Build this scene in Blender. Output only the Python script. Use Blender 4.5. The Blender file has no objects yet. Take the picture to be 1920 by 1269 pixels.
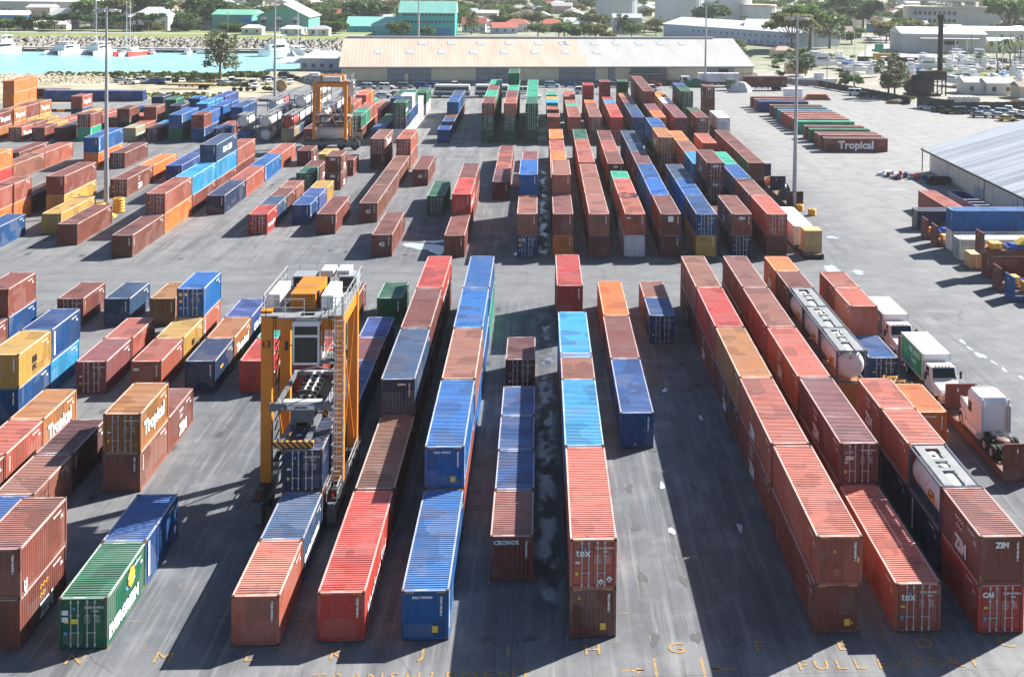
import bpy, math, random
from mathutils import Vector, Matrix, Euler
R = math.radians
SC = bpy.context.scene
COL = SC.collection
rng = random.Random(7)

# ------------------------------------------------------------------ camera, sky, sun, exposure
cam_d = bpy.data.cameras.new('camera'); cam = bpy.data.objects.new('camera', cam_d); COL.objects.link(cam)
SC.camera = cam
def set_camera():
    P, Y, Ro = R(1.609), R(3.111), R(0.721)
    F = Vector((math.sin(Y)*math.cos(P), math.cos(Y)*math.cos(P), -math.sin(P)))
    rt = Vector((math.cos(Y), -math.sin(Y), 0)); up = rt.cross(F)
    A = rt*math.cos(Ro) + up*math.sin(Ro); B = -rt*math.sin(Ro) + up*math.cos(Ro)
    m = Matrix((A, B, -F)).transposed().to_4x4(); m.translation = Vector((0, 0, 35.186))
    cam.matrix_world = m
    cam_d.sensor_width = 36.0; cam_d.sensor_fit = 'HORIZONTAL'
    cam_d.lens = 2277.286/1920*36
    cam_d.shift_x = -176/1920; cam_d.shift_y = -635.5/1920
    cam_d.clip_start = 1; cam_d.clip_end = 6000
set_camera()

SUN_DIR = Vector((3.0, 1.98, 2.60)).normalized()          # towards the sun
w = bpy.data.worlds.new('World'); SC.world = w; w.use_nodes = True
nt = w.node_tree; bg = nt.nodes['Background']
sky = nt.nodes.new('ShaderNodeTexSky'); sky.sky_type = 'NISHITA'; sky.sun_disc = False
sky.sun_elevation = math.asin(SUN_DIR.z); sky.sun_rotation = math.atan2(SUN_DIR.x, SUN_DIR.y)
sky.air_density = 0.9; sky.dust_density = 0.5; sky.ozone_density = 2.0
nt.links.new(sky.outputs[0], bg.inputs[0]); bg.inputs[1].default_value = 0.05
sun_d = bpy.data.lights.new('sun', 'SUN'); sun = bpy.data.objects.new('sun', sun_d); COL.objects.link(sun)
sun_d.energy = 5.0; sun_d.angle = R(0.55); sun_d.color = (1.0, 0.955, 0.88)
sun.rotation_euler = (-SUN_DIR).to_track_quat('-Z', 'Y').to_euler(); sun.location = (150, 150, 150)
SC.view_settings.view_transform = 'Standard'; SC.view_settings.look = 'None'
SC.view_settings.exposure = 1.45; SC.view_settings.gamma = 1.0
SC.render.engine = 'CYCLES'; SC.cycles.max_bounces = 5; SC.cycles.diffuse_bounces = 3; SC.cycles.glossy_bounces = 2
SC.cycles.transmission_bounces = 3; SC.cycles.transparent_max_bounces = 4
SC.render.use_persistent_data = False

# ------------------------------------------------------------------ materials
class NT:
    def __init__(s, name):
        s.m = bpy.data.materials.new(name); s.m.use_nodes = True; s.t = s.m.node_tree
        s.b = s.t.nodes['Principled BSDF']
    def n(s, kind, **kw):
        x = s.t.nodes.new('ShaderNode'+kind)
        for k, v in kw.items(): setattr(x, k, v)
        return x
    def l(s, a, b): s.t.links.new(a, b)
    def val(s, inp, v):
        if hasattr(v, 'is_output') or isinstance(v, bpy.types.NodeSocket): s.l(v, inp)
        else: inp.default_value = v
    def math(s, op, a, b=0.5, clamp=False):
        x = s.n('Math', operation=op); x.use_clamp = clamp; s.val(x.inputs[0], a); s.val(x.inputs[1], b); return x.outputs[0]
    def mix(s, f, a, b, mode='MIX'):
        x = s.n('Mix', data_type='RGBA', blend_type=mode); s.val(x.inputs['Factor'], f)
        s.val(x.inputs[6], a if not isinstance(a, tuple) else (*a[:3], 1)); s.val(x.inputs[7], b if not isinstance(b, tuple) else (*b[:3], 1))
        return x.outputs[2]
    def noise(s, vec, scale=1.0, detail=4, rough=.55, map_=None, loc=None):
        if map_ is not None:
            mp = s.n('Mapping'); mp.inputs['Scale'].default_value = map_; s.l(vec, mp.inputs['Vector']); vec = mp.outputs[0]
            if loc: mp.inputs['Location'].default_value = loc
        x = s.n('TexNoise'); s.l(vec, x.inputs['Vector']); x.inputs['Scale'].default_value = scale
        x.inputs['Detail'].default_value = detail; x.inputs['Roughness'].default_value = rough
        return x.outputs['Fac']
    def ramp(s, v, a, b, lo=0.0, hi=1.0):
        x = s.n('MapRange'); s.l(v, x.inputs[0]); x.inputs[1].default_value = a; x.inputs[2].default_value = b
        x.inputs[3].default_value = lo; x.inputs[4].default_value = hi; return x.outputs[0]
    def pos(s): return s.n('NewGeometry').outputs['Position']
    def obj(s):
        tc = s.n('TexCoord'); oi = s.n('ObjectInfo')
        mu = s.n('VectorMath', operation='SCALE'); cb = s.n('CombineXYZ')
        s.l(oi.outputs['Random'], cb.inputs[0]); s.l(oi.outputs['Random'], cb.inputs[1]); cb.inputs[2].default_value = .3
        s.l(cb.outputs[0], mu.inputs[0]); mu.inputs['Scale'].default_value = 237.0
        ad = s.n('VectorMath', operation='ADD'); s.l(tc.outputs['Object'], ad.inputs[0]); s.l(mu.outputs[0], ad.inputs[1])
        return ad.outputs[0], oi
    def bump(s, h, strength=.3, dist=.02):
        x = s.n('Bump'); x.inputs['Strength'].default_value = strength; x.inputs['Distance'].default_value = dist
        s.l(h, x.inputs['Height']); s.l(x.outputs[0], s.b.inputs['Normal'])
    def set(s, col=None, rough=None, metal=None, spec=None):
        if col is not None: s.val(s.b.inputs['Base Color'], col if not isinstance(col, tuple) else (*col[:3], 1))
        if rough is not None: s.val(s.b.inputs['Roughness'], rough)
        if metal is not None: s.b.inputs['Metallic'].default_value = metal
        if spec is not None: s.b.inputs['Specular IOR Level'].default_value = spec
        return s.m

MATS = {}
def flat(name, col, rough=.6, metal=0, var=.12, scale=1.5, spec=.5):
    if name in MATS: return MATS[name]
    n = NT(name); v, oi = n.obj(); f = n.noise(v, scale, 5)
    g = n.ramp(f, .3, .7, 1-var, 1+var)
    c = n.n('VectorMath', operation='SCALE'); c.inputs[0].default_value = col; n.l(g, c.inputs['Scale'])
    n.set(None, rough, metal, spec); n.l(c.outputs[0], n.b.inputs['Base Color'])
    MATS[name] = n.m; return n.m

def paint_mat(name, roof, attr=False):
    n = NT(name); v, oi = n.obj(); c = oi.outputs['Color']
    if attr: at = n.n('Attribute'); at.attribute_name = 'paint'; c = at.outputs['Color']
    big = n.noise(v, .55, 4); mid = n.noise(v, 2.3, 6, .6)
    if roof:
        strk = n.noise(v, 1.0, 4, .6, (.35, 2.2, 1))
        sc = n.n('VectorMath', operation='MULTIPLY_ADD'); n.l(c, sc.inputs[0]); sc.inputs[1].default_value = (1.75, 1.8, 1.85); sc.inputs[2].default_value = (.04, .036, .034); c = sc.outputs[0]  # paler than the walls: faded paint plus sunlit brightness put into the colour
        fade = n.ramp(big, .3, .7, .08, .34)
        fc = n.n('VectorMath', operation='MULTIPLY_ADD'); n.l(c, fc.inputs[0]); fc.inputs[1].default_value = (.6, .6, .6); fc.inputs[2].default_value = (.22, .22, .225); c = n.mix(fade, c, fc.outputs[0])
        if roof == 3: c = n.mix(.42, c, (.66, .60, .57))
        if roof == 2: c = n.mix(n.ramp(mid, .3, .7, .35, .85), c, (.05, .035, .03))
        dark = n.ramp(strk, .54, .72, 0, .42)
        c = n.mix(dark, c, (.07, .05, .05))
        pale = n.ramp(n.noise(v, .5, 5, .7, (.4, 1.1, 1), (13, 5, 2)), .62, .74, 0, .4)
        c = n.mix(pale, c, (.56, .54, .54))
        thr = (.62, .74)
    else:
        strk = n.noise(v, 1.0, 4, .6, (2.2, 2.2, .22))
        c = n.mix(n.ramp(strk, .5, .75, 0, .3), c, (.04, .028, .026))
        fade = n.ramp(big, .45, .75, 0, .06); c = n.mix(fade, c, (.45, .42, .42))
        thr = (.66, .76)
    vo = n.n('TexVoronoi', feature='F1', distance='CHEBYCHEV'); n.l(v, vo.inputs['Vector']); vo.inputs['Scale'].default_value = .55
    sv = n.n('SeparateColor'); n.l(vo.outputs['Color'], sv.inputs[0]); c = n.mix(n.ramp(sv.outputs[0], .72, .74, 0, .16), c, (.36, .30, .28)); c = n.mix(n.ramp(sv.outputs[1], .78, .8, 0, .25), c, (.03, .02, .02))
    rust = n.ramp(mid, thr[0], thr[1], 0, .75)
    c = n.mix(rust, c, (.13, .05, .025))
    n.set(c, n.ramp(mid, .3, .7, .48, .68)); n.b.inputs['Specular IOR Level'].default_value = .32
    n.bump(n.noise(v, 1.1, 3), .6, .045 if not roof else .02)
    return n.m
M_PAINT = paint_mat('container_paint', False)
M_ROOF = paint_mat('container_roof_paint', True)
M_ROOFD = paint_mat('container_roof_groove', 2)  # groove faces darkened: corrugation shade put into the colour, along with dirt
M_EDGE = paint_mat('sunlit_rail_paint', 3)  # pale rails: sun-caught edge lines put into the paint colour
M_EDGE2 = paint_mat('sunlit_rail_paint_far', 3, True)
M_PAINT2 = paint_mat('container_paint_far', False, True)
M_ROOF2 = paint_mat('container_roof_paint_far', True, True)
M_CAST = flat('rusty_casting', (.13, .075, .045), .7)
M_BAR = flat('galvanised_bar', (.50, .50, .49), .5, .0)
M_GASKET = flat('door_gasket', (.012, .012, .013), .8)
M_FLOOR = flat('container_underside', (.03, .026, .022), .9)
M_WHITE = flat('white_marking', (.78, .78, .76), .6, var=.06)
M_BLACKM = flat('black_marking', (.015, .015, .015), .6)
M_YELM = flat('yellow_marking', (.75, .38, .04), .6)
M_PLACARD = flat('white_placard', (.7, .72, .75), .5, var=.04)

# ------------------------------------------------------------------ mesh helpers
class MB:
    def __init__(s): s.v = []; s.f = []; s.m = []; s.mats = []; s.smooth = []
    def mi(s, mat):
        if mat not in s.mats: s.mats.append(mat)
        return s.mats.index(mat)
    def add(s, vs, fs, mat, smooth=False):
        o = len(s.v); s.v += [tuple(p) for p in vs]; k = s.mi(mat)
        for f in fs: s.f.append([i+o for i in f]); s.m.append(k); s.smooth.append(smooth)
    def box(s, x0, x1, y0, y1, z0, z1, mat):
        s.add([(x0,y0,z0),(x1,y0,z0),(x1,y1,z0),(x0,y1,z0),(x0,y0,z1),(x1,y0,z1),(x1,y1,z1),(x0,y1,z1)],
              [(0,3,2,1),(4,5,6,7),(0,1,5,4),(1,2,6,5),(2,3,7,6),(3,0,4,7)], mat)
    def cbox(s, c, d, mat, rz=0, M=None):
        x, y, z = d[0]/2, d[1]/2, d[2]/2
        vs = [Vector(p) for p in ((-x,-y,-z),(x,-y,-z),(x,y,-z),(-x,y,-z),(-x,-y,z),(x,-y,z),(x,y,z),(-x,y,z))]
        if M is None: M = Matrix.Rotation(rz, 3, 'Z')
        s.add([M@p+Vector(c) for p in vs], [(0,3,2,1),(4,5,6,7),(0,1,5,4),(1,2,6,5),(2,3,7,6),(3,0,4,7)], mat)
    def bar(s, a, b, t, mat, t2=None):
        a, b = Vector(a), Vector(b); d = b-a; L = d.length
        if L < 1e-6: return
        q = d.to_track_quat('Z', 'Y').to_matrix(); s.cbox((a+b)/2, (t, t2 or t, L), mat, M=q)
    def tube(s, a, b, r, mat, r2=None, n=10, caps=True, smooth=True):
        a, b = Vector(a), Vector(b); d = b-a; q = d.to_track_quat('Z', 'Y').to_matrix(); r2 = r if r2 is None else r2
        vs = []
        for k in range(n):
            t = 2*math.pi*k/n; u = Vector((math.cos(t), math.sin(t), 0)); vs.append(a+q@(u*r)); vs.append(b+q@(u*r2))
        fs = [(2*k, (2*k+2) % (2*n), (2*k+3) % (2*n), 2*k+1) for k in range(n)]
        s.add(vs, fs, mat, smooth)
        if caps:
            s.add([vs[2*k] for k in range(n)], [tuple(reversed(range(n)))], mat); s.add([vs[2*k+1] for k in range(n)], [tuple(range(n))], mat)
    def lathe(s, prof, mat, n=16, c=(0,0,0), axis='Z', smooth=True):
        vs = []; k = len(prof)
        for i in range(n):
            t = 2*math.pi*i/n
            for r, h in prof:
                p = (r*math.cos(t), r*math.sin(t), h)
                if axis == 'Y': p = (p[0], h, p[1])
                if axis == 'X': p = (h, p[0], p[1])
                vs.append((p[0]+c[0], p[1]+c[1], p[2]+c[2]))
        fs = []
        for i in range(n):
            j = (i+1) % n
            for q in range(k-1): fs.append((i*k+q, j*k+q, j*k+q+1, i*k+q+1))
        s.add(vs, fs, mat, smooth)
    def prism(s, pts, z0, z1, mat):
        n = len(pts); vs = [(x,y,z0) for x,y in pts]+[(x,y,z1) for x,y in pts]
        s.add(vs, [tuple(reversed(range(n))), tuple(range(n,2*n))]+[(i,(i+1)%n,(i+1)%n+n,i+n) for i in range(n)], mat)
    def extr(s, pts, x0, x1, mat):      # profile in (y,z), extruded along x
        n = len(pts); vs = [(x0,y,z) for y,z in pts]+[(x1,y,z) for y,z in pts]
        s.add(vs, [tuple(reversed(range(n))), tuple(range(n,2*n))]+[(i,(i+1)%n,(i+1)%n+n,i+n) for i in range(n)], mat)
    def mesh(s, name):
        me = bpy.data.meshes.new(name); me.from_pydata(s.v, [], s.f)
        for m in s.mats: me.materials.append(m)
        me.polygons.foreach_set('material_index', s.m); me.polygons.foreach_set('use_smooth', s.smooth); me.update()
        return me
    def obj(s, name, parent=None, color=None, loc=None): return ob(name, s.mesh(name), parent, color, loc)
def bevel(o, w=.08, seg=3):
    m = o.modifiers.new('bevel', 'BEVEL'); m.width = w; m.segments = seg; m.limit_method = 'ANGLE'; m.angle_limit = R(35); return o
def ob(name, me, parent=None, color=None, loc=None, rz=None):
    o = bpy.data.objects.new(name, me); COL.objects.link(o)
    if parent: o.parent = parent
    if color: o.color = (*color, 1)
    if loc: o.location = loc
    if rz is not None: o.rotation_euler = (0, 0, rz)
    return o
def tag(o, label=None, cat=None, group=None, kind=None):
    if label: o['label'] = label
    if cat: o['category'] = cat
    if group: o['group'] = group
    if kind: o['kind'] = kind
    return o
def thing(name, label, cat, loc=(0,0,0), rz=0, group=None):
    o = bpy.data.objects.new(name, None); COL.objects.link(o); o.empty_display_size = .5
    o.location = loc; o.rotation_euler = (0, 0, rz); return tag(o, label, cat, group)

_tx = {}
def text_mesh(st, size, mat, align='LEFT', bold=0.0, sp=1.0, stretch=1.0):
    key = (st, size, mat.name, align, bold, sp, stretch)
    if key in _tx: return _tx[key]
    cu = bpy.data.curves.new('txt', 'FONT'); cu.body = st; cu.size = size; cu.align_x = align; cu.space_character = sp
    cu.resolution_u = 2; cu.offset = bold; cu.space_line = .85 if '\n' in st else 1
    to = bpy.data.objects.new('txt', cu); COL.objects.link(to)
    dg = bpy.context.evaluated_depsgraph_get(); me = bpy.data.meshes.new_from_object(to.evaluated_get(dg))
    bpy.data.objects.remove(to); bpy.data.curves.remove(cu)
    me.materials.clear(); me.materials.append(mat); me.name = 'lettering'
    if stretch != 1.0:
        for v in me.vertices: v.co.x *= stretch
    _tx[key] = me; return me
FACE = {'R': (R(90), 0, R(90)), 'L': (R(90), 0, R(-90)), 'N': (R(90), 0, 0), 'T': (0, 0, 0), 'F': (R(90), 0, R(180)), 'TS': (0, 0, R(180))}
def text(st, size, mat, face, pos, parent, align='LEFT', bold=.01, sp=1.0, vert=False, name='lettering', stretch=1.0):
    o = ob(name, text_mesh(st, size, mat, align, bold, sp, stretch), parent); o.location = pos
    e = FACE[face]
    if vert:      # turned a quarter so that it reads downwards
        o.rotation_mode = 'QUATERNION'; o.rotation_quaternion = Euler(e).to_quaternion() @ Euler((0, 0, R(-90))).to_quaternion()
    else: o.rotation_euler = e
    return o
# ------------------------------------------------------------------ shipping containers
CW, CH = 2.438, 2.591
def corr(a0, a1, per, depth, flatf=.27):
    """corrugation profile: list of (position, offset)"""
    n = max(1, round((a1-a0)/per)); per = (a1-a0)/n; o = []
    for i in range(n):
        p = a0+i*per
        o += [(p, 0), (p+per*flatf, 0), (p+per*.5, -depth), (p+per*(.5+flatf), -depth)]
    o.append((a1, 0)); return o
_cm = {}
def cmesh(kind, L, H=CH):
    k = (kind, L, H)
    if k in _cm: return _cm[k]
    b = MB()
    if kind in ('frame', 'body'):
        P = M_PAINT
        for x in (0, CW-.15):
            for y in (0, L-.15): b.box(x, x+.15, y, y+.15, .12, H-.12, P)
        for x0, x1 in ((.0, .06), (CW-.06, CW)):
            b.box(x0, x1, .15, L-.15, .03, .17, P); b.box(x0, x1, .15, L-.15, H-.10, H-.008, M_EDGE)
        for y0, y1 in ((0, .06), (L-.06, L)):
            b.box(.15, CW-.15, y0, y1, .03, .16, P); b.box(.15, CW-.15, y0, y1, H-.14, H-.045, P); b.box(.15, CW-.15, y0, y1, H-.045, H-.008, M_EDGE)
        b.box(.06, CW-.06, .06, L-.06, .1, .15, M_FLOOR)
        nx = 18 if L > 10 else 9
        for i in range(nx):
            y = .5+(L-1)*i/(nx-1); b.box(.06, CW-.06, y, y+.05, .03, .1, M_FLOOR)
        for x in (-.004, CW-.158):
            for y in (-.004, L-.174):
                for z in (0, H-.114):
                    b.box(x, x+.162, y, y+.178, z, z+.118, M_CAST)
                    hx = x+.081; yy = y-.003 if y < 1 else y+.181
                    b.add([(hx-.04,yy,z+.03),(hx+.04,yy,z+.03),(hx+.04,yy,z+.09),(hx-.04,yy,z+.09)], [(0,1,2,3)], M_GASKET)
                    if z > 1: b.add([(hx-.035,y+.04,z+.121),(hx+.035,y+.04,z+.121),(hx+.035,y+.14,z+.121),(hx-.035,y+.14,z+.121)], [(0,1,2,3)], M_GASKET)
    def side(x, sgn):
        pr = corr(.15, L-.15, .278, .036); vs = []; fs = []
        for i, (y, o) in enumerate(pr):
            vs += [(x+sgn*o, y, .165), (x+sgn*o, y, H-.095)]
            if i: j = 2*i; fs.append((j-2, j, j+1, j-1) if sgn > 0 else (j, j-2, j-1, j+1))
        b.add(vs, fs, M_PAINT)
    def roof():
        pr = corr(.17, L-.17, .235, .036, .40); vs = []; fs = []
        for i, (y, o) in enumerate(pr):
            vs += [(.09, y, H-.018+o), (CW-.09, y, H-.018+o)]
            if i: j = 2*i; fs.append((j-2, j-1, j+1, j)[::-1])
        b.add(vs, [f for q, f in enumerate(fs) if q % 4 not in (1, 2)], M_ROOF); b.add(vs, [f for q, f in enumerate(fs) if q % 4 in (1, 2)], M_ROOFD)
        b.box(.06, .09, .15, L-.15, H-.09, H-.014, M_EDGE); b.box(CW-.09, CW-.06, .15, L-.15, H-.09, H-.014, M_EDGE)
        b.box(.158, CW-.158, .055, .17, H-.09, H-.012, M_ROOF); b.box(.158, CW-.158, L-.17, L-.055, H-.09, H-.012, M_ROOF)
    def end(y, sgn):
        pr = corr(.15, CW-.15, .245, .04); vs = []; fs = []
        for i, (x, o) in enumerate(pr):
            vs += [(x, y-sgn*o, .155), (x, y-sgn*o, H-.135)]
            if i: j = 2*i; fs.append((j-2, j, j+1, j-1) if sgn < 0 else (j, j-2, j-1, j+1))
        b.add(vs, fs, M_PAINT)
    # end(y, -1) faces -y: offsets push inwards (+y)
    def endw(y, outward):
        pr = corr(.15, CW-.15, .245, .04); vs = []; fs = []
        for i, (x, o) in enumerate(pr):
            yy = y + (-o if outward < 0 else o); vs += [(x, yy, .155), (x, yy, H-.135)]
            if i: j = 2*i; fs.append((j-2, j, j+1, j-1) if outward < 0 else (j, j-2, j-1, j+1))
        b.add(vs, fs, M_PAINT)
    def door(which):
        x0, x1 = (.155, CW/2-.012) if which == 0 else (CW/2+.012, CW-.155)
        z0, z1 = .165, H-.145
        n = 5; zs = [z0]
        for i in range(n):
            a = z0+(z1-z0)*(i+.12)/n; c = z0+(z1-z0)*(i+.88)/n; zs += [a, a+.04, c-.04, c]
        zs.append(z1); off = [0]+[0, .03, .03, 0]*n+[0]; vs = []; fs = []
        for i, z in enumerate(zs):
            y = .03+off[i]; vs += [(x0, y, z), (x0+.1, y, z), (x1-.1, y, z), (x1, y, z)] if 0 else [(x0, .03, z), (x0+.07, y, z), (x1-.07, y, z), (x1, .03, z)]
            if i:
                j = 4*i
                for q in range(3): fs.append((j-4+q, j-3+q, j+1+q, j+q))
        b.add(vs, fs, M_PAINT)
        b.box(x0, x1, .064, .075, z0, z1, M_GASKET)
        gx = CW/2
        if which == 0: b.box(gx-.013, gx+.013, .028, .06, z0, z1, M_GASKET)
        b.box(x0, x1, .026, .029, z0, z0+.03, M_GASKET); b.box(x0, x1, .026, .029, z1-.03, z1, M_GASKET)
        b.box(x0 if which == 0 else x1-.03, x0+.03 if which == 0 else x1, .0255, .0285, z0+.03, z1-.03, M_GASKET)
    def lock(x):
        b.tube((x, .0, .1), (x, .0, H-.08), .028, M_BAR, n=6)
        for z in (.2, .8, 1.7, H-.2): b.box(x-.06, x+.06, -.012, .03, z-.035, z+.035, M_BAR)
        b.box(x-.03, x+.03, -.03, .03, .08, .16, M_BAR); b.box(x-.03, x+.03, -.03, .03, H-.14, H-.07, M_BAR)
    def handle(which):
        for x in ((.62, .98) if which == 0 else (1.44, 1.82)):
            b.bar((x, -.03, .92), (x+.34*(1 if x != .98 else 1)-.0, -.03, .9), .028, M_BAR)
    if kind == 'frame': pass
    elif kind == 'side_l': side(.028, -1)
    elif kind == 'side_r': side(CW-.028, 1)
    elif kind == 'roof': roof()
    elif kind == 'near': endw(.02, -1)
    elif kind == 'far': endw(L-.02, 1)
    elif kind == 'door0': door(0)
    elif kind == 'door1': door(1)
    elif kind.startswith('lock'): 
        x = (.62, .98, 1.44, 1.82)[int(kind[4])]; lock(x); b.bar((x, -.035, .85), (x+(.3 if x in (.62, 1.44) else -.26), -.035, .84), .03, M_BAR)
    elif kind == 'body':
        side(.028, -1); side(CW-.028, 1); roof(); endw(.02, -1); endw(L-.02, 1)
    elif kind == 'bodyd':
        side(.028, -1); side(CW-.028, 1); roof(); endw(L-.02, 1)
    elif kind == 'doors':
        door(0); door(1)
        for x in (.62, .98, 1.44, 1.82): lock(x)
    me = b.mesh(kind if kind not in ('side_l', 'side_r') else 'side_wall'); _cm[k] = me; return me
def body_mesh(L, d):
    k = ('B', L, d)
    if k in _cm: return _cm[k]
    b = MB()
    for kk in ('frame', 'side_l', 'side_r', 'roof', 'far')+(() if d else ('near',)):
        me = cmesh(kk, L); o = len(b.v)
        b.v += [tuple(v.co) for v in me.vertices]
        for p in me.polygons:
            b.f.append([i+o for i in p.vertices]); b.m.append(b.mi(me.materials[p.material_index])); b.smooth.append(False)
    _cm[k] = b.mesh('shipping_container'); return _cm[k]

# ---- tank containers
M_TANKW = flat('white_tank', (.62, .62, .60), .35, var=.06)
M_TANKR = flat('red_tank', (.33, .05, .035), .4)
M_TANKB = flat('blue_tank', (.02, .12, .33), .4)
M_TFRAME = flat('dark_tank_frame', (.07, .085, .12), .5)
M_WALK = flat('grey_walkway', (.24, .25, .26), .6, .2)
M_STEELD = flat('dark_steel', (.035, .037, .04), .55, .2)
_tm = {}
def tank_meshes(tm):
    if tm.name in _tm: return _tm[tm.name]
    L, H = 6.058, CH; F = MB()
    for x in (0, CW-.14):
        for y in (0, L-.14): F.box(x, x+.14, y, y+.14, .1, H-.1, M_TFRAME)
        F.box(x, x+.12, .14, L-.14, .02, .14, M_TFRAME); F.box(x, x+.12, .14, L-.14, H-.12, H-.02, M_TFRAME)
    for y in (0, L-.12):
        F.box(.14, CW-.14, y, y+.12, .02, .14, M_TFRAME); F.box(.14, CW-.14, y, y+.12, H-.13, H-.02, M_TFRAME)
        for sx, sz, ax, az in ((.07, .55, .55, .08), (CW-.07, .55, CW-.55, .08), (.07, H-.55, .55, H-.08), (CW-.07, H-.55, CW-.55, H-.08)):
            F.bar((sx, y+.05, sz), (ax, y+.05, az), .09, M_TFRAME)
    for x in (-.004, CW-.158):
        for y in (-.004, L-.174):
            for z in (0, H-.114): F.box(x, x+.162, y, y+.178, z, z+.118, M_CAST)
    T = MB(); r = 1.15; c = (CW/2, 0, H/2+.01)
    T.lathe([(0, .1), (.5, .14), (.85, .25), (1.04, .42), (r, .62), (r, L-.62), (1.04, L-.42), (.85, L-.25), (.5, L-.14), (0, L-.1)], tm, 28, c, 'Y')
    for y in (1.2, 2.4, 3.65, 4.85): T.lathe([(r, y-.04), (r+.02, y-.03), (r+.02, y+.03), (r, y+.04)], tm, 28, c, 'Y')
    W = MB()
    W.box(.28, .80, .13, L-.13, H-.035, H-.0, M_WALK); W.box(CW-.80, CW-.28, .13, L-.13, H-.035, H-.0, M_WALK)
    W.box(.80, CW-.80, 2.2, 2.5, H-.035, H-.001, M_WALK); W.box(.80, CW-.80, 3.7, 4.0, H-.035, H-.001, M_WALK)
    W.box(.80, CW-.80, 5.5, L-.13, H-.035, H-.001, M_WALK)
    Ht = MB(); Ht.lathe([(0, H-.06), (.26, H-.06), (.3, H-.12), (.3, H-.25)], M_BAR, 12, (CW/2, 3.1, 0))
    Ht.box(CW/2-.42, CW/2+.42, 2.55, 2.6, H-.12, H-.0, M_BAR); Ht.box(CW/2-.42, CW/2+.42, 3.6, 3.65, H-.12, H-.0, M_BAR)
    Ht.box(CW/2-.42, CW/2+.42, 2.6, 3.6, H-.2, H-.14, M_WALK)
    Vv = MB(); Vv.lathe([(0, H-.08), (.14, H-.08), (.14, H-.2)], M_BAR, 10, (CW/2, 4.7, 0))
    _tm[tm.name] = tuple(x.mesh(n) for x, n in ((F, 'frame'), (T, 'tank'), (W, 'walkway'), (Ht, 'hatch'), (Vv, 'valve')))
    return _tm[tm.name]
def tank_container(loc, tm, label, group, rz=0):
    t = thing('tank_container', label, 'tank container', loc, rz, group)
    for me in tank_meshes(tm): ob(me.name, me, t)
    return t

PAL = {'r': (.18,.050,.036), 'd': (.085,.02,.02), 'c': (.37,.098,.062), 's': (.26,.100,.068), 'R': (.43,.046,.033), 'o': (.62,.165,.035),
       't': (.36,.15,.045), 'y': (.46,.27,.06), 'b': (.002,.058,.19), 'B': (.002,.10,.31), 'k': (.02,.25,.46), 'n': (.006,.022,.068),
       'l': (.022,.065,.135), 'g': (.006,.11,.06), 'e': (.015,.30,.19), 'w': (.60,.61,.62), 'm': (.18,.055,.062), 'h': (.34,.29,.2), 'p': (.02,.06,.22), 'z': (.14,.055,.036)}
CNAME = {'r': 'rust red', 'd': 'dark maroon', 'c': 'coral red', 's': 'salmon brown', 'R': 'bright red', 'o': 'orange', 't': 'tan orange', 'y': 'mustard yellow',
         'b': 'deep blue', 'B': 'bright blue', 'k': 'sky blue', 'n': 'navy', 'l': 'slate blue', 'g': 'dark green', 'e': 'teal green', 'w': 'white', 'm': 'mauve brown',
         'h': 'beige', 'p': 'purple blue', 'z': 'chocolate brown', 'T': 'white', 'U': 'red', 'V': 'blue'}
ORD = ['front', 'second', 'third', 'fourth', 'fifth', 'sixth', 'seventh', 'eighth', 'ninth', 'tenth', 'eleventh', 'twelfth', 'thirteenth']
def lane_name(k):
    if -12 <= k <= 7: return 'lane '+'TSRQPONMLKJIHGFEDCBA'[k+12]
    return ('%d lanes left of H' % -k) if k < 0 else ('%d lanes right of H' % k)
X0, PT = 1.875, 4.336
def lane_x(block, k):
    if block == 'R': k = k*.978-.07 if k > 0 else k*.993-.03
    return X0+PT*k
YB = {'F': 62.3, 'M': 145.1, 'R': 238.3}
BNAME = {'F': 'front', 'M': 'middle', 'R': 'rear'}
LEN = {'20': 6.058, '40': 12.192, '45': 13.716}
CONT = {}
GROUPS = {'F': 'containers in the front block', 'M': 'containers in the middle block', 'R': 'containers in the rear block'}
def container(loc, L, col, doors, label, group, full=True, rz=0, marks=True):
    r = rng.random; j = .82+.32*r(); base = PAL[col]
    c = tuple(max(0, min(1, v*j*(1+.10*(r()-.5)))) for v in base)
    if full:
        t = thing('shipping_container', label, 'container', loc, rz, group)
        ob('frame', cmesh('frame', L), t, c); ob('side_wall', cmesh('side_l', L), t, c); ob('side_wall', cmesh('side_r', L), t, c)
        ob('roof', cmesh('roof', L), t, c); ob('end_wall', cmesh('far', L), t, c)
        if doors:
            for w_ in (0, 1):
                dd = ob('door', cmesh('door%d' % w_, L), t, c)
                for q in (0, 1): ob('locking_bar', cmesh('lock%d' % (2*w_+q), L), dd)
            if marks:
                t1 = ob('lettering', door_text(rng.randrange(4)), t)
        else:
            ob('end_wall', cmesh('near', L), t, c)
            if marks and r() < .8: text(SER[rng.randrange(len(SER))], .15, M_WHITE, 'N', (2.0, -.008, 2.3), t, vert=True)
        if marks: ob('lettering', roof_text(L), t)
    else:
        t = ob('shipping_container', body_mesh(L, doors), None, c, loc, rz); tag(t, label, 'container', group)
        if doors:
            ob('door', cmesh('doors', L), t, c)
            ob('lettering', door_text(rng.randrange(4)), t)
    return t
SER = ['TGHU 504729 1', 'TCNU 739106 4', 'ZIMU 130635 8', 'TEXU 447612 9', 'TRLU 660418 2']
_dt = {}
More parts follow.
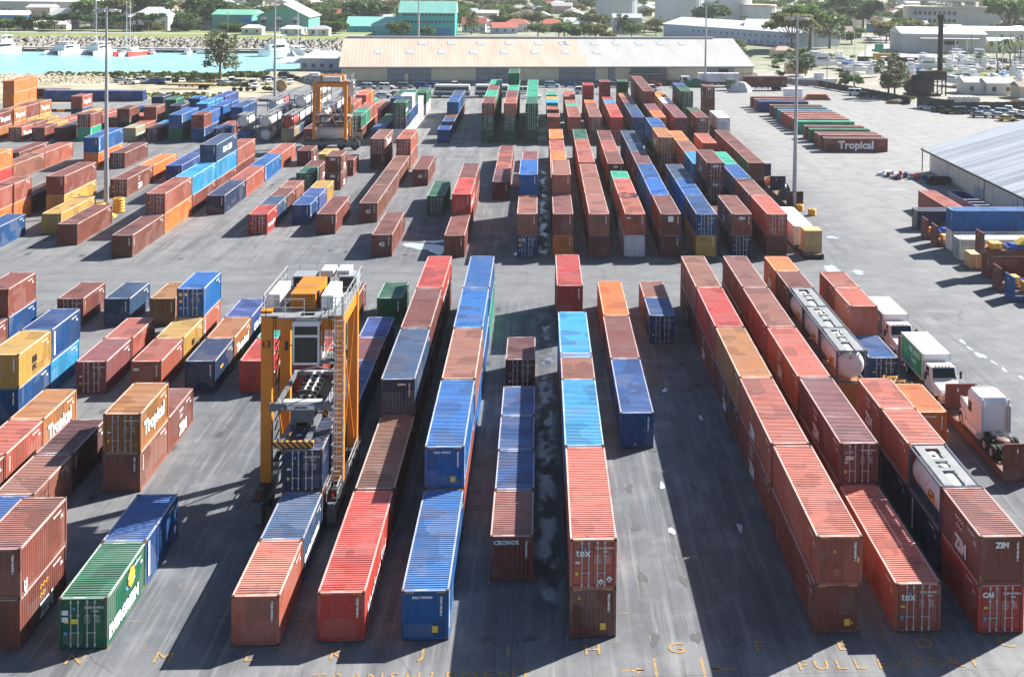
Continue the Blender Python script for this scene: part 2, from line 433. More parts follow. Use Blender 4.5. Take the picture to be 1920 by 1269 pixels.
def merged(key, name, items):
    """items: list of (mesh, Matrix) joined into one mesh"""
    if key in _dt: return _dt[key]
    b = MB()
    for me, M in items:
        o = len(b.v); b.v += [tuple(M@v.co) for v in me.vertices]
        for p in me.polygons: b.f.append([i+o for i in p.vertices]); b.m.append(b.mi(me.materials[p.material_index])); b.smooth.append(False)
    _dt[key] = b.mesh(name); return _dt[key]
def quadm(x0, x1, z0, z1, mat, y=-.012):
    b = MB(); b.add([(x0,y,z0),(x1,y,z0),(x1,y,z1),(x0,y,z1)], [(0,1,2,3)], mat); return b.mesh('q'), Matrix()
def Nm(x, z, y=.012): return Matrix.Translation((x, y-.02, z)) @ Euler((R(90), 0, 0)).to_matrix().to_4x4()
def door_text(i):
    w1 = (('TGHU', '847677 3', '45G1'), ('CAIU', '230737 0', '22G1'), ('ZCSU', '851965 2', '45G1'), ('TRLU', '660150 6', '22G1'))[i]
    it = [(text_mesh(w1[0], .15, M_WHITE, 'LEFT', .004), Nm(1.3, 2.08)), (text_mesh(w1[1], .15, M_WHITE, 'LEFT', .004), Nm(1.72, 2.08)), (text_mesh(w1[2], .13, M_WHITE, 'LEFT', .004), Nm(1.72, 1.9))]
    for k in range(4):
        it.append((text_mesh(('MAX. WT', 'TARE WT', 'PAYLOAD', 'CU. CAP')[k], .075, M_WHITE), Nm(1.28, 1.66-.12*k)))
        it.append((text_mesh(('30480 KG\n67200 LB', '3800 KG\n8380 LB', '26680 KG\n58820 LB', '76.4 CU.M')[k], .055, M_WHITE), Nm(1.86, 1.68-.12*k)))
    it.append(quadm(.28, .44, .7, .88, M_STICK[i % 3])); it.append(quadm(.28, .52, 1.32, 1.44, M_STICK[(i+1) % 3])); it.append(quadm(.72, .84, 2.0, 2.14, M_STICK[2]))
    return merged(('door', i), 'lettering', it)
M_STICK = [flat('yellow_sticker', (.75, .5, .05), .5), flat('pale_sticker', (.62, .62, .6), .5), flat('blue_sticker', (.1, .3, .6), .5)]
def roof_text(L):
    it = []
    for y, e in ((.075, 0), (L-.16, 0)):
        it.append((text_mesh('TGHU 847677 3', .1, M_WHITE, 'CENTER', .004), Matrix.Translation((CW*.42, y, CH-.006))))
    return merged(('roof', L), 'lettering', it)

REST = dict(v=[], f=[], m=[], c=[])
REST_MATS = [M_PAINT2, M_ROOF2, M_EDGE2, M_CAST, M_GASKET, M_FLOOR, M_BAR, M_WHITE]
def rest_box(loc, L, col, doors):
    r = rng.random; j = .82+.32*r(); c = tuple(max(0, min(1, v*j*(1+.10*(r()-.5)))) for v in PAL[col])
    for me in (body_mesh(L, doors),)+((cmesh('doors', L),) if doors else ()):
        o = len(REST['v']); REST['v'] += [(v.co.x+loc[0], v.co.y+loc[1], v.co.z+loc[2]) for v in me.vertices]; REST['c'] += [(*c, 1)]*len(me.vertices)
        for p in me.polygons:
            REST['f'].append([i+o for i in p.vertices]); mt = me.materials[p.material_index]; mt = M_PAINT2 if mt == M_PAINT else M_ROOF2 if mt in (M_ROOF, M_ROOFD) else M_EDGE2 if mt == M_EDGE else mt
            REST['m'].append(REST_MATS.index(mt) if mt in REST_MATS else 0)
def rest_build():
    me = bpy.data.meshes.new('shipping_containers'); me.from_pydata(REST['v'], [], REST['f'])
    for m in REST_MATS: me.materials.append(m)
    me.polygons.foreach_set('material_index', REST['m']); a = me.color_attributes.new('paint', 'FLOAT_COLOR', 'POINT')
    a.data.foreach_set('color', [x for c in REST['c'] for x in c]); me.update()
    tag(ob('shipping_containers', me), 'the smaller and mostly hidden shipping containers of the far stacks', 'containers', None, 'stuff')
def parse(block, data):
    for line in data.strip().split('\n'):
        w_ = line.split(); k = float(w_[0]) if '.' in w_[0] else int(w_[0]); n = 0
        for e in w_[1:]:
            s, ln, cs = e.split(':'); s = float(s); L = LEN[ln]
            y = YB[block]+6.2*s + (0.25 if ln == '40' else 0)
            tiers = []; i = 0
            while i < len(cs):
                d = i+1 < len(cs) and cs[i+1] == '#'; tiers.append((cs[i], d)); i += 2 if d else 1
            for t, (c, d) in enumerate(tiers):
                jx, jy = (rng.random()-.5)*.07, (rng.random()-.5)*.08
                loc = (lane_x(block, k)+jx, y+jy, .03+t*(CH+.008))
                if (block, float(k), s, t) in STUFF: rest_box(loc, L, c, d); continue
                tn = 'single tier' if len(tiers) == 1 else (('lower', 'upper') if len(tiers) == 2 else ('bottom tier', 'middle tier', 'top tier') if len(tiers) == 3 else ('bottom tier', 'second tier', 'third tier', 'top tier'))[t]
                if c in 'TUV':
                    lb = '%s tank container, %s, %s in %s, %s block' % (CNAME[c], tn, 'front stack' if n == 0 else ORD[n]+' stack', lane_name(k), BNAME[block])
                    o = tank_container(loc, {'T': M_TANKW, 'U': M_TANKR, 'V': M_TANKB}[c], lb, 'tank containers in the '+BNAME[block]+' block')
                else:
                    lb = '%s %sft container, %s, %s in %s, %s block' % (CNAME[c], ln, tn, 'front stack' if n == 0 else ORD[n]+' stack', lane_name(k), BNAME[block])
                    o = container(loc, L, c, d, lb, GROUPS[block], full=(block != 'R'))
                CONT[(block, k, s, t)] = o
            n += 1
STUFF = set()
for _b, _s in {'M': '-12,8,0;0,10.2,1;5,10,1;0,6,1;-20,6,0;3,2,0;6,6,1;-6,10,0;-1,6,1;2,6,0;2,2,0;-2,7.8,0;-2,6.8,0;-3,2,0;-9,10,0;4,2,0;4,7.6,0;-2,8.8,0;4,9.7,1;-2,10.75,0;3,4,0;-2,9.75,0;3,6,0;3,8,0;-3,4,0;7,6.2,0;1,2,0;5,3.6,0;3,10,0;6,4,0;2,10,0;2,8,0;1,4,0;5,2,0;4,4,0;1,6.2,0;2,4,0;1,8.2,0;-14,10,0;1,10.2,0;5,8,0;0,2,0;4,9.7,0;0,4,1;0,6,0;0,2,1;0,4,0;5,10,0;5,6,0;7,10.2,0;0,8,0;-1,2,1;0,10.2,0;-1,2,0;-1,6,0;6,2,0;6,6,0;6,9.5,0;7,8.2,0', 'R': '2,6,2;-1,0,1;-22,3,0;4,7.5,2;8.5,5.8,1;-18,2.4,1;-19,4.2,1;-17,5.2,1;3,7.3,2;-16,1,1;6,2,1;-20,5,1;5,0,1;-7,2,2;-18,4.6,1;-5,2,0;5,2,1;-17,3,1;2,0,0;-25,0,0;7,4,1;4,2,1;-21,2.6,0;3,0,0;6,4,1;-11,3,1;-10,6,1;-11,1,0;3,2,1;4,0,0;-20,1.5,0;4,4,1;2,2,1;5,6,2;-5,6,1;7,0,0;-15,3.1,1;-7,7,1;-8,0,0;-9,1,1;-9,2,1;-23,1,0;-3,2,2;-19,1,0;-24,1,0;-9,3,1;-24,5,0;0,2,1;5,8,2;-2,2,2;-24,2,0;-17,1,1;4,6,1;-3,4,2;-7,0,0;-28,6,0;-11,2,0;-16,3.4,1;-9,4.8,0;-8,5,1;0,4,1;1,0,0;7,1.9,1;-10,7.1,1;-17,4.1,1;-1,2,2;1,6,1;-3,6,2;-2,4,2;-8,1,0;-7,3,2;-15,1,0;8,0,0;-23,2,0;-5,3,0;7,6.2,2;-12,1,0;-10,4,1;-11,6,1;3,7.3,1;-1,4,2;5,4,1;-7,7,0;-9,1,0;-8,2,0;8.5,5.8,0;6,6,1;-9,6.8,0;2,6,1;-5,5,1;-7,1,1;3,5,1;-1,6,2;-9,5.8,0;6,0,0;-16,2.3,0;0,6.5,1;1,2,1;-7,8,1;4,2,0;-25,1.1,0;-16,1,0;3,4,1;-12,2,0;2,4,1;-7,5,1;-19,2,0;1,4,1;5,6,1;-18,1,0;-11,4,0;-25,3.1,0;1,3,1;5,8,1;-25,2.1,0;-11,3,0;-9,2,0;-5,6,0;-20,3,0;-7,2,1;-21,4,0;3,2,0;-23,4,0;-8,6,1;-7,2,0;-7,4,1;0,5,1;-7,3,1;-7,3,0;-9,3,0;-7,4,0;1,7,1;-7,5,0;7,6.2,1;-10,3,0;-19,4.2,0;3,7.3,0;-8,3,0;-3,2,0;-5,4,0;2,6,0;7,1.9,0;-7,8,0;2,2,0;6,7,1;-3,4,1;-3,6,0;-15,3.1,0;-22,1,0;3,4,0;-7,1,0;-3,4,0;-23,3,0;6,2,0;0,0,0;-5,5,0;-3,2,1;-3,6,1;-10,8.2,0;-2,6,2;-2,4,0;1,6,0;4,4,0;-2,6,0;3,5,0;-8,5,0;-2,2,1;-2,6,1;2,4,0;0,4,0;4,7.5,1;-2,4,1;0,2,0;1,2,0;5,2,0;-17,1,0;1,3,0;1,4,0;1,7,0;-1,2,0;-2,2,0;4,6,0;-14,6.6,0;-15,2.1,0;4,7.5,0;-1,2,1;-16,3.4,0;-10,7.1,0;-1,6,1;5,8,0;0,5,0;-11,6,0;0,6.5,0;5,4,0;7,4,0;-20,5,0;-18,2.4,0;-18,4.6,0;-17,3,0;-17,4.1,0;-17,5.2,0;-10,4,0;-10,6,0;-8,6,0;-1,4,0;-1,4,1;-1,6,0;5,0,0;5,6,0;6,4,0;6,6,0;6,7,0;7,6.2,0', 'F': '-2,8,0;0,8.1,0;0,4.75,0;5,6,0;5,7,0;0,4,0;0,2,0;6,7,0;5,8,0;5,9,0;6,8,0'}.items():
    for _e in _s.split(';'): _k, _s2, _t = _e.split(','); STUFF.add((_b, float(_k), float(_s2), int(_t)))
parse('F', '''
-12 7:20:r# 8:20:br
-11 9:20:r#
-10 5:20:by 6:20:kb 9:20:l
-9 2:20:r 3:20:c 4:20:t 6:20:m# 7:20:c 9:20:t
-8 1:20:b 2:20:s 3:20:d 6:20:c 7:20:y 8:20:cB#
-7 0:20:rr 3:20:st# 4:20:r 6:20:n 7:20:t 8:20:p
-6 0:20:g# 1:20:b 6:20:R 7:20:e 8:20:g
-5 6:20:R 7:20:d 8:20:e 9:20:r
-4 0:20:c 1:20:l 2:20:dn# 4:40:b 6:20:m 7:20:p 9:20:g
-3 0:40:R 2:40:z 4:40:rl 6:40:dr 8:40:rR
-2 0:40:B 2:40:cB 4:40:Bs 6:40:bB 8:40:eB
-1 1:20:r 2:20:b 3:20:b 4:20:b 6:20:d#
0 0:40:rc# 2:40:rk 4:20:rs 4.75:40:rk 8.1:40:dR
1 4:40:b 6:40:r 8:40:o
2 8:20:b# 9:20:s
3 0:40:rc 2:40:rc 4:40:rt 6:40:rR 8:40:rs
4 0:40:c# 2:40:rm# 4:40:rc 6:40:rs 8:40:rs
5 0:20:R#r 1:20:nT 2:20:nc 3:20:rc 5:20:tT 6:20:rT 7:20:rT 8:20:rr 9:20:ro
6 4:20:o 6:20:b# 7:20:rc 8:20:rc
''')
parse('M', '''
-21 10:40:r
-20 6:40:Ro 8:40:s 10:40:c
-18 10:40:oB
-17 2:40:oc 4:40:d 10:40:r#
-16 0:40:b 4:40:yr
-15 2:40:y 6:40:r# 8:40:o
-14 1:40:r 8:40:p 10:40:b
-12 0:40:r 2:40:oc# 4:40:rk 6:40:rkl 8:40:rc
-11 4:40:n 6:40:c 8:40:B 10:40:c
-10 10.6:20:r
-9 2:20:R# 3:20:l 4:20:r 5:20:s 7:20:g# 8:20:r 10:20:y
-8 3:20:b 4:20:p 5:20:y 7:20:rr 9:20:r
-7 2:40:r 10:40:ds#
-6 3.2:45:z 5.4:45:z 7.6:45:s 10:40:sc#
-5 0.1:45:r 7.6:45:r
-4 4:40:g#
-3 0:40:r 2:40:sR 4:40:sr
-2 5.85:20:d 6.8:20:m 7.8:20:c 8.8:20:r 9.75:20:c 10.75:20:r
-1 0:40:b#s 2:40:rrB 6:40:rm
0 0:40:or 2:40:rrs 4:40:rs 6:40:ro 8:40:rc 10.2:40:ro
1 0:40:rs 2:40:rs 4:40:rs 6.2:40:rc 8.2:40:rc 10.2:40:gg
2 0:40:w#c 2:40:gc 4:20:ge 6:40:rr 8:40:rc 10:40:rr
3 0:40:dr 2:40:bB 4:40:bB 6:40:rm 8:40:rl 10:40:bl
4 0:40:yb# 2:40:bB 4:40:bl 7.6:40:rr#t# 9.7:40:ggB
5 0:40:n#r 2:20:r 3.6:40:rr#r# 6:40:bk 8:40:rs# 10:40:ro
6 0:40:rc# 2:40:rs 4:40:nB 6:40:ge 9.5:40:rc
7 6.2:40:dr 8.2:40:rr 10.2:40:rr
''')
parse('R', '''
-28 6:40:ooo
-25 0:20:tr 1.1:20:tt 2.1:20:yr 3.1:20:yt
-24 0:20:c# 1:20:r 2:20:y 5:20:bc
-23 0:20:r 1:20:y 2:20:c 3:20:r 4:20:y
-22 0:20:d 1:20:l 3:40:c
-21 0:20:er# 2.6:20:r 4:40:B
-20 1.5:20:nr 3:20:c 5:20:nn
-19 0:20:h 1:20:c 2:20:rs 4.2:20:gg
-18 0:20:d# 1:20:k 2.4:20:rn 4.6:20:cB
-17 0:20:gB 1:20:gB 3:20:kk 4.1:20:kk 5.2:40:kp
-16 0:20:br 1:20:bB 2.3:20:nB 3.4:20:nB
-15 0:20:b# 1:20:c 2.1:20:nb 3.1:20:nb
-14 0:20:VT 4.3:20:TT 5.3:20:TU 6.6:20:b
-13 0:20:TT 1:20:TT 2:20:TT 3:20:TT
-12 0:20:hU 1:20:lT 2:20:lTT 3:20:TTT 5:20:TTT 6:20:TTT
-11 0:20:r 1:20:l 2:20:lT 3:20:ll 4:20:lT 5:20:TT 6:20:bl
-10 1:20:g 3:20:rc 4:20:rc 6:20:rc 7.1:20:ro 8.2:20:e
-9 0:20:rg# 1:20:re 2:20:cs 3:20:cc 4.8:20:r 5.8:20:s 6.8:20:t
-8 0:20:b 1:20:b 2:20:g 3:20:g 5:20:bb 6:40:gg
-7 0:20:wn#g# 1:20:wb 2:20:wbw 3:20:wbg 4:20:ww 5:20:ww 7:20:wg# 8:20:wg
-5 0:20:b 2:20:b 3:20:z 4:20:zB 5:20:zB 6:40:zl
-3 0:40:gg#r# 2:40:gge 4:40:ggr 6:40:gge
-2 0:40:gg#c# 2:40:ggr 4:40:gge 6:40:ggeg
-1 0:40:gg#g# 2:40:gge 4:40:gge 6:40:gge
0 0:20:rc 2:20:rc 4:20:rk 5:20:ry 6.5:20:re
1 0:40:rc 2:20:rc 3:20:re 4:20:rc 6:20:rc 7:20:rc
2 0:40:rs# 2:40:rs 4:20:ro 6:20:rrR
3 0:40:R#R 2:40:rc 4:20:rk 5:20:rR 7.3:20:rrr
4 0:40:b#b 2:40:rl 4:40:rm 6:40:rt 7.5:20:rrg
5 0:40:ro 2:40:rm 4:40:rrr 6:40:rrr 8:40:rrr
6 0:40:rm 2:40:rm 4:40:rw 6:20:ry 7:20:ro
7 0:40:rr# 1.9:20:gg 4:40:ggg# 6.2:20:rrB
8 0:40:rw
8.5 5.8:20:rrr#
''')
rest_build()
# ------------------------------------------------------------------ ground
def yard_mat():
    n = NT('asphalt'); p = n.pos(); sx = n.n('SeparateXYZ'); n.l(p, sx.inputs[0]); X, Y = sx.outputs[0], sx.outputs[1]
    wig = n.math('MULTIPLY', n.math('SUBTRACT', n.noise(p, .02, 4), .5), 26)
    # worn pale concrete to the right and far away, dark asphalt in the lanes
    fx = n.math('MULTIPLY', n.ramp(n.math('ADD', X, wig), 30, 46, 0, 1), n.ramp(Y, 100, 240, .18, .95)); fy = n.ramp(n.math('ADD', Y, wig), 165, 260, 0, .75)
    pale = n.math('MAXIMUM', fx, fy)
    aisle = n.math('MULTIPLY', n.ramp(Y, 123, 128, 0, 1), n.ramp(Y, 140, 145, 1, 0))
    left = n.ramp(n.math('ADD', X, wig), -22, -34, 0, .4)
    front = n.ramp(Y, 60, 63, .38, 0)
    pale = n.math('MAXIMUM', pale, n.math('MULTIPLY', aisle, .3)); pale = n.math('MAXIMUM', pale, left); pale = n.math('MAXIMUM', pale, front)
    c = n.mix(pale, (.100, .109, .126), (.26, .257, .252))
    s1 = n.noise(p, 1, 5, .6, (.55, .035, 1)); s2 = n.noise(p, 1, 5, .65, (2.4, .09, 1), (3, 9, 0)); s3 = n.noise(p, .35, 7, .62); s4 = n.noise(p, 6, 4, .7)
    inb = n.math('SUBTRACT', 1, n.math('MAXIMUM', aisle, n.ramp(X, 36, 44, 0, 1)))
    c = n.mix(n.math('MULTIPLY', n.ramp(s1, .46, .66, 0, .65), inb), c, (.045, .05, .06))
    c = n.mix(n.math('MULTIPLY', n.ramp(s2, .5, .7, 0, .55), inb), c, (.26, .26, .26))
    c = n.mix(n.ramp(s3, .5, .72, 0, .38), c, (.06, .062, .068)); c = n.mix(n.ramp(s3, .48, .28, 0, .3), c, (.3, .3, .3))
    # traffic streaks across the aisle and along the road on the right
    ax = n.noise(p, 1, 5, .65, (.05, 1.1, 1), (1, 4, 0)); c = n.mix(n.math('MULTIPLY', n.ramp(ax, .5, .7, 0, .4), n.math('MAXIMUM', aisle, n.ramp(Y, 218, 226, 0, .6))), c, (.05, .055, .065))
    rot = n.n('Mapping'); rot.inputs['Rotation'].default_value = (0, 0, .35); rot.inputs['Scale'].default_value = (.5, .03, 1); n.l(p, rot.inputs[0])
    rx = n.noise(rot.outputs[0], 1, 6, .65); c = n.mix(n.math('MULTIPLY', n.ramp(rx, .5, .68, 0, .38), n.ramp(X, 38, 46, 0, 1)), c, (.13, .135, .15))
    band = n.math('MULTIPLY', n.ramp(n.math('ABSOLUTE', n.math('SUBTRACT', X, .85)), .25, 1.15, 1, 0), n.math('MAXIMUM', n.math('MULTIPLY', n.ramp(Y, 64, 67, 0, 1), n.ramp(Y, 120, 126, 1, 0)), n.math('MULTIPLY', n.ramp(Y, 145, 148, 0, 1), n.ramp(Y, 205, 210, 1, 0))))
    wn_ = n.noise(p, 1, 5, .55, (.9, .34, 1), (7, 2, 0)); wet = n.math('MULTIPLY', band, n.ramp(wn_, .44, .54, 0, 1)); pud_sheen = n.math('MULTIPLY', band, n.ramp(wn_, .53, .60, 0, 1))
    c = n.mix(n.math('MULTIPLY', band, .6), c, (.03, .033, .04)); c = n.mix(n.math('MULTIPLY', pud_sheen, .5), c, (.30, .34, .40))  # damp strip darkened; pale patches are sky reflection put into the base colour
    # slab joints
    def joint(A, per, w, ph=0.0):
        fr = n.math('FRACT', n.math('DIVIDE', n.math('ADD', A, ph), per)); return n.math('LESS_THAN', fr, w/per)
    j = n.math('MAXIMUM', joint(X, 8.672, .06, 1.1), joint(Y, 12.4, .05, 3)); c = n.mix(n.math('MULTIPLY', j, n.ramp(s3, .35, .6, .1, .6)), c, (.03, .03, .035))
    ce = n.n('TexVoronoi', feature='DISTANCE_TO_EDGE'); cm = n.n('VectorMath', operation='ADD'); cn = n.n('TexNoise'); n.l(p, cn.inputs['Vector']); cn.inputs['Scale'].default_value = .5; n.l(cn.outputs['Color'], cm.inputs[0]); n.l(p, cm.inputs[1]); n.l(cm.outputs[0], ce.inputs['Vector']); ce.inputs['Scale'].default_value = .16
    c = n.mix(n.math('MULTIPLY', n.ramp(ce.outputs['Distance'], .002, .007, .55, 0), n.ramp(n.noise(p, .06, 3), .48, .58)), c, (.03, .03, .035))
    # oil and tyre spots
    v = n.n('TexVoronoi', feature='F1'); mp = n.n('Mapping'); mp.inputs['Scale'].default_value = (.32, .14, 1); n.l(p, mp.inputs[0]); n.l(mp.outputs[0], v.inputs['Vector']); v.inputs['Scale'].default_value = 1
    d = n.math('ADD', v.outputs['Distance'], n.math('MULTIPLY', n.math('SUBTRACT', s4, .5), .25))
    c = n.mix(n.math('MULTIPLY', n.ramp(d, .05, .14, .75, 0), inb), c, (.02, .021, .025))
    c = n.mix(n.ramp(s4, .56, .8, 0, .22), c, (.35, .35, .35)); c = n.mix(n.ramp(s4, .44, .2, 0, .25), c, (.04, .04, .045))
    n.set(c, n.math('SUBTRACT', n.ramp(s3, .3, .7, .62, .85), n.math('MULTIPLY', wet, .5))); n.b.inputs['Specular IOR Level'].default_value = .35
    n.bump(s4, .25, .01); return n.m
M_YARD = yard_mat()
def ground_mat(name, cols, scale, det=7, rough=.95):
    n = NT(name); p = n.pos(); f = n.noise(p, scale, det, .65); g = n.noise(p, scale*5.3, 5, .6)
    c = n.mix(n.ramp(f, .4, .6), cols[0], cols[1]); c = n.mix(n.ramp(g, .45, .65, 0, .8), c, cols[2]); n.set(c, rough); return n.m
M_SAND = ground_mat('dry_sand', ((.34, .29, .21), (.42, .37, .29), (.17, .19, .08)), .035)
M_TOWN = ground_mat('town_ground', ((.15, .18, .09), (.30, .29, .23), (.10, .13, .06)), .02)
M_CONC = ground_mat('pale_concrete', ((.38, .37, .35), (.44, .43, .4), (.3, .29, .27)), .3)
M_ROAD = ground_mat('pale_road', ((.30, .29, .28), (.34, .33, .32), (.26, .25, .24)), .2)
M_GRASS = ground_mat('grass', ((.16, .22, .05), (.22, .25, .08), (.10, .15, .03)), .15)
M_ROCK = ground_mat('rock', ((.24, .22, .19), (.34, .32, .29), (.14, .13, .11)), .8)
def sheet(name, pts, z, mat, kind='structure', parent=None):
    b = MB(); b.add([(x, y, z) for x, y in pts], [tuple(range(len(pts)))], mat); o = b.obj(name, parent)
    if parent is None: tag(o, kind=kind)
    return o
sheet('terrain', [(-3500, -600), (3500, -600), (3500, 5200), (-3500, 5200)], -.35, M_TOWN)
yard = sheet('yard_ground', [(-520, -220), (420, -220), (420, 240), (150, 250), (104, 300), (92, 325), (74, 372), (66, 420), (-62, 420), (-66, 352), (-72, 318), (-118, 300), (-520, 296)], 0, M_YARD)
sheet('sandy_ground', [(-520, 296.3), (-118.3, 300.3), (-72.3, 318.3), (-66.3, 352), (-62.3, 420), (-77, 423), (-80, 402), (-100, 380), (-165, 377), (-520, 366)], -.12, M_SAND)
wn = NT('harbour_water'); wp = wn.pos(); wf = wn.noise(wp, 1, 4, .6, (.12, .35, 1))
wn.set(wn.mix(wn.ramp(wf, .35, .65), (.20, .43, .48), (.30, .53, .57)), .35); wn.bump(wn.noise(wp, .9, 4), .25, .12)
sheet('harbour_water', [(-520, 366.3), (-165, 377.3), (-100, 380.3), (-80, 402.3), (-77.3, 423), (-74, 474), (-200, 470), (-520, 450)], -.2, wn.m)
b = MB(); b.box(-420, -80, 470, 473.4, 1.0, 1.5, M_CONC)
for i in range(60): b.box(-418+i*5.7, -417.4+i*5.7, 470.3, 471, -.3, 1.0, M_CONC)
tag(b.obj('quay_walkway'), kind='structure')
sheet('grass_bank', [(-520, 512), (-78, 512), (-78, 575), (-520, 575)], 2.2, M_GRASS)
sheet('shore_road', [(-520, 548), (-78, 548), (-78, 556), (-520, 556)], 2.25, M_ROAD)
sheet('approach_road', [(112, 418), (150, 418), (160, 470), (186, 580), (176, 640), (160, 640), (166, 590), (130, 490)], -.3, M_ROAD)
sheet('boatyard_ground', [(74, 373), (92.4, 325.4), (104.4, 300.4), (150, 250.5), (420, 240.4), (420, 470), (150, 470), (112, 417), (70, 417)], -.1, ground_mat('gravel', ((.26, .24, .21), (.34, .32, .28), (.18, .18, .13)), .08))
sheet('grass_verge', [(130, 388), (420, 402), (420, 420), (128, 408)], -.06, M_GRASS)
for i, (x, y, ww, dd) in enumerate([(10, 700, 60, 40), (66, 690, 22, 12), (-40, 760, 70, 30), (150, 830, 60, 30), (110, 520, 20, 8), (160, 440, 22, 8)]):
    sheet('lawn', [(x-ww/2, y-dd/2), (x+ww/2, y-dd/2), (x+ww/2, y+dd/2), (x-ww/2, y+dd/2)], -.28, M_GRASS)
for x0, y0, x1, y1, wd in ((-28, 640, -60, 1150, 6), (150, 660, 210, 1200, 7), (-140, 620, -210, 1150, 6), (-300, 850, 420, 905, 6)):
    d = Vector((x1-x0, y1-y0)).normalized(); nn = Vector((-d.y, d.x))*wd/2
    sheet('town_street', [(x0-nn.x, y0-nn.y), (x1-nn.x, y1-nn.y), (x1+nn.x, y1+nn.y), (x0+nn.x, y0+nn.y)], -.24, M_ROAD)

# rocks of the revetment and rubble along the near shore: uncountable
def rocks(name, x0, x1, y0, y1, z0, z1, n, s0, s1, mat, seed):
    r = random.Random(seed); b = MB()
    for i in range(n):
        x = r.uniform(x0, x1); t = r.random(); y = y0+(y1-y0)*t; z = z0+(z1-z0)*t; s = r.uniform(s0, s1)
        vs = []
        for px, py, pz in ((1,0,0),(0,1,0),(-1,0,0),(0,-1,0),(0,0,1),(0,0,-1),(.7,.7,.4),(-.7,.6,.5)): vs.append((x+px*s*r.uniform(.6,1.1), y+py*s*r.uniform(.6,1.1), z+pz*s*r.uniform(.5,.9)))
        b.add(vs, [(0,6,4),(6,1,4),(1,7,4),(7,2,4),(2,3,4),(3,0,4),(0,1,6),(1,2,7),(1,0,5),(2,1,5),(3,2,5),(0,3,5)], mat)
    tag(b.obj(name), 'grey boulders piled along the harbour bank' if 'boulder' in name else 'pale rubble heaped beside the near shore', 'rocks', kind='stuff')
sheet('bank_slope', [(-520, 473.6), (-78, 473.6), (-78, 511), (-520, 511)], .4, M_ROCK)
rocks('boulder_bank', -420, -78, 476, 511, .6, 2.6, 2600, .7, 1.7, M_ROCK, 3)
rocks('shore_rubble', -260, -112, 350, 374, -.1, .5, 1300, .15, .55, flat('pale_rubble', (.44, .38, .30), .9), 4)
r_ = random.Random(12)
def tufts(name, areas, n, h, mat, label, seed):
    r = random.Random(seed); b = MB()
    for i in range(n):
        x0, x1, y0, y1 = r.choice(areas); x, y = r.uniform(x0, x1), r.uniform(y0, y1); hh = h*r.uniform(.5, 1.3)
        for k in range(3):
            a = r.uniform(0, 6.28); d = (math.cos(a)*hh*.7, math.sin(a)*hh*.7)
            b.add([(x-d[0], y-d[1], -.1), (x+d[0], y+d[1], -.1), (x+d[0]*1.2, y+d[1]*1.2, hh*.8), (x-d[0]*.6, y-d[1]*.6, hh)], [(0,1,2,3)], mat)
    tag(b.obj(name), label, 'grass', kind='stuff')
M_SCRUB = ground_mat('scrub_leaves', ((.12, .17, .04), (.20, .22, .07), (.28, .26, .12)), .5)
tufts('shore_scrub', [(-128, -95, 366, 376), (-150, -90, 372, 378), (-130, -80, 308, 322), (-100, -82, 345, 356), (-115, -96, 352, 362), (-95, -84, 372, 384)], 1500, .75, M_SCRUB, 'dry green scrub growing on the sandy shore strip', 5)

# painted markings, worn yellow
n = NT('worn_yellow_paint'); p = n.pos(); f = n.noise(p, 5, 6, .7); n.set(n.mix(n.ramp(f, .42, .62, .05, .9), (.46, .25, .05), (.12, .12, .125)), .8); M_MARK = n.m
n = NT('faint_yellow_paint'); p = n.pos(); f = n.noise(p, 3, 6, .7); n.set(n.mix(n.ramp(f, .35, .6, .45, .95), (.42, .24, .06), (.12, .12, .125)), .8); M_MARK2 = n.m
_mk = []
def mark(st, size, x, y, rz=0, name='painted_letter', bold=.0):
    o = ob(name, text_mesh(st, size, M_MARK if name == 'painted_letter' else M_MARK2, 'CENTER', bold, 1.0), yard); o.location = (x, y, .022 if name == 'painted_letter' else .012); o.rotation_euler = (0, 0, rz); return o
for i, ch in enumerate('NMLKJIHGFEDC'):
    mark(ch, 1.35, lane_x('F', i-6)+1.2, 61.0)
for st, x0, x1, y in (('TRANSHIPMENT', -10.5, -.35, 58.9), ('FULL', 13.6, 16.5, 59.3), ('EXPORT', 17.7, 22.4, 59.3)):
    for i, ch in enumerate(st): mark(ch, 1.2, x0+(x1-x0)*i/(len(st)-1), y)
for k in range(-12, 7):
    for s in range(0, 10):
        if k in (0, -1, -2, 1, 2, -4, -5, -6, -7, -8) or s < 3:
            mark(str((s+1) % 10), .95, lane_x('F', k)+CW+.95, YB['F']+6.2*s+2.6, R(90), 'painted_number', .0)
def lmark(x, y, sx, sy=-1):
    b = MB(); b.add([(x,y,.006),(x+.5*sx,y,.006),(x+.5*sx,y+.09,.006),(x,y+.09,.006)], [(0,1,2,3)] if sx > 0 else [(3,2,1,0)], M_MARK2)
    b.add([(x,y+.09,.006),(x+.09*sx,y+.09,.006),(x+.09*sx,y+.6,.006),(x,y+.6,.006)], [(0,1,2,3)] if sx > 0 else [(3,2,1,0)], M_MARK2); return b
for blk, ks, ss in (('F', range(-13, 7), range(0, 10)), ('M', range(-12, 0), range(0, 10))):
    b = MB()
    for k in ks:
        for s in ss:
            if rng.random() < .75:
                for sx, xx in ((1, -.12), (-1, CW+.12)):
                    q = lmark(lane_x(blk, k)+xx, YB[blk]+6.2*s-.2, sx); b.add(q.v, q.f, M_MARK2)
    b.obj('bay_corner_marks', yard)
b = MB()
